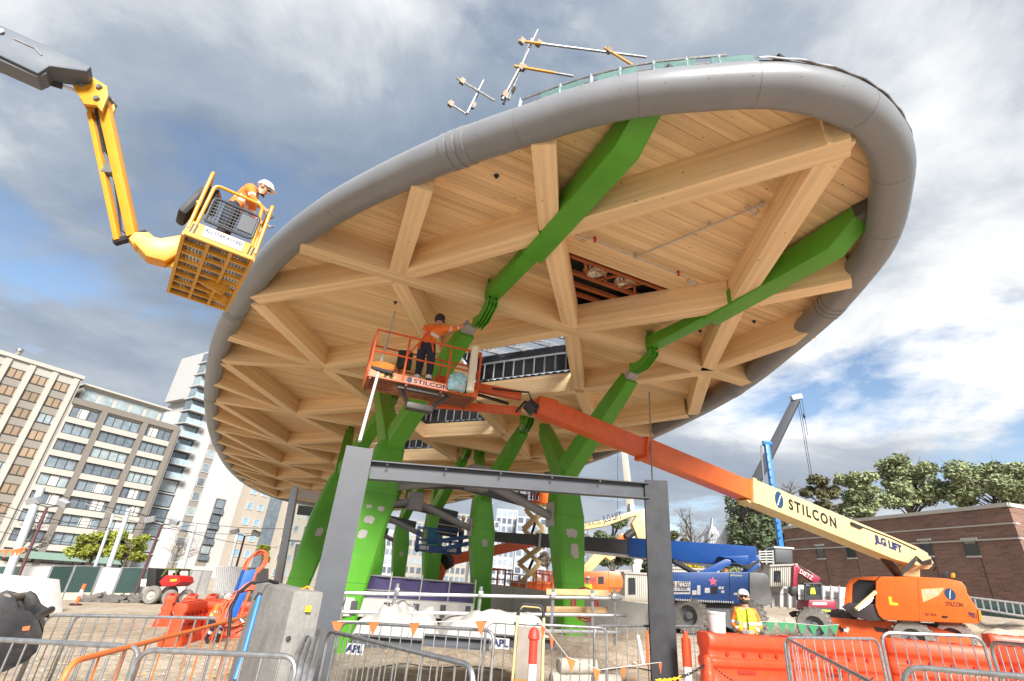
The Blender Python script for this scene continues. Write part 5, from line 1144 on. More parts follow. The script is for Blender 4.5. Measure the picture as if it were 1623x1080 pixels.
for k, (px, py) in enumerate(((238, 994), (272, 994), (307, 994), (341, 992))):
    c = gp(px + 16, py, 0.0); c = on(c)
    barrier((c.x - .42, c.y + .85, c.z - .02), R(118 - k * 2), 'red plastic barrier seen end-on, %s' % LBL[k], 1.9, 'red barriers stacked on the left')
for k, (px, y, rz) in enumerate(((307, 15.8, 100), (330, 17.0, 5), (366, 17.4, 10))):
    c = on(at(px, 950, y)); barrier(c, R(rz), 'red plastic barrier in the back row, %s' % ('nearest the forklift', 'in the middle', 'nearest the blue board')[k], 1.3 if k else 1.6, 'red barriers stacked on the left')
# bucket, bollards, chain
o = MB().lathe([(.13, 0), (.15, .30), (.158, .30), (.158, .27), (.152, .26)], 20).build('bucket', WHITE, smooth=True); p = q0.lerp(q1, .18); o.location = (p.x, p.y, p.z + .012); tag(o, 'white plastic bucket standing on the orange barrier', 'bucket')
bo = thing('bollard', 'orange and white bollard at the end of the orange barriers', 'bollard', on(at(1124, 1080, 6.3)))
MB().lathe([(.2, 0), (.2, .06), (.07, .08), (.06, .1)], 18).build('base', BLACK, bo, True); MB().lathe([(.062, .1), (.062, .86), (.058, .88), (.05, .9), (.055, .96), (.04, 1.02), (.01, 1.04)], 16).build('tube', BARR, bo, True); MB().lathe([(.064, .42), (.064, .62)], 16).build('reflective_sleeve', REFL, bo, True)
cb_ = on(at(843, 1072, 7.2)); bo2 = thing('bollard', 'red and white flexible bollard in front of the hand trolley', 'bollard', cb_)
MB().lathe([(.24, 0), (.24, .05), (.1, .07), (.06, .08)], 18).build('base', mat('grey_rubber', (.3, .29, .27), .8), bo2, True)
RB = mat('bollard_red', (.75, .05, .03), .5); MB().lathe([(.052, .08), (.052, .50)], 14).build('tube', RB, bo2, True); MB().lathe([(.053, .50), (.053, .75)], 14).build('reflective_sleeve', REFL, bo2, True); MB().lathe([(.052, .75), (.052, 1.0), (.075, 1.02), (.06, 1.1), (.03, 1.14)], 14).build('cap', RB, bo2, True)
c3_ = on(at(1090, 1062, 9.6)); bo3 = thing('bollard', 'small orange bollard behind the barricade by the right post', 'bollard', c3_)
MB().box((0, 0, .05), (.4, .4, .1)).build('base', ORANGE2, bo3, bevel=.02); MB().lathe([(.07, .1), (.07, .55)], 12).build('tube', REFL, bo3, True); MB().lathe([(.075, .55), (.075, .95), (.04, .97), (.03, 1.05)], 12).build('cap', BARR, bo3, True)
def chain(p, q, sag, label, n=46):
    p, q = Vector(p), Vector(q); t = thing('plastic_chain', label, 'chain', p); d = q - p; hd = Vector((d.x, d.y, 0)).normalized(); cr = hd.cross(Z)
    BK, YE = mat('chain_black', (.02, .02, .02), .4), mat('chain_yellow', (.85, .55, .02), .4)
    for k in range(n):
        tt = (k + .5) / n; c = d * tt - Z * (sag * 4 * tt * (1 - tt)); ln = d.length / n * .78; dd = (d / n - Z * (sag * 4 * (1 - 2 * tt) / n)).normalized(); s_ = cr if k % 2 else cr.cross(dd)
        MB().tube([c + dd * (ln * math.cos(a * .785)) + s_ * (ln * .45 * math.sin(a * .785)) for a in range(8)], ln * .17, 5, True).build('link', YE if (k // 12) % 2 else BK, t, True)
bt = Vector(bo.location) + Z * .97
chain(bt, at(1385, 1074, 6.0), .30, 'black and yellow plastic chain running right from the orange bollard', 60)
chain(bt, at(1040, 1078, 6.0), .05, 'black and yellow plastic chain running left from the orange bollard', 22)
# ================================================================== hand trolley with case
ht = on(at(838, 1040, 8.6)); HT = thing('hand_trolley', 'yellow hand trolley with grey board and black case behind the bollard', 'trolley', ht, R(-4))
MB().tube(rpath([(-.22, 0, .1), (-.2, .12, 1.2), (-.16, .14, 1.32), (.16, .14, 1.32), (.2, .12, 1.2), (.22, 0, .1)], .08), .022, 8).build('frame', CREAM, HT, True)
MB().tube(rpath([(-.2, .12, 1.18), (-.17, .14, 1.34), (.17, .14, 1.34), (.2, .12, 1.18)], .08), .027, 8).build('grip', BLACK, HT, True)
MB().box((0, .03, .62), (.36, .04, .85), Euler((-.1, 0, 0)).to_matrix()).build('board', mat('grey_brown_board', (.26, .23, .20), .8), HT)
for s_ in (-1, 1): wheel(HT, ht + Vector((s_ * .3, .12, .14)), (1, 0, 0), .14, .07, False)
MB().box((0, -.12, .03), (.4, .3, .02)).build('toe_plate', CREAM, HT)
cs = MB().box((0, 0, .16), (.46, .28, .32)).build('tool_case', BLACK, bevel=.03); cs.location = ht + Vector((.02, -.22, .05)); tag(cs, 'black tool case with yellow lid on the hand trolley', 'case'); MB().box((0, 0, .33), (.46, .28, .04)).build('lid', YELLOW, cs, bevel=.01); MB().box((.08, -.145, .22), (.16, .02, .04)).build('latch', WHITE, cs)
# ================================================================== bunting
def bunting(pts, label, m, flags, size, sag=.0):
    P = [Vector(p) for p in pts]; t = thing('bunting', label, 'bunting', P[0]); o = P[0]
    MB().tube([p - o for p in P], .006, 5).build('cord', WHITE, t)
    for (k, f) in flags:
        c = P[k].lerp(P[k + 1], f) - o; d = (P[k + 1] - P[k]).normalized(); tw = random.Random(k * 7 + int(f * 10)).uniform(-.4, .4); d = (d + Vector((0, tw, 0))).normalized()
        MB().ext([c - d * size * .5, c + d * size * .5, c + d * size * .04 - Z * size * 1.05 + Vector((0, tw * .05, 0))], Vector((0, .004, 0))).build('flag', m, t)
    return t
bunting([at(535, 985, 7.4), at(590, 985, 7.4), at(655, 987, 7.3), at(765, 984, 7.2), at(843, 975, 7.2), at(868, 1000, 7.6), at(900, 1042, 8), at(950, 1062, 8.4), at(1030, 1052, 9.2), at(1048, 1050, 9.7)], 'string of orange flags along the barricades to the right post', FLAG, [(0, .02), (1, .05), (2, .02), (2, .98), (4, .7), (5, .2), (6, .1), (6, .9), (7, .45), (8, .9)], .155)
bunting([at(1195, 985, 16), at(1250, 987, 16), at(1300, 992, 16), at(1330, 990, 16)], 'string of green flags on the dirt behind the worker', mat('green_flag', (.03, .22, .09), .7), [(0, .2), (0, .45), (0, .8), (1, .05), (1, .4), (1, .75), (2, .2), (2, .7)], .26)
bunting([at(-20, 872, 30), at(20, 871, 30), at(38, 868, 30)], 'string of orange flags on the lamp post at the left edge', FLAG, [(0, .2), (0, .5), (0, .8), (1, .2), (1, .6), (1, .95)], .4)
# ================================================================== centre of the site
# big precast block
K0, K1, K2 = gp(425, 1085, 0), gp(492, 1062, 0), None
kz = gz(K0.x, K0.y)
ka, kb = at(443, 1040, 5.6), at(497, 1040, 5.9); ka.z = kb.z = kz - .05; kd = (kb - ka).normalized(); kn = Vector((-kd.y, kd.x, 0))
kl = at(395, 935, 8.2)
KB = thing('concrete_block', 'large pale precast concrete block beside the left steel post', 'concrete block', on((ka + kb) / 2))
topz = at(470, 936, 5.75).z
left = Vector((at(400, 932, 7.4).x, at(400, 932, 7.4).y, ka.z)); back = left + (kb - ka)
fp = [ka, kb, back, left]; cen = sum(fp, Vector()) / 4
rings = [[p.copy() for p in fp]]; r2 = []
for p in fp: q = cen + (p - cen) * .93; q.z = topz; r2.append(q)
MB().loft([rings[0], r2]).build('block', CONCL, KB, bevel=.03, world=True)
fnm = -kn
q = ka.lerp(kb, .52) ; MB().ext([q + kd * a + Z * (topz - ka.z - z) + fnm * (-.015 - (.3 - z) * .0) - fnm * .035 for a, z in ((0, .13), (.055, .13), (.055, .185), (0, .185))], fnm * .02).build('yellow_tag', mat('yellow_print', (.85, .6, .03)), KB, world=True)
if 0: MB().tube([ka.lerp(kb, .62) + Z * (topz - ka.z - .02) + kn * .2, ka.lerp(kb, .63) + Z * (topz - ka.z + .16) + kn * .2], .02, 6).build('lifting_eye', GALV, KB, True, world=True)
for q_, z_ in ((.2, .35), (.75, .35), (.2, .75), (.75, .75)):
    MB().lathe([(.018, -.02), (.018, .02)], 10, ka.lerp(kb, q_) + Z * ((topz - ka.z) * z_) + kn * (.035 * z_ + .012), 'y').build('tie_hole', mat('hole_dark', (.05, .05, .05), .9), KB, world=True)
bl = MB().tube([at(372, 1078, 5.4), at(388, 1030, 5.5), at(412, 942, 5.7)], .022, 8); o = bl.build('blue_pole', LBLUE, smooth=True); tag(o, 'blue pole with black tip leaning on the concrete block', 'pole'); MB().tube([at(405, 952, 5.68), at(413, 940, 5.7)], .025, 8).build('tip', BLACK, o, True)
wb = on(at(425, 1085, 4.6)); o = MB().lathe([(.03, .62), (.12, .58), (.22, .40), (.27, .18), (.29, 0), (.27, .0), (.2, .35), (.05, .55)], 20, cap=False).build('blue_drum', mat('blue_plastic', (.02, .25, .55), .4)); o.matrix_basis = Matrix.Translation(wb + Vector((0, 0, .0))); tag(o, 'domed blue plastic drum at the foot of the concrete block', 'drum')
# hoses, cables and the blue board left of the block
def coil(name, label, c, r, n, m, rr, seed, flat=.4, cat='cable'):
    rg = random.Random(seed); t = thing(name, label, cat, c)
    for k in range(n):
        a0 = rg.uniform(0, 6.28); rx, rz_ = r * rg.uniform(.6, 1.1), r * rg.uniform(.7, 1.2); tl = rg.uniform(-.5, .5); pts = []
        for i in range(16):
            a = a0 + i * .3927; pts.append(Vector((rx * math.cos(a), flat * rx * math.sin(a + tl) + rg.uniform(-.02, .02), rz_ * math.sin(a))))
        MB().tube(pts, rr, 5, True).build('loop', m, t, True)
    return t
CABLE = mat('orange_cable', (.62, .12, .05), .5)
coil('cable_coil', 'coil of orange cables hanging above the blue board', at(405, 893, 11.0), .22, 12, CABLE, .008, 1, .9)
coil('cable_coil', 'tangle of orange cables hanging beside the concrete block', at(385, 962, 8.0), .28, 14, CABLE, .008, 2, .9)
coil('cable_coil', 'red cable coil hung on the guard rail by the right column', at(927, 958, 13.0), .32, 7, mat('dark_red_cable', (.35, .06, .05), .5), .016, 5, .2)
BPn = plane(395, 930, 9.5, 60)
t = thing('blue_board', 'blue board stand leaning left of the concrete block', 'board', on(hit(372, 975, BPn)))
prof('board', [(388, 905), (407, 902), (372, 985), (355, 992)], BPn, .06, mat('blue_board_paint', (.01, .10, .42), .5), t, .005)
MB().tube([hit(386, 903, BPn), hit(352, 996, BPn)], .025, 6).build('stand_leg', BLUE, t, True, world=True); MB().tube([hit(409, 900, BPn), hit(376, 990, BPn)], .02, 6).build('stand_leg', CABLE, t, True, world=True)
o = MB().tube([at(362, 1010, 6.6), at(366, 965, 6.6), at(378, 940, 6.6), at(398, 924, 6.6), at(425, 920, 6.7), at(440, 925, 7.0)], .02, 8).build('black_hose', BLACK, smooth=True); tag(o, 'thick black hose arching over the concrete block', 'hose')
o = MB().tube([at(470, 938, 6.2), at(488, 930, 6.2), at(498, 938, 6.2), at(496, 965, 6.2), at(490, 985, 6.3)], .012, 6).build('yellow_hose', YELLOW, smooth=True); tag(o, 'thin yellow hose over the block by the left post', 'hose')
# concrete retaining wall behind the right column
def wallbox(name, label, pa, pb, zt0, zt1, th, m, cat='wall', z0=-.6):
    pa, pb = Vector(pa), Vector(pb); d = (pb - pa); d.z = 0; d.normalize(); n_ = Vector((-d.y, d.x, 0))
    c = on((pa + pb) / 2); t = thing(name, label, cat, c)
    MB().loft([[Vector((p.x, p.y, z0)) + n_ * q for p, q in ((pa, 0), (pb, 0), (pb, th), (pa, th))], [Vector((p.x, p.y, z)) + n_ * q for p, q, z in ((pa, 0, zt0), (pb, 0, zt1), (pb, th, zt1), (pa, th, zt0))]]).build('slab', m, t, bevel=.015, world=True)
    return t, d, n_
wa, wb_ = at(772, 925, 26), at(1042, 960, 19.0)
WT, wd_, wn = wallbox('concrete_wall', 'long grey concrete wall behind the right green column', wa, wb_, wa.z, wb_.z, .3, CONC)
for k in range(1, 5): MB().bar(wa.lerp(wb_, k / 5) - wn * .004 - Z * 1.6, wa.lerp(wb_, k / 5) - wn * .004 - Z * .03, .012, .01, up=wd_).build('joint', mat('joint_dark', (.2, .19, .18), .9), WT, world=True)
wc, wd2 = at(1042, 962, 18.9), at(1066, 958, 22); wallbox('concrete_wall', 'short return of grey concrete wall beside the right post', wc + Vector((.06, 0, 0)), wd2, wb_.z - .01, wb_.z + .05, .25, CONCL)
# slab edge of the station box with brackets and purple mesh fence on it
sa, sb = at(548, 947, 14.2), at(752, 955, 17.2); sb.z = sa.z
ST, sd2, sn = wallbox('slab_edge', 'concrete slab edge below the purple mesh fence', sa, sb, sa.z, sa.z, .9, CONC, 'slab', sa.z - .42)
MB().bar(sa - Z * .62 + sn * .4, sb - Z * .62 + sn * .4, .5, .38).build('slab_shade', mat('slab_shade_black', (.03, .03, .03), .9), ST, world=True)  # near-black bar painted in for the shade under the slab
for k in range(5): p = sa.lerp(sb, .06 + k * .22) - sn * .03 - Z * .22; MB().box(p, (.16, .06, .3), Matrix.Rotation(math.atan2(sd2.y, sd2.x), 3, 'Z')).build('bracket', STEEL, ST, world=True)
MF = thing('mesh_fence', 'purple shade mesh fence on a scaffold rail under the canopy', 'fence', sa + sn * .6)
fa, fb = at(556, 909, 15), at(752, 917, 18); fz = fa.z; fb.z = fz
m_ = MB(); n_ = 24; vs = []
for i in range(n_ + 1):
    for z in (0, .35, .72): p = fa.lerp(fb, i / n_) - Z * z; vs.append(p + sn * .04 * math.sin(i * 1.3 + z * 3))
m_.add(vs, [(i * 3 + j, (i + 1) * 3 + j, (i + 1) * 3 + j + 1, i * 3 + j + 1) for i in range(n_) for j in range(2)]); m_.build('mesh', PURPLE, MF, True, world=True)
for z in (.0, .36, .70): MB().tube([fa - Z * z - sn * .06, fb - Z * z - sn * .06], .022, 6).build('rail', ALU, MF, True, world=True)
for k in range(5): p = fa.lerp(fb, .04 + k * .24); MB().tube([p + Z * .12 - sn * .08, p - Z * .82 - sn * .08], .026, 8).build('post', ALU, MF, True, world=True); MB().box(p - Z * .84 - sn * .08, (.16, .1, .08)).build('clamp', WHITE, MF, world=True)
# guard rail of scaffold tube in front
GR = thing('guard_rail', 'white scaffold tube guard rail in front of the columns', 'guard rail', on(at(760, 1010, 10.5)))
for (a, b) in (((540, 940), (985, 949)), ((540, 970), (992, 976)), ((850, 1000), (985, 1003))):
    MB().tube([at(*a, 9.8), at(*b, 11.4)], .03, 8).build('rail', ALU, GR, True, world=True)
for (x0, y0, x1, y1, y) in ((631, 925, 612, 1012, 10.1), (763, 930, 752, 1022, 10.5), (877, 932, 872, 1030, 10.9), (939, 934, 939, 1000, 11.2), (974, 934, 975, 1022, 11.3), (545, 940, 536, 1010, 9.8)):
    MB().tube([at(x0, y0, y), at(x1, y1, y)], .032, 8).build('post', GALV, GR, True, world=True)
    MB().box(at(x0 - 1, y0 + 12, y) - Vector((0, .05, 0)), (.09, .08, .1)).build('clamp', GALV, GR, bevel=.01, world=True)
for (a, b) in (((866, 938), (965, 940)), ((866, 966), (963, 967))): MB().bar(at(*a, 11.6), at(*b, 11.6), .04, .11).build('timber_rail', TIMB, GR, world=True)
# white tarpaulin stacks on steel beams
from mathutils import noise as nz_
def tarp(name, label, A, B, dep, h, seed):
    A, B = Vector(A), Vector(B); d = (B - A); L = d.length; d.normalize(); n_ = Vector((-d.y, d.x, 0)).normalized(); t = thing(name, label, 'tarpaulin', A); nx, ny = 40, 16; vs = []
    for j in range(ny + 1):
        for i in range(nx + 1):
            u, v = i / nx, j / ny; e = min(1, min(u, 1 - u) * 9) ** .5 * min(1, v * 4) ** .6 * min(1, (1 - v) * 5 + .1)
            z = h * e * (.72 + .5 * nz_.noise(Vector((u * 3.2 + seed, v * 1.6, 0))) + .18 * nz_.noise(Vector((u * 9 + seed, v * 5, 1)))) + .03 * abs(math.sin(u * 23 + v * 4))
            vs.append(d * (u * L) + n_ * (v * dep + .05 * nz_.noise(Vector((u * 5, seed, v)))) + Z * max(0, z))
    MB().add(vs, [(j * (nx + 1) + i, j * (nx + 1) + i + 1, (j + 1) * (nx + 1) + i + 1, (j + 1) * (nx + 1) + i) for j in range(ny) for i in range(nx)]).build('sheet', TARP, t, True)
    for q in (.3, .62): MB().tube([d * (L * q) + Z * .05 - n_ * .01, d * (L * (q + .03)) + n_ * dep * .3 + Z * h * .95, d * (L * (q + .06)) + n_ * dep * .7 + Z * h * .9], .008, 5).build('strap', mat('grey_strap', (.25, .25, .26), .8), t)
    return t
ta, tb = at(556, 1008, 9.3), at(700, 1012, 9.5); tb.z = ta.z
tarp('tarpaulin', 'white tarpaulin over a stack, nearest the left steel post', ta, tb, 1.5, .50, 1)
tc_, td = at(703, 1012, 9.5), at(880, 1012, 9.9); td.z = tc_.z = ta.z
tarp('tarpaulin', 'white tarpaulin over a stack, nearest the hand trolley', tc_, td, 1.5, .46, 4)
for k, (a, b) in enumerate(((560, 670), (672, 776), (780, 880))):
    p, q = at(a, 1014, 9.2 + k * .12), at(b, 1016, 9.3 + k * .12); q.z = p.z; o = ibeam(MB(), (0, 0, 0), q - p, .2, .16, .015, .012, Z).build('steel_beam', STEEL); o.location = p; tag(o, 'grey steel beam under the tarpaulins, %s' % ('left', 'middle', 'right')[k] + ' of three', 'beam', 'steel beams under the tarpaulins')
for k, (a, s_) in enumerate(((562, 'APL'), (793, 'APL'))):
    p = at(a, 1029 if k == 0 else 1020, 8.9); t = thing('sign_board', 'small white board lettered in navy, %s' % ('by the left post' if k == 0 else 'by the hand trolley'), 'sign', p); MB().box((0, 0, 0), (.27, .02, .14)).build('panel', WHITE, t); text(s_, .13, NAVY, t, (0, -.013, 0), (1, 0, 0), (0, 0, 1), stretch=1.1, bold=.008)
for k in range(3):
    p, q = at(540, 1036 + k * 7, 8.3 - k * .12), at(770, 1041 + k * 4, 8.5 - k * .12); q.z = p.z = gz(p.x, p.y) + .2 - k * .06; o = MB().tube([(0, 0, 0), q - p], .045, 10).build('steel_tube', GALV, smooth=True); o.location = p; tag(o, 'galvanised tube lying on the gravel, %s of three' % ('farthest', 'middle', 'nearest')[k], 'tube', 'tubes lying before the tarpaulins')
for k, (a, b, y, m__, lb) in enumerate((((545, 1072), (792, 1068), 6.6, WHITE, 'white pipe lying on the gravel in the foreground'), ((640, 1062), (750, 1068), 7.0, TIMB, 'timber plank lying on the gravel in the foreground'), ((720, 1030), (830, 1026), 8.8, TIMB, 'timber plank under the tarpaulin stack'))):
    p, q = on(at(*a, y), .05), on(at(*b, y), .05); o = (MB().tube([(0, 0, 0), q - p], .035, 10) if m__ is WHITE else MB().bar((0, 0, 0), q - p, .14, .05)).build('pipe' if m__ is WHITE else 'plank', m__); o.location = p; tag(o, lb, 'pipe' if m__ is WHITE else 'plank')
for k, (px, py, ln) in enumerate(((915, 1008, 60), (905, 1018, 62), (960, 1014, 40))):
    p = on(at(px - ln / 2, py + 8, 10.6), .12 + (k == 0) * .22); q = on(at(px + ln / 2, py + 9, 10.8), .12 + (k == 0) * .22); o = MB().lathe([(.02, 0), (.12, .02), (.13, .1), (.12, (q - p).length)], 12).build('wrapped_bundle', mat('dusty_wrap', (.42, .39, .34), .8, 0, .2, 5, .4, 12), smooth=True); o.matrix_basis = Matrix.Translation(p) @ (q - p).to_track_quat('Z', 'Y').to_matrix().to_4x4(); tag(o, 'dusty wrapped bundle on the ground by the right column, %s' % ('on top', 'below left', 'below right')[k], 'bundle', 'dusty bundles by the right column')
rr_ = random.Random(9)
for k, (px, py, y, s_) in enumerate(((1080, 1072, 8, .3), (1095, 1066, 9.5, .35), (1108, 1070, 8.6, .25))):
    o = MB().box((0, 0, s_ * .3), (s_ * 1.5, s_, s_ * .6), Euler((0, .1, rr_.uniform(0, 1))).to_matrix()).build('timber_offcut', mat('pale_timber', (.58, .48, .34), .8), bevel=.01); o.location = on(at(px, py, y)); tag(o, 'pale timber offcut behind the right barricade, %s' % ('left', 'middle', 'right')[k] + ' of three', 'offcut', 'timber offcuts by the right post')
pl = MB().tube([at(1011, 1008, 10.0), at(1020, 1055, 9.7)], .03, 8).build('white_pipe', WHITE, smooth=True); tag(pl, 'white pipe leaning against the wall left of the right post', 'pipe')
pl = MB().tube([at(1025, 1000, 10.1), at(1027, 1055, 9.9)], .025, 8).build('orange_stake', ORANGE2, smooth=True); tag(pl, 'orange stake standing left of the right post', 'stake')
# glazed enclosure behind the left columns
GE = thing('glazed_enclosure', 'glass lift enclosure with steel frame between the left columns', 'glass enclosure', on(at(470, 935, 26)))
GPn = plane(460, 860, 26, 95)
prof('corner_post', [(462, 770), (472, 772), (443, 935), (431, 933)], GPn, .18, GALV, GE, .01)
prof('header', [(474, 775), (540, 785), (536, 800), (472, 790)], GPn, .12, PRIMER, GE, .01, back=.1)
prof('dark_louvre', [(471, 800), (535, 808), (532, 822), (468, 815)], GPn, .1, BLACKM, GE, 0, back=.15)
prof('pane', [(470, 790), (530, 806), (500, 935), (445, 930)], GPn, .02, mat('enclosure_glass', (.9, .95, .95), .02, 0, .03, 1, trans=.95, spec=.5), GE, 0, back=.12)
prof('mullion', [(455, 855), (495, 858), (494, 861), (454, 858)], GPn, .08, GALV, GE, 0, back=.08)
for x in (466, 478): prof('door_stile', [(x, 862), (x + 6, 862), (x - 7, 934), (x - 13, 934)], GPn, .06, GALV, GE, 0, back=.2)
# excavator bucket, lower left
EX = thing('excavator_bucket', 'black excavator bucket with worn lip at the lower left edge', 'bucket', on(at(20, 1040, 7.4)))
EP = plane(30, 1000, 7.2, 52); EB = mat('worn_black_steel', (.028, .028, .032), .4, .3, .3, 6, dirt=.6, dirtcol=(.15, .12, .09))
for bk in (0, 1.0): prof('side_plate', [(-40, 960), (0, 944), (25, 950), (30, 965), (48, 970), (62, 985), (68, 1005), (62, 1030), (40, 1050), (5, 1066), (-40, 1075)], EP, .07, EB, EX, .006, back=bk)
shell = [(60, 985), (67, 1005), (61, 1030), (40, 1049), (5, 1064), (-40, 1073)]; nn = away(EP)
m_ = MB()
for a, b in zip(shell, shell[1:]): pa, pb = hit(*a, EP), hit(*b, EP); m_.add([pa, pb, pb + nn * 1.05, pa + nn * 1.05, pa * .999 + Vector((0, 0, .03)), pb * .999 + Vector((0, 0, .03)), pb + nn * 1.05 + Vector((0, 0, .03)), pa + nn * 1.05 + Vector((0, 0, .03))], [(0, 1, 2, 3), (4, 5, 6, 7)])
m_.build('shell', EB, EX, True, world=True)
for bk, x in ((.12, 0), (.42, 34)): prof('ear', [(10 + x, 985), (-4 + x, 955), (0 + x, 944), (12 + x, 940), (22 + x, 946), (30 + x, 962), (42 + x, 970), (44 + x, 985)], EP, .06, EB, EX, .01, back=bk)
MB().tube([hit(8, 950, EP) + nn * .1, hit(40, 950, EP) + nn * .6], .05, 12).build('pin', mat('pin_steel', (.35, .32, .28), .4, .6), EX, True, world=True); MB().tube([hit(60, 978, EP) + nn * .05, hit(80, 974, EP) + nn * .62], .045, 12).build('pin', EB, EX, True, world=True)
prof('orange_mark', [(36, 994), (48, 992), (46, 999), (35, 1000)], EP, .004, FLAG, EX, 0, back=-.008)
# scaffold tubes on the roof
def scaf(label, segs):
    p0 = at(*segs[0][0]); t = thing('roof_scaffold', label, 'scaffold', p0)
    for a, b, m__ in segs:
        MB().tube([at(*a), at(*b)], .028, 8).build('tube', m__, t, True, world=True)
    for a, b, m__ in segs[1:]:
        q = at(*b).lerp(at(*a), .85); MB().box(q, (.1, .09, .12), Euler((.3, .2, .5)).to_matrix()).build('coupler', mat('rusty_coupler', (.28, .22, .16), .5, .5), t, world=True)
    return t
scaf('scaffold tubes with yellow-ended ledgers standing on the canopy roof', [((798, 165, 6.6), (852, 48, 6.6), GALV), ((806, 158, 6.9), (843, 62, 6.9), ALU), ((822, 65, 6.5), (1024, 91, 6.9), GALV), ((822, 65, 6.48), (858, 69.5, 6.52), YELLOW), ((958, 76, 6.75), (1003, 104, 6.8), YELLOW), ((815, 105, 6.5), (908, 121, 6.8), GALV), ((815, 105, 6.48), (880, 116, 6.62), YELLOW), ((796, 158, 6.5), (822, 110, 6.5), GALV)])
scaf('short crossed scaffold tubes on the canopy roof, left of the taller ones', [((740, 180, 7.4), (766, 128, 7.4), GALV), ((724, 124, 7.3), (784, 160, 7.4), GALV), ((710, 162, 7.5), (740, 182, 7.6), GALV), ((748, 172, 7.45), (760, 140, 7.45), mat('blue_tube', (.12, .18, .35), .4, .4))])
# ================================================================== debris on the gravel
rd_ = random.Random(31)
s = MB(); s2 = MB()
for k in range(150):
    y = 3.0 + 10 * rd_.random() ** 1.3; x = rd_.uniform(-1, 1) * (y + 1); z = gz(x, y) + .02; L_ = rd_.uniform(.06, .35)
    (s if k % 3 else s2).box((x, y, z), (L_, rd_.uniform(.02, .07), rd_.uniform(.01, .03)), Euler((0, rd_.uniform(-.1, .1), rd_.uniform(0, 3))).to_matrix())
o = s.build('timber_scraps', TIMB); o['kind'] = 'stuff'; o['label'] = 'timber scraps scattered on the gravel'; o['category'] = 'debris'
o = s2.build('plastic_scraps', mat('grey_scrap', (.3, .3, .3), .6)); o['kind'] = 'stuff'; o['label'] = 'grey scraps scattered on the gravel'; o['category'] = 'debris'
for k, (pts, lb) in enumerate(((((600, 1060), (640, 1052), (690, 1062), (740, 1056), (800, 1064)), 'black cable lying across the gravel before the tarpaulins'), (((900, 1050), (950, 1066), (1000, 1058), (1060, 1070)), 'thin cable lying on the gravel by the right post'))):
    P = [on(gp(*p, 0), .012) for p in pts]; o = MB().tube([p - P[0] for p in rpath(P, .5)], .012, 6).build('ground_cable', BLACK, smooth=True); o.location = P[0]; tag(o, lb, 'cable')
# ================================================================== left-hand buildings
def fhit(PL, px, py):
    p = hit(px, py, PL); return (p - PL[0]).dot(PL[1]), p.z
class Facade:
    """a building front in a vertical plane; s runs along it, z is height, out is towards the street"""
    def __init__(s, name, label, P0, az, s0, s1, z0, z1, depth, m, cat='building'):
        a = R(az); s.d = Vector((math.sin(a), math.cos(a), 0)); s.n = Vector((s.d.y, -s.d.x, 0))
        if s.n.dot(Vector((P0[0], P0[1], 0))) < 0: s.n = -s.n
        s.P0 = Vector((P0[0], P0[1], 0)); s.PL = (Vector((P0[0], P0[1], CH)), s.d)
        s.t = thing(name, label, cat, s.p((s0 + s1) / 2, z0)); s.block('wall', s0, s1, z0, z1, 0, depth, m)
    def p(s, a, z, o=0.0): return s.P0 + s.d * a + Z * z + s.n * o
    def block(s, name, s0, s1, z0, z1, o0, o1, m, par=None, bevel=0):
        vs = [s.p(a, z, o) for a in (s0, s1) for o in (o0, o1) for z in (z0, z1)]
        return MB().add(vs, [(0, 1, 3, 2), (4, 6, 7, 5), (0, 4, 5, 1), (2, 3, 7, 6), (0, 2, 6, 4), (1, 5, 7, 3)]).build(name, m, par or s.t, world=True, bevel=bevel)
    def window(s, s0, s1, z0, z1, g, fr, panes=3, o=-.06, trans=.0):
        w = s.block('window', s0, s1, z0, z1, o, .05, g)
        for k in range(panes + 1):
            a = s0 + (s1 - s0) * k / panes; s.block('mullion', a - .05, a + .05, z0, z1, o - .06, o + .02, fr, w)
        s.block('head', s0, s1, z1 - .08, z1, o - .065, o + .02, fr, w); s.block('sill', s0, s1, z0 - .06, z0 + .05, o - .12, o + .02, fr, w)
        return w
rf = random.Random(21)
CRM = mat('cream_render', (.42, .405, .37), .85, 0, .05, .3, dirt=.15, dirtcol=(.33, .31, .27)); BRN = mat('brown_frame_render', (.19, .17, .15), .8); SPN = mat('brown_spandrel', (.24, .22, .195), .8)
WBR = mat('bronze_blind_window', (.30, .22, .145), .3, 0, .15, .4, spec=.8, rand=.15); FRD = mat('dark_window_frame', (.05, .05, .05), .5); FRW = mat('light_window_frame', (.5, .5, .48), .5)
GL = [glass('window_glass_a', (.13, .16, .19)), glass('window_glass_b', (.20, .25, .29)), glass('window_glass_c', (.30, .36, .38)), glass('window_glass_d', (.17, .21, .24))]
P0 = (-67.5, 93)
A = Facade('apartment_block', 'cream apartment block with brown frame grid and wide balcony windows', P0, 33, -11.2, 7.0, -5, 24.2, 14, CRM)
H = 2.78; zt = 23.6
cols = [-11.0, -6.3, .45, 6.0]
for c in cols[1:]: A.block('frame_column', c - .45, c + .45, -5, zt + .6, -.55, .0, BRN)
A.block('frame_beam', -11.2, 6.45, zt - .3, zt + .7, -.56, .0, BRN)
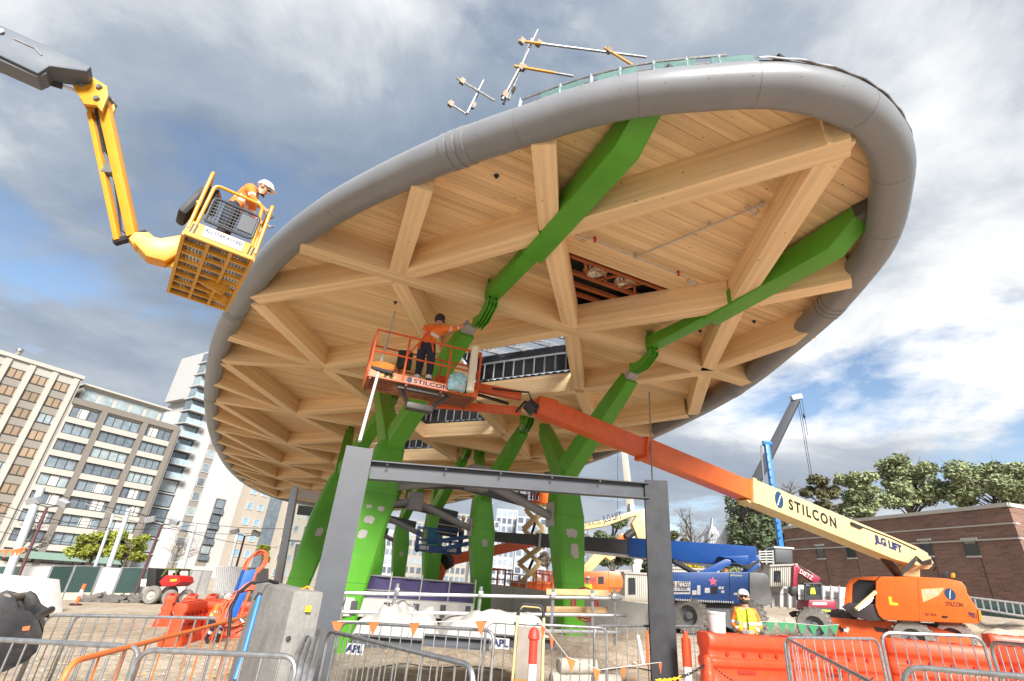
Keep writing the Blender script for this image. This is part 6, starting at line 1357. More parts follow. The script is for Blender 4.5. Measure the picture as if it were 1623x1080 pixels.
for b_ in range(3):
    s0, s1 = cols[b_] + (.5 if b_ else .1), cols[b_ + 1] - .5
    for f in range(10):
        z1 = zt - .7 - f * H; z0 = z1 - 1.75
        w = A.window(s0 + .1, s1 - .1, z0, z1, GL[rf.choice((0, 0, 1, 1, 2, 3))], FRD, 4 if b_ else 3)
        if rf.random() < .45: q = rf.uniform(0, .6); A.block('blind', s0 + .2 + (s1 - s0) * q, s0 + .2 + (s1 - s0) * (q + .3), z0 + .1, z1 - .1, -.085, -.07, mat('pale_blind', (.6, .58, .54), .8), w)
        A.block('balcony_front', s0 - .02, s1 + .02, z0 - 1.0, z0 - .08, -.50, .0, CRM)
A.block('penthouse', -10, 3.5, 24.2, 27.2, 2.2, 12, CRM); A.block('penthouse_roof', -10.4, 4.6, 27.2, 27.5, 1.2, 12.5, CRM)
for k in range(5): w = A.block('penthouse_window', -9.6 + k * 2.6, -7.6 + k * 2.6, 24.9, 26.7, 2.12, 2.3, GL[2])
A.block('street_canopy', -11, 5.5, -.6, .4, -1.6, 0, mat('green_glass_fascia', (.20, .30, .26), .3))
for k, (a, b) in enumerate(((-10.6, -7.4), (-5.6, -3.6), (-3.2, -1), (1.2, 4.8))): A.block('shopfront', a, b, -4.2, -1.0, -.08, .1, mat('tan_shopfront', (.30, .18, .08), .5) if k % 2 == 0 else GL[0])
OF = Facade('office_building', 'cream office building with brown spandrels and bronze windows at the left edge', P0, 33, -42, -11.25, -5, 27.6, 15, mat('office_cream', (.38, .365, .33), .85, 0, .05, .3, dirt=.15, dirtcol=(.36, .33, .28)))
strips = []
for px, py, wd in ((94, 617, 2.5), (57, 610, 2.5), (17, 600, 2.6)): strips.append(fhit(OF.PL, px, py)[0])
st = strips[0] - strips[1]; strips = [strips[0] - st * k for k in range(7)]
for sx in strips:
    for f in range(11):
        z1 = 26.2 - f * 2.78; OF.window(sx - 1.75, sx + 1.75, z1 - 1.5, z1, WBR if rf.random() < .85 else GL[2], FRD, 4, -.02)
        OF.block('spandrel', sx - 1.78, sx + 1.78, z1 - 2.72, z1 - 1.58, -.03, .05, SPN)
    OF.block('pilaster', sx + 1.9, sx + st - 1.9, -5, 27.4, -.35, .0, CRM)
OF.block('parapet', -42, -11.2, 27.6, 28.2, -.4, .2, CRM)
p = OF.p(-19.6, 28, 5); MB().tube([p, p + Z * 2.2], .35, 10).build('flue', SPN, OF.t, True, world=True); MB().tube([p + Z * 2.2, p + Z * 2.6], .5, 10).build('flue_cap', GALV, OF.t, True, world=True)
for k in range(5): p = OF.p(-35 + k * 3, 28, 6); MB().box(p + Z * .6, (1.5, 1.5, 1.2)).build('roof_plant', GALV, OF.t, world=True)
P2 = (-60, 112)
TW = Facade('residential_tower', 'tall white tower with a blank wall and two window strips', P2, 33, -7.9, 12.5, -5, 33, 18, mat('white_tower_render', (.47, .47, .47), .85, 0, .04, .2, dirt=.12, dirtcol=(.36, .355, .35)))
ws = -3.85
for s_, w_ in ((-3.85, .75), (1.6, .95)):
    TW.block('window_strip', s_ - w_ - .2, s_ + w_ + .2, -4 if s_ < 0 else 0, 32 if s_ < 0 else 13.2, -.03, .1, SPN)
    for f in range(12 if s_ < 0 else 4):
        z1 = (31 if s_ < 0 else 13.0) - f * (2.9 if s_ < 0 else 3.0); TW.window(s_ - w_, s_ + w_, z1 - 1.7, z1, GL[(f * 7 + int(s_)) % 4], FRW if s_ < 0 else FRD, 1, -.06)
        if s_ > 0: TW.block('balcony', s_ - w_ - .1, s_ + w_ + .1, z1 - 2.9, z1 - 1.9, -.5, 0, GL[0])
for f in range(17):
    z1 = 40 - f * 2.75
    TW.block('balcony_slab', -11.6, -7.95, z1 - .25, z1, -1.4 if f < 10 else -.2, 3, mat('white_slab', (.42, .42, .42), .7)); TW.block('side_window', -11.2, -8.2, z1 + .2, z1 + 2.3, -.05 if f > 9 else .2, 2.5, GL[(f * 3) % 4])
    if f < 10: TW.block('balcony_glass', -11.6, -7.9, z1, z1 + 1.0, -1.38, -1.33, glass('balcony_glass', (.35, .45, .5)))
TW.block('crown', -9.6, 12, 33, 44, .6, 16, mat('white_slab'))
for f in range(3): TW.block('crown_window', -9.5, 8, 35 + f * 2.9, 36.8 + f * 2.9, .5, .7, GL[2])
# white wing and stone block right of the tower
P3 = (-42, 118)
SB = Facade('stone_office', 'pale stone office block with small blue square windows', P3, 33, -15, 14, -5, 17.5, 2.5, mat('pale_stone', (.36, .32, .27), .85, 0, .08, .3))
for f in range(6):
    for k in range(11):
        s_ = -13.8 + k * 2.4
        if k in (2, 3): continue
        SB.window(s_ - .6, s_ + .6, 15.2 - f * 2.9 - 1.3, 15.2 - f * 2.9, GL[(f + k) % 4] if k > 3 else glass('blue_window', (.22, .36, .48)), FRW, 1, -.03)
SB.block('glass_slot', -9.9, -6.9, -4, 16.5, -.04, .1, GL[0])
# ================================================================== street furniture on the left
def pole(name, label, a, b, y, r0, r1, m, cat='pole', arm=None, grp=None):
    p, q = at(*a, y), at(*b, y); g = gz(p.x, p.y); d = (q - p); p2 = p - d * ((p.z - g) / d.z) if abs(d.z) > .1 else p
    t = thing(name, label, cat, p2, group=grp); MB().tube([p2, q], [r0, r1], 10).build('shaft', m, t, True, world=True)
    return t, q
t, q = pole('tram_pole', 'tall grey tram pole at the far left', (15, 905), (66, 773), 36, .26, .22, mat('pole_grey', (.42, .45, .48), .5), grp='tram poles')
t, q = pole('tram_pole', 'slim grey tram pole in front of the green trees', (150, 900), (180, 815), 44, .14, .1, mat('pole_grey'), grp='tram poles'); MB().tube([q, q + Vector((-2.6, 0, .6))], .05, 6).build('arm', GALV, t, True, world=True)
t, q = pole('tram_pole', 'thick grey tram pole beside the green trees', (172, 900), (205, 806), 44, .2, .17, mat('pole_grey'), grp='tram poles')
t, q = pole('tram_pole', 'grey tram pole in front of the white tower', (287, 910), (310, 830), 52, .2, .16, mat('pole_grey'), grp='tram poles')
t, q = pole('tram_pole', 'grey tram pole near the glazed enclosure', (362, 905), (377, 843), 56, .2, .16, mat('pole_grey'), grp='tram poles')
for k, (a, b, y, lb) in enumerate((((35, 900), (75, 804), 34, 'maroon floodlight post at the left edge'), ((228, 905), (256, 832), 42, 'maroon floodlight post beside the red forklift'), ((374, 900), (388, 850), 48, 'maroon floodlight post near the cable coil'))):
    t, q = pole('lamp_post', lb, a, b, y, .1, .08, mat('maroon_post', (.09, .035, .04), .5), 'lamp post', grp='maroon floodlight posts')
    for s_ in (-1, 1): MB().bar(q, q + Vector((s_ * .9, 0, .15)), .06, .06).build('arm', BLACKM, t, world=True); MB().box(q + Vector((s_ * .95, -.1, .3)), (.7, .3, .35), Euler((.5, s_ * .3, 0)).to_matrix()).build('floodlight', mat('floodlight_grey', (.4, .42, .45), .3, .4), t, world=True)
for k, (a, b, y0, y1, sag) in enumerate((((-20, 812), (180, 820), 40, 44, .6), ((66, 778), (470, 838), 38, 60, .8), ((180, 818), (400, 846), 44, 56, .5), ((-20, 838), (210, 862), 42, 46, .4), ((205, 808), (440, 868), 44, 58, .6), ((0, 800), (310, 832), 36, 52, .9))):
    p, q = at(*a, y0), at(*b, y1); o = MB().tube([p.lerp(q, i / 10) - p - Z * (sag * 4 * (i / 10) * (1 - i / 10)) for i in range(11)], .022, 5).build('overhead_wire', BLACKM); o.location = p; tag(o, 'overhead tram wire before the apartment block, %s' % ('lowest on the left', 'from the tall pole', 'between the middle poles', 'second lowest on the left', 'towards the tower', 'topmost')[k], 'wire', 'overhead tram wires')
# hoarding on concrete barriers: each panel with frame and sheet
HG = mat('hoarding_green', (.022, .055, .050), .7, 0, .15, 2); HWt = mat('hoarding_white', (.55, .55, .56), .7, 0, .1, 2)
hp = [(-30, 898, 37), (38, 897, 38), (85, 897, 39), (121, 897, 40), (163, 898, 41), (195, 900, 42), (237, 901, 43), (262, 903, 44), (284, 904, 45), (305, 904, 46), (322, 905, 47), (338, 906, 48)]
PNAME = ['first from the left edge', 'second from the left edge', 'third from the left edge', 'fourth from the left edge', 'fifth, behind the pole pair', 'sixth, left of the forklift', 'seventh, behind the forklift', 'eighth, right of the forklift', 'ninth', 'tenth, near the red barriers', 'last, near the red barriers']
for k in range(len(hp) - 1):
    a, b = at(*hp[k]), at(hp[k + 1][0] - 2, hp[k + 1][1], hp[k + 1][2]); d = b - a
    t = thing('hoarding_panel', 'site hoarding panel along the road, %s' % PNAME[k], 'fence panel', on(a), group='hoarding panels along the road')
    hgt = 1.75; col_ = HG if k in (0, 2, 3, 5) else HWt
    MB().bar(a - Z * (hgt / 2), b - Z * (hgt / 2), .03, hgt - .1).build('sheet', col_, t, world=True)
    MB().tube([a, b], .03, 6).build('top_rail', GALV, t, True, world=True); MB().tube([a - Z * hgt, b - Z * hgt], .03, 6).build('bottom_rail', GALV, t, True, world=True)
    for p in (a, b): MB().tube([p + Z * .05, p - Z * (hgt + .6)], .04, 6).build('post', GALV, t, True, world=True)
    g = on(a); c0, c1 = a - Z * (hgt - .05), b - Z * (hgt - .05)
    o = thing('concrete_barrier', 'concrete road barrier below the hoarding, %s' % PNAME[k], 'concrete barrier', on(a, 0), group='concrete barriers below the hoarding')
    nn2 = Vector((d.y, -d.x, 0)).normalized()
    if nn2.dot(a) > 0: nn2 = -nn2
    zb0, zb1 = min(gz(a.x, a.y), c0.z - .75) - .1, min(gz(b.x, b.y), c1.z - .75) - .1
    MB().loft([[Vector((p.x, p.y, 0)) + nn2 * w_ + Z * z for w_, z in ((.38, zb), (.36, zb + .2), (.14, zt_), (-.14, zt_), (-.36, zb + .2), (-.38, zb))] for p, zb, zt_ in ((c0, zb0, c0.z), (c1 - d.normalized() * .04, zb1, c1.z))]).build('barrier', mat('sandy_concrete', (.47, .42, .34), .9, 0, .1, 1.5, dirt=.3, dirtcol=(.36, .31, .24)), o, world=True)
wb2 = at(15, 925, 27); o = MB().loft([[Vector((x, y, 0)) for x, y in ((-3, -.5), (3, -.5), (3, .5), (-3, .5))], [Vector((x, y, 1.5)) for x, y in ((-2.9, -.2), (2.3, -.2), (2.3, .2), (-2.9, .2))]]).build('concrete_barrier', WHITE, bevel=.03); o.location = on(wb2); o.rotation_euler.z = R(-8); tag(o, 'large white concrete barrier at the left edge behind the excavator bucket', 'concrete barrier')
for k, (px, py, y) in enumerate(((131, 932, 33),)):
    t = thing('delineator', 'orange and white delineator post on the dirt road', 'bollard', on(at(px, py, y))); MB().lathe([(.3, 0), (.3, .08), (.1, .1)], 12).build('base', BLACK, t, True); MB().tube([(0, 0, .1), (.05, 0, 1.1)], .09, 10).build('tube', FLAG, t, True); MB().tube([(.02, 0, .5), (.03, 0, .8)], .095, 10).build('sleeve', REFL, t, True)
# white site shed left of the enclosure
SHP = plane(365, 920, 30, 92); t = thing('site_shed', 'low white ribbed site shed behind the red barriers', 'shed', on(hit(365, 940, SHP)))
prof('wall', [(342, 897), (388, 899), (385, 942), (338, 940)], SHP, 3, mat('ribbed_white', (.58, .59, .60), .6), t, .03)
for k in range(14): prof('rib', [(343 + k * 3.1, 899), (344.2 + k * 3.1, 899), (341.2 + k * 3.1, 938), (340 + k * 3.1, 938)], SHP, .05, mat('ribbed_white'), t, 0, back=-.05)
# telehandler
FP_ = plane(258, 920, 36, 95); t = thing('forklift', 'red and black rough-terrain forklift by the hoarding', 'forklift', on(hit(260, 930, FP_)))
prof('body', [(252, 922), (262, 912), (278, 912), (283, 914), (285, 923), (276, 929), (256, 930)], FP_, 1.5, RED, t, .06)
prof('mast', [(233, 900), (246, 901), (244, 930), (229, 929)], FP_, 1.2, BLACKM, t, .02, back=.1)
for bk in (.05, 1.35): prof('cab_post', [(262, 902), (279, 902), (278, 914), (276.5, 914), (277, 904), (264, 904), (256, 914), (254, 914)], FP_, .1, mat('cab_dark', (.10, .12, .03), .5), t, .0, back=bk)
prof('cab_roof', [(261, 901), (280, 901), (280, 903), (261, 903)], FP_, 1.5, mat('cab_dark'), t, .01)
prof('seat', [(264, 916), (266, 908), (269, 908), (270, 916)], FP_, .5, BLACK, t, .02, back=.5)
prof('decal', [(270, 919), (280, 918), (280, 921), (270, 922)], FP_, .004, mat('yellow_print', (.85, .6, .03)), t, 0, back=-.006)
prof('fork_carriage', [(222, 918), (231, 918), (229, 930), (220, 930)], FP_, 1.1, mat('pallet_grey', (.45, .45, .45), .7), t, .01, back=.1)
for px, r_ in (((249, 926), .52), ((278, 926), .42)):
    for bk in (-.1, 1.5): c = hit(*px, FP_) + away(FP_) * bk; c.z = gz(c.x, c.y) + r_; wheel(t, c, away(FP_), r_, .35, False, mat('dusty_rim', (.4, .38, .34), .7))
# ================================================================== trees
def leafmat(n, c, v=.35): return mat(n, c, .75, 0, v, .9, spec=.25)
def tree(label, base, h, rx, m, n, leaf, seed, grp='trees beyond the site', trunkm=None, bare=False, trunk_h=.35, flat=.75, name='tree', clumps=9, lean=0):
    rg = random.Random(seed); t = thing(name, label, 'tree', base, group=grp); tm = trunkm or mat('bark', (.12, .095, .07), .9, 0, .3, 4)
    top = Vector((lean, 0, h)); tr = MB(); tr.tube([Vector((0, 0, -.5)), Vector((rg.uniform(-.2, .2), 0, h * trunk_h)), Vector((lean * .5, rg.uniform(-.3, .3), h * .7)), top * .93], [h * .028, h * .022, h * .012, h * .004], 8)
    cl = []
    for k in range(int(clumps * 2.2) if not bare else clumps):
        a = rg.uniform(0, 6.28); zz = rg.uniform(trunk_h + .12, .92); rr = rx * (1 - .55 * abs(zz - .6) / .5) * rg.uniform(.35, 1.0)
        c = Vector((rr * math.cos(a) + lean * zz, rr * math.sin(a), h * zz)); cl.append((c, rx * rg.uniform(.17, .33)))
        s0 = Vector((lean * .4 * zz, 0, h * max(trunk_h * .8, zz - .28))); tr.tube([s0, s0.lerp(c, .5) + Vector((0, 0, h * .03)), c], [h * .011, h * .007, h * .002], 5)
        for q in range(5 if bare else 2):
            e = c + Vector((rg.uniform(-1, 1), rg.uniform(-1, 1), rg.uniform(-.2, 1))).normalized() * rx * rg.uniform(.25, .5); tr.tube([s0.lerp(c, rg.uniform(.4, .9)), c.lerp(e, .4), e], [h * .005, h * .003, h * .0012], 4)
            if bare:
                for q2 in range(3): e2 = e + Vector((rg.uniform(-1, 1), rg.uniform(-1, 1), rg.uniform(-.1, 1))) * rx * .22; tr.tube([c.lerp(e, rg.uniform(.4, .9)), e2], [h * .002, h * .0008], 4)
    tr.build('trunk', tm, t, True)
    if n:
        n = int(n * 1.5); leaf *= .62; f = MB(); V = f.v; Fc = f.f
        tot = sum(r_ ** 2 for _, r_ in cl)
        for c, r_ in cl:
            for k in range(int(n * r_ ** 2 / tot)):
                d = Vector((rg.gauss(0, 1), rg.gauss(0, 1), rg.gauss(0, 1))).normalized() * r_ * (rg.random() ** .4) * rg.choice((1, 1, 1.15)); d.z *= flat
                q = c + d; u = Vector((rg.gauss(0, 1), rg.gauss(0, 1), rg.gauss(0, .6))).normalized(); w_ = u.cross(Vector((rg.gauss(0, 1), rg.gauss(0, 1), rg.gauss(0, 1)))).normalized(); sz = leaf * rg.uniform(.6, 1.3); i = len(V)
                V += [tuple(q - u * sz), tuple(q + w_ * sz * .5), tuple(q + u * sz), tuple(q - w_ * sz * .5)]; Fc.append((i, i + 1, i + 2, i + 3))
        me = bpy.data.meshes.new('crown'); me.from_pydata(V, [], Fc); me.materials.append(m); o = bpy.data.objects.new('crown', me); COL.objects.link(o); o.parent = t
    return t
LG = leafmat('leaf_mid', (.27, .305, .165)); LD = leafmat('leaf_dark', (.115, .15, .08)); LY = leafmat('leaf_lime', (.24, .27, .045)); LO = leafmat('leaf_olive', (.16, .16, .085)); LB = leafmat('leaf_yellow', (.50, .40, .02))
def tree_px(px, ytop, ybase, y, label, rxpx, m, n, leaf, seed, **k):
    b = at(px, ybase, y); tp = at(px, ytop, y); h = tp.z - b.z; e = at(px + rxpx, (ytop + ybase) / 2, y) - at(px, (ytop + ybase) / 2, y); return tree(label, b, h, e.length, m, n, leaf, seed, **k)
tree_px(138, 838, 905, 62, 'lime green spring tree before the apartment block, left one', 38, LY, 3000, .32, 1, clumps=11, trunk_h=.2)
tree_px(190, 842, 905, 60, 'lime green spring tree before the apartment block, right one', 32, LY, 2600, .32, 2, clumps=10, trunk_h=.2)
tree_px(18, 815, 905, 60, 'bare dark street tree at the left edge', 36, None, 0, 0, 3, bare=True, trunkm=mat('dark_bark', (.05, .045, .04), .9), clumps=12)
tree_px(272, 850, 905, 60, 'bare street tree in front of the white tower', 36, None, 0, 0, 4, bare=True, clumps=12)
tree_px(408, 862, 910, 66, 'young yellow-green tree behind the cable coil', 14, LY, 900, .3, 5, clumps=6)
tree_px(1455, 728, 860, 62, 'tall light green tree behind the brick building, the highest', 52, LG, 5200, .42, 6, clumps=17, trunk_h=.3)
tree_px(1378, 752, 860, 60, 'mid green tree behind the brick building, left of the highest', 38, LG, 3600, .42, 7, clumps=14, trunk_h=.25)
tree_px(1598, 735, 850, 56, 'spreading green tree at the right edge behind the brick building', 62, LG, 6000, .40, 8, clumps=15, trunk_h=.35)
tree_px(1320, 756, 860, 72, 'olive tree with rounded crown above the slate roof', 32, LO, 3400, .42, 9, clumps=11, trunk_h=.3)
tree_px(1200, 772, 905, 66, 'dark evergreen behind the blue crane mast', 44, LD, 2600, .42, 10, clumps=15, trunk_h=.15, flat=1.1)
tree_px(1225, 800, 905, 70, 'brown-leaved tree behind the blue crane mast', 40, leafmat('leaf_brown', (.13, .10, .065)), 2600, .36, 11, clumps=13, trunk_h=.2)
tree_px(1250, 765, 890, 76, 'bare winter tree between the cranes and the slate roof', 36, None, 0, 0, 12, bare=True, clumps=14)
tree_px(1100, 806, 905, 74, 'bare spreading tree beside the distant spire tower', 34, None, 0, 0, 13, bare=True, clumps=14)
tree_px(1072, 843, 905, 80, 'small dark tree left of the bare spreading tree', 24, LO, 1500, .4, 14, clumps=8)
tree_px(1095, 874, 925, 56, 'yellow flowering bush above the blue lift hood', 22, LB, 1700, .32, 15, clumps=9, trunk_h=.1)
tree_px(1150, 866, 925, 58, 'dark green bush above the blue lift hood', 36, LG, 2600, .36, 16, clumps=11, trunk_h=.1)
tree_px(972, 815, 925, 60, 'dark green tree seen between the right column and post', 34, LD, 3600, .38, 18, clumps=12, trunk_h=.15)
tree_px(920, 835, 925, 64, 'dark conifer beside the right green column', 14, LD, 1600, .34, 19, clumps=8, trunk_h=.1)
tree_px(1040, 880, 925, 50, 'dark hedge tree behind the white containers', 26, LD, 2200, .36, 20, clumps=10, trunk_h=.1)
tree_px(868, 872, 925, 62, 'bare brown thicket behind the scissor lift', 18, leafmat('twig_brown', (.16, .13, .10)), 1500, .3, 21, clumps=8, bare=True)
tree_px(1555, 790, 860, 60, 'small airy tree between the two tall green trees at right', 24, LG, 900, .36, 22, clumps=7, bare=True)
# ================================================================== brick building
def brickmat():
    M_ = bpy.data.materials.new('brown_brick'); M_.use_nodes = True; nt = M_.node_tree; N = nt.nodes; L = nt.links; b = N['Principled BSDF']; b.inputs['Roughness'].default_value = .9
    tc = N.new('ShaderNodeTexCoord'); sp = N.new('ShaderNodeSeparateXYZ'); L.new(tc.outputs['Object'], sp.inputs[0])
    ad = N.new('ShaderNodeMath'); ad.operation = 'ADD'; L.new(sp.outputs[0], ad.inputs[0]); L.new(sp.outputs[1], ad.inputs[1])
    cb = N.new('ShaderNodeCombineXYZ'); L.new(ad.outputs[0], cb.inputs[0]); L.new(sp.outputs[2], cb.inputs[1])
    br = N.new('ShaderNodeTexBrick'); br.inputs['Scale'].default_value = 1.0; br.inputs['Brick Width'].default_value = .46; br.inputs['Row Height'].default_value = .15; br.inputs['Mortar Size'].default_value = .012
    br.inputs['Color1'].default_value = (.225, .115, .082, 1); br.inputs['Color2'].default_value = (.14, .08, .066, 1); br.inputs['Mortar'].default_value = (.20, .17, .15, 1); L.new(cb.outputs[0], br.inputs['Vector'])
    n = N.new('ShaderNodeTexNoise'); n.inputs['Scale'].default_value = .6; n.inputs['Detail'].default_value = 6; L.new(tc.outputs['Object'], n.inputs['Vector'])
    mr = N.new('ShaderNodeMapRange'); mr.inputs[3].default_value = .75; mr.inputs[4].default_value = 1.3; L.new(n.outputs['Fac'], mr.inputs[0])
    hs = N.new('ShaderNodeHueSaturation'); L.new(mr.outputs[0], hs.inputs['Value']); L.new(br.outputs['Color'], hs.inputs['Color']); L.new(hs.outputs[0], b.inputs['Base Color'])
    MATS['brown_brick'] = M_; return M_
BRK = brickmat()
BB_ = Facade('brick_building', 'low brown brick building with pale bands and small square windows', (35, 36.4), -13, -1.6, 18.4, 0, 9.15, 14, BRK)
CP = mat('pale_coping', (.42, .40, .36), .8)
BB_.block('coping', -1.65, 18.45, 9.15, 9.42, -.12, 14, CP)
for z in (7.05, 8.02): BB_.block('string_course', -1.62, 18.42, z, z + .10, -.07, .0, CP)
# return face running away at the right corner
r0 = BB_.p(-1.6, 0, .02); rd = Vector((.93, .36, 0)); rin = BB_.d
def rbox(a0, a1, z0, z1, o, dp=6): return MB().loft([[r0 + Z * z + rd * a0 - rin * o, r0 + Z * z + rd * a1 - rin * o, r0 + Z * z + rd * a1 + rin * dp, r0 + Z * z + rd * a0 + rin * dp] for z in (z0, z1)])
rbox(0, 20, 0, 9.15, 0).build('return_wall', BRK, BB_.t, world=True); rbox(-.05, 20, 9.15, 9.42, .12).build('return_coping', CP, BB_.t, world=True)
for z in (7.05, 8.02): rbox(0, 20, z, z + .1, .07, .1).build('return_course', CP, BB_.t, world=True)
for a in (2.2, 6): rbox(a, a + 1.4, 5.9, 7.0, .04, .1).build('window', GLASSD, BB_.t, world=True)
# rounded far end
c = BB_.p(18.4, 0, 3.2); m_ = MB(); rgn = [c + (-BB_.n * math.cos(R(a)) + BB_.d * math.sin(R(a))) * 3.2 for a in range(0, 181, 12)]
for z0, z1, g, mm__ in ((0, 9.15, 0, BRK), (9.15, 9.42, .12, CP), (7.05, 7.15, .07, CP), (8.02, 8.12, .07, CP)):
    rg_ = [c + (p - c) * (1 + g / 3.2) for p in rgn]; MB().loft([[p + Z * z0 for p in rg_], [p + Z * z1 for p in rg_]]).build('rounded_end', mm__, BB_.t, True, world=True)
for px0, px1, py0, py1 in ((1293, 1308, 866, 885), (1340, 1358, 864, 884), (1457, 1480, 858, 881), (1526, 1554, 857, 881)):
    s0, z1 = fhit(BB_.PL, px0, py0); s1, z0 = fhit(BB_.PL, px1, py1); a, b = min(s0, s1), max(s0, s1)
    w = BB_.block('window', a, b, z0, z1, -.02, .1, GLASSD); BB_.block('blind', a + .05, b - .05, z1 - (z1 - z0) * .22, z1 - .02, -.028, -.02, mat('olive_blind', (.25, .23, .18), .8), w)
    BB_.block('lintel', a - .12, b + .12, z1, z1 + .16, -.08, .0, CP); BB_.block('sill', a - .05, b + .05, z0 - .12, z0, -.08, .05, CP)
    for q in (a, b): BB_.block('jamb', q - .05, q + .05, z0, z1, -.05, .05, FRD, w)
    BB_.block('movement_joint', a - .02, a + .03, .5, z0 - .12, -.012, .0, mat('joint_brown', (.05, .035, .03), .9))
# slate roof
SR = thing('slate_roof', 'steep grey slate pyramid roof behind the brick building', 'roof', at(1300, 850, 68)); SLT = mat('grey_slate', (.20, .20, .195), .7, 0, .2, 3, stretch=(1, 1, 4))
ap = at(1302, 787, 72); bs = [at(1238, 845, 67), at(1362, 835, 67)]; bs[1].z = bs[0].z
bk = [bs[0] + Vector((2, 9, 0)), bs[1] + Vector((2, 9, 0))]
MB().add([ap, bs[0], bs[1], bk[1], bk[0]], [(0, 1, 2), (0, 2, 3), (0, 3, 4), (0, 4, 1), (1, 4, 3, 2)]).build('slopes', SLT, SR, world=True)
for k in range(1, 9): tq = k / 9.5; MB().tube([ap.lerp(bs[0], tq) + Vector((0, -.03, 0)), ap.lerp(bs[1], tq) + Vector((0, -.03, 0))], .03, 4).build('slate_course', mat('slate_edge', (.14, .14, .14), .7), SR, world=True)
for q in bs: MB().tube([ap, q], .09, 6).build('ridge_cap', CP, SR, True, world=True)
MB().b2(bs[0] + Vector((.8, .8, -7)), bs[1] + Vector((-.8, 8, -.05))).build('wall', BRK, SR, world=True)
# ================================================================== mini excavator, sheds, fences on the right
MP = plane(1290, 950, 28, 100); t = thing('mini_excavator', 'small maroon excavator with folded arm before the brick building', 'excavator', on(hit(1290, 975, MP)))
MAR = mat('maroon_paint', (.25, .012, .035), .4)
prof('house', [(1282, 951), (1318, 951), (1326, 953), (1326, 969), (1318, 972), (1286, 972), (1280, 965)], MP, 1.6, MAR, t, .06)
prof('counterweight', [(1288, 963), (1318, 964), (1320, 972), (1290, 971)], MP, .3, BLACK, t, .03, back=-.15); prof('hivis_strip', [(1292, 966), (1314, 967), (1314, 970), (1292, 969)], MP, .01, mat('lime_print', (.7, .85, .05), .5), t, 0, back=-.165)
for bk in (.1, 1.2):
    for x in (1276, 1301): prof('cab_post', [(x, 925), (x + 2.5, 925), (x + 3.5, 952), (x + 1, 952)], MP, .1, BLACKM, t, 0, back=bk)
prof('cab_roof', [(1274, 924), (1303, 924), (1304, 927), (1274, 927)], MP, 1.4, BLACKM, t, .02, back=.02); prof('cab_glass', [(1279, 928), (1301, 928), (1303, 944), (1280, 944)], MP, .03, GLASSD, t, 0, back=.14); prof('cab_panel', [(1278, 944), (1304, 944), (1305, 952), (1279, 952)], MP, .1, BLACKM, t, 0, back=.1)
prof('seat', [(1285, 942), (1286, 932), (1292, 932), (1294, 942)], MP, .4, HIVIS_Y, t, .02, back=.06)
MB().bar(hit(1302, 922, MP) + away(MP) * .4, hit(1280, 908, MP) + away(MP) * .4, .28, .42).build('boom', MAR, t, bevel=.03, world=True); MB().bar(hit(1282, 910, MP) + away(MP) * .4, hit(1262, 899, MP) + away(MP) * .4, .26, .36).build('boom', MAR, t, bevel=.03, world=True)
MB().bar(hit(1264, 898, MP) + away(MP) * .4, hit(1262, 932, MP) + away(MP) * .4, .22, .3).build('stick', MAR, t, bevel=.02, world=True); MB().tube([hit(1270, 897, MP) + away(MP) * .3, hit(1290, 910, MP) + away(MP) * .3], .06, 8).build('ram', BLACKM, t, True, world=True)
prof('bucket', [(1257, 930), (1266, 930), (1268, 938), (1262, 946), (1256, 940)], MP, .5, BLACKM, t, .02, back=.2)
for bk in (-.1, 1.3): prof('track', [(1268, 974), (1276, 970), (1325, 973), (1330, 978), (1322, 983), (1274, 981)], MP, .4, BLACK, t, .03, back=bk)
wtext('DIETZ', (1271, 905), (1291, 917), MP, WHITE, t, .22, .01, back=.24); prof('decal', [(1288, 955), (1310, 955), (1310, 959), (1288, 959)], MP, .005, WHITE, t, 0, back=-.006)
SHD = mat('cream_shed', (.42, .40, .36), .7, 0, .1, 1.5, dirt=.2, dirtcol=(.4, .36, .3))
for nm, lb, px, y, th in (('site_shed', 'cream site shed with doorway beside the excavator', [(1220, 897), (1262, 895), (1262, 930), (1220, 930)], 30, 4), ('site_shed', 'white site container behind the right post', [(990, 908), (1065, 912), (1065, 950), (990, 945)], 38, 4), ('site_shed', 'white site container behind the distant orange lift', [(975, 905), (1000, 905), (1000, 945), (975, 943)], 44, 3), ('site_shed', 'cream container above the blue lift hood', [(1060, 900), (1120, 903), (1120, 940), (1060, 940)], 44, 3)):
    SP2 = plane(px[0][0], px[0][1] + 15, y, 96); t = thing(nm, lb, 'shed', on(hit(px[0][0], px[2][1], SP2)))
    prof('body', px, SP2, th, SHD, t, .02)
    x0, x1 = px[0][0], px[1][0]; n_ = max(5, int((x1 - x0) / 3.2))
    for k in range(n_): xx = x0 + (x1 - x0) * (k + .3) / n_; prof('rib', [(xx, px[0][1] + 2.5), (xx + 1, px[0][1] + 2.5), (xx + 1, px[2][1] - 1), (xx, px[2][1] - 1)], SP2, .06, SHD, t, 0, back=-.06)
    prof('doorway', [(x0 + 6, px[0][1] + 8), (x0 + 16, px[0][1] + 8), (x0 + 17, px[2][1] - 8), (x0 + 6, px[2][1] - 8)], SP2, .05, GLASSD, t, 0, back=-.1)
    prof('roof_edge', [(x0 - 1, px[0][1] - 1.5), (x1 + 1, px[1][1] - 1.5), (x1 + 1, px[1][1] + 1.5), (x0 - 1, px[0][1] + 1.5)], SP2, th, mat('shed_trim', (.32, .3, .28), .6), t, 0, back=-.12)
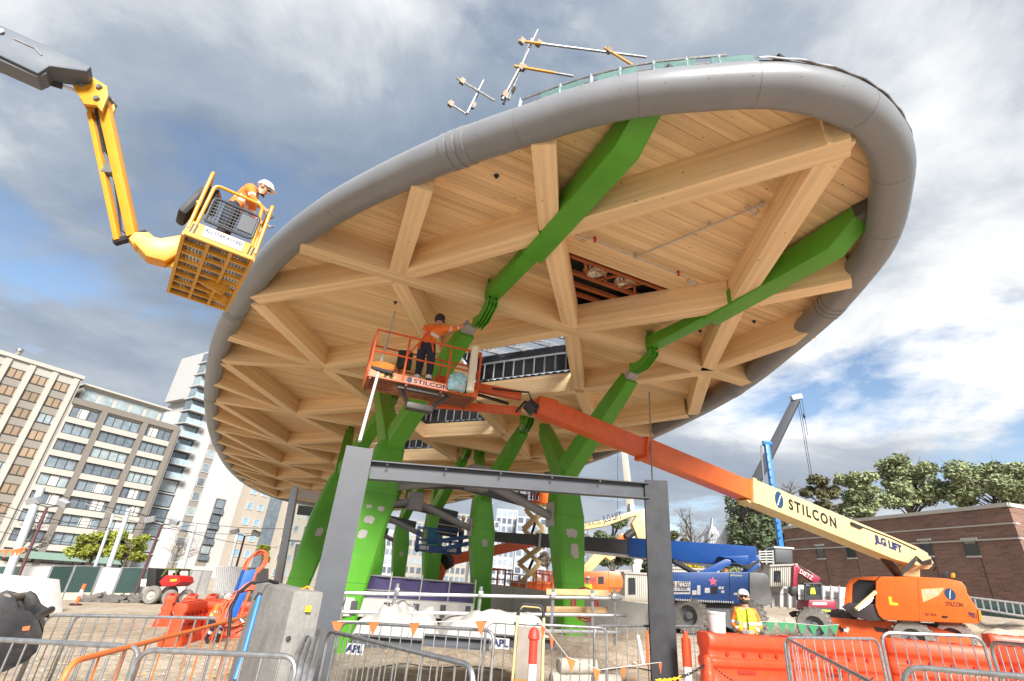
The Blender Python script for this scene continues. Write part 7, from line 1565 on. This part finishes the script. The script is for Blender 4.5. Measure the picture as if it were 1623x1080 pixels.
SP2 = plane(1240, 880, 26, 96); t = thing('tank', 'dark grey water tank on the cream shed beside the blue mast', 'tank', hit(1240, 893, SP2)); prof('body', [(1228, 868), (1256, 870), (1257, 893), (1229, 892)], SP2, 1, mat('dark_tank', (.06, .065, .075), .5), t, .05); prof('rim', [(1226, 866), (1258, 868), (1258, 871), (1226, 869)], SP2, 1.1, GALV, t, 0, back=-.05)
t = thing('stair_frame', 'small aluminium access stair beside the dark tank', 'stair', at(1215, 893, 26))
for k in range(5): MB().tube([at(1202, 875 + k * 4, 26), at(1226, 874 + k * 4.3, 26)], .03, 6).build('rail', ALU, t, True, world=True)
for x in (1204, 1214, 1225): MB().tube([at(x, 872, 26), at(x + 1, 895, 26)], .035, 6).build('post', ALU, t, True, world=True)
for k in range(9):
    x0 = 1222 + k * 13.5; PLh = plane(x0, 945, 32 - k * .4, 98); t = thing('fence_panel', 'white fence panel below the brick building, %s' % ('first from the blue lift', 'second', 'third', 'fourth', 'fifth', 'sixth', 'seventh', 'eighth', 'last')[k], 'fence panel', on(hit(x0, 962, PLh)), group='white fence panels below the brick building')
    prof('sheet', [(x0, 924 + k * .8), (x0 + 12.6, 925 + k * .8), (x0 + 12.8, 962 + k), (x0 + .2, 961 + k)], PLh, .04, WHITE, t, 0); MB().tube([hit(x0, 922 + k * .8, PLh), hit(x0 + .3, 964 + k, PLh)], .04, 6).build('post', GALV, t, True, world=True); prof('rail', [(x0, 940 + k), (x0 + 12.6, 940.5 + k), (x0 + 12.6, 942 + k), (x0, 941.5 + k)], PLh, .03, GALV, t, 0, back=-.04)
LD_ = plane(1570, 960, 18.5, 130); t = thing('steel_ladder_fence', 'galvanised ladder-like fence behind the orange hood at the right edge', 'fence', on(hit(1580, 985, LD_)))
for (a, b) in (((1535, 947), (1660, 962)), ((1540, 964), (1665, 984))): MB().tube([hit(*a, LD_), hit(*b, LD_)], .04, 8).build('rail', GALV, t, True, world=True)
for k in range(9): MB().tube([hit(1544 + k * 12, 948 + k * 1.5, LD_), hit(1548 + k * 12, 964.5 + k * 2, LD_)], .03, 6).build('rung', GALV, t, True, world=True)
prof('dark_sheet', [(1545, 950), (1640, 962), (1648, 985), (1552, 975)], LD_, .04, mat('hoarding_green'), t, 0, back=.3)
rt_r = random.Random(8); t = thing('steel_rails', 'rusty rails stacked on the dirt behind the worker', 'steel stack', on(at(1240, 965, 24)))
for k in range(6): p, q = on(at(1190 + rt_r.uniform(0, 8), 963 + k * 2, 23 + k * .3), .15), on(at(1315, 972 + k * 2, 21 + k * .3), .2); MB().bar(p, q, .12, .14).build('rail', mat('rusty_rail', (.17, .13, .10), .8), t, world=True)
# ================================================================== cranes
t = thing('mobile_crane', 'grey telescopic crane boom with a white base section and hook lines', 'crane', on(at(1150, 905, 70))); CG = mat('crane_grey', (.06, .065, .08), .6)
MB().bar(at(1156, 848, 70), at(1262, 634, 64), 1.15, 1.25, w1=.9, h1=.95).build('boom', CG, t, bevel=.05, world=True); MB().bar(at(1136, 892, 70.5), at(1160, 840, 70), 2.1, 2.3, w1=1.7, h1=1.7).build('boom_base', WHITE, t, bevel=.05, world=True)
MB().bar(at(1254, 632, 64), at(1270, 629, 63.8), .8, .7).build('boom_head', mat('pale_blue_head', (.35, .42, .52), .5), t, bevel=.05, world=True)
for a, b in (((1264, 634), (1284, 755)), ((1267, 634), (1287, 755)), ((1271, 634), (1280, 690))): MB().tube([at(*a, 64), at(*b, 64)], .035, 5).build('hoist_rope', BLACKM, t, world=True)
MB().lathe([(.05, .5), (.22, .42), (.26, .2), (.22, 0), (.05, -.1), (.12, -.3), (.03, -.5)], 10, at(1286, 760, 64)).build('hook_block', BLACKM, t, True, world=True); MB().lathe([(.03, .6), (.15, .4), (.15, 0), (.03, -.2)], 8, at(1275, 662, 64)).build('hook_block', BLACKM, t, True, world=True)
wtext('Borger', (1152, 868), (1160, 847), plane(1155, 860, 69, 92), mat('logo_blue', (.02, .05, .3), .5), t, .9, .01)
t = thing('drill_mast', 'bright blue piling rig mast beside the grey crane', 'mast', on(at(1240, 900, 46)))
MB().bar(at(1215, 705, 46), at(1242, 900, 46), .40, .40).build('mast', LBLUE, t, bevel=.03, world=True)
for k in range(12): p = at(1216 + k * 1.9, 720 + k * 12, 45.65); MB().box(p, (.2, .05, .1)).build('rung', BLUE, t, world=True)
MB().tube(rpath([at(1216, 708, 46), at(1210, 702, 46), at(1206, 706, 46), at(1208, 730, 46), at(1211, 760, 46), at(1208, 790, 46)], .5), .08, 6).build('hose', GALV, t, True, world=True); MB().tube([at(1209, 703, 46), at(1222, 704, 46)], .25, 8).build('sheave', LBLUE, t, True, world=True)
t = thing('mobile_crane', 'white slim crane boom rising behind the steel portal', 'crane', on(at(1010, 930, 75)))
MB().bar(at(989, 712, 70), at(1004, 845, 74), .7, .8, w1=1.0, h1=1.1).build('boom', mat('crane_cream', (.56, .53, .46), .5), t, bevel=.04, world=True); MB().bar(at(1003, 840, 74), at(1012, 915, 75), 1.6, 1.6).build('boom_base', WHITE, t, bevel=.04, world=True)
MB().bar(at(997, 806, 72), at(1003, 806, 72), 1.6, 1.2).build('collar', GALV, t, world=True); MB().tube([at(979, 712, 70), at(979, 808, 70)], .03, 4).build('hoist_rope', BLACKM, t, world=True)
t = thing('lattice_mast', 'pale lattice tower seen between the green column and the post', 'mast', on(at(927, 930, 60)))
for dx in (-4, 4): MB().tube([at(927 + dx, 835, 60), at(927 + dx, 928, 60)], .08, 6).build('chord', GALV, t, True, world=True)
for k in range(14): MB().tube([at(923 + 8 * (k % 2), 835 + k * 6.5, 60), at(931 - 8 * (k % 2), 841.5 + k * 6.5, 60)], .05, 5).build('lattice', GALV, t, world=True)
# ================================================================== far city
def block_px(label, x0, x1, yt, yb, y, m, wm, nx, ny, depth=15, name='distant_building', grp=None, az=90):
    PLc = plane((x0 + x1) / 2, (yt + yb) / 2, y, az); t = thing(name, label, 'building', on(hit((x0 + x1) / 2, yb, PLc)), group=grp)
    a, b = hit(x0, yt, PLc), hit(x1, yt, PLc); b.z = a.z; zb = hit(x0, yb, PLc).z; n_ = away(PLc)
    MB().loft([[Vector((p.x, p.y, z)) + n_ * q for p, q in ((a, 0), (b, 0), (b, depth), (a, depth))] for z in (zb, a.z)]).build('wall', m, t, world=True)
    H_ = a.z - zb; wdt = (b - a).length; d = (b - a).normalized()
    for j in range(ny):
        for i in range(nx):
            c = Vector((a.x, a.y, zb)) + d * (wdt * (i + .5) / nx) + Z * (H_ * (j + .5) / ny); w_, h_ = wdt / nx * .34, H_ / ny * .32
            MB().ext([c + d * (w_ * p) + Z * (h_ * q) for p, q in ((-1, -1), (1, -1), (1, 1), (-1, 1))], -n_ * .06).build('window', wm[(i * 3 + j * 5) % len(wm)], t, world=True)
    return t
FW = mat('far_white', (.34, .36, .39), .8); FB = mat('far_cream', (.30, .28, .25), .8); FG = mat('far_glass_tower', (.42, .52, .60), .25); FGr = mat('far_grey', (.36, .38, .41), .8)
WM = [glass('far_window_a', (.16, .20, .25)), glass('far_window_b', (.28, .33, .38)), glass('far_window_c', (.09, .11, .14))]
block_px('pale blue glass tower far behind the second column', 758, 781, 794, 900, 260, FG, WM[1:2], 4, 12)
block_px('white apartment tower with a plant box, far behind the scissor lift', 788, 822, 806, 925, 170, FW, WM, 4, 9)
block_px('pale mid-rise with balconies right of the second column', 762, 792, 824, 925, 150, FGr, WM, 4, 8)
block_px('low pale block in the distance below the scissor lift', 764, 815, 868, 925, 120, FW, WM, 6, 4)
block_px('white slab block right of the scissor lift', 820, 868, 818, 925, 160, FW, WM, 4, 8)
block_px('cream block seen between the second and third columns', 700, 748, 812, 925, 110, FB, WM, 6, 8)
block_px('white block seen left of the third column', 600, 640, 838, 925, 130, FW, WM, 5, 6)
block_px('cream block in the distance between the far columns', 640, 700, 825, 925, 140, FB, WM, 6, 7)
block_px('pale office in the distance right of the left column', 560, 604, 845, 925, 150, FGr, WM, 5, 5)
block_px('pale block behind the glazed enclosure', 400, 470, 830, 925, 125, FB, WM, 7, 6)
t = thing('spire_tower', 'distant grey stepped tower with a spire', 'building', on(at(1131, 900, 420))); PLs = plane(1131, 860, 420, 90)
prof('shaft', [(1123, 910), (1123, 848), (1125, 841), (1138, 841), (1140, 848), (1140, 910)], PLs, 9, FGr, t, 0); prof('crown', [(1126, 841), (1128, 835), (1135, 835), (1137, 841)], PLs, 7, FGr, t, 0, back=1); prof('spire', [(1129.5, 835), (1131, 820), (1131.8, 820), (1133, 835)], PLs, 3, FGr, t, 0, back=3)
for k in range(6): prof('fin', [(1124 + k * 2.6, 846), (1125 + k * 2.6, 846), (1125 + k * 2.6, 905), (1124 + k * 2.6, 905)], PLs, .6, FW, t, 0, back=-.7)
# ================================================================== orange plant and materials far under the canopy
rgx = random.Random(12)
PCOL = [ORANGE, ORANGE2, CREAM, LBLUE, WHITE, BARR, mat('teal_plant', (.05, .25, .25), .5)]
PPOS = [(776, 918), (788, 922), (800, 914), (812, 921), (822, 916), (858, 920), (872, 924), (882, 918), (862, 930), (896, 928)]
for k, (px, py) in enumerate(PPOS):
    p = on(at(px, py, 34 + k % 4)); z0 = p.z; t = thing('parked_work_platform', 'small parked work platform in the yard below the scissor lift, %s from the left' % ('first', 'second', 'third', 'fourth', 'fifth', 'sixth', 'seventh', 'eighth', 'ninth', 'tenth')[k], 'work platform', p, group='work platforms parked in the yard')
    c_ = PCOL[k % 7]; hh = at(px, py, 34 + k % 4).z - z0
    MB().box((0, 0, max(.5, hh * .35)), (1.1, .9, .6)).build('base', c_, t, bevel=.05); cage(t, p + Vector((-.5, -.4, max(.9, hh * .5))), (1, 0, 0), (0, 1, 0), 1.0, .8, .9 + rgx.random() * .4, c_, .03, (.5,), (0, .5, 1), c_, .12)
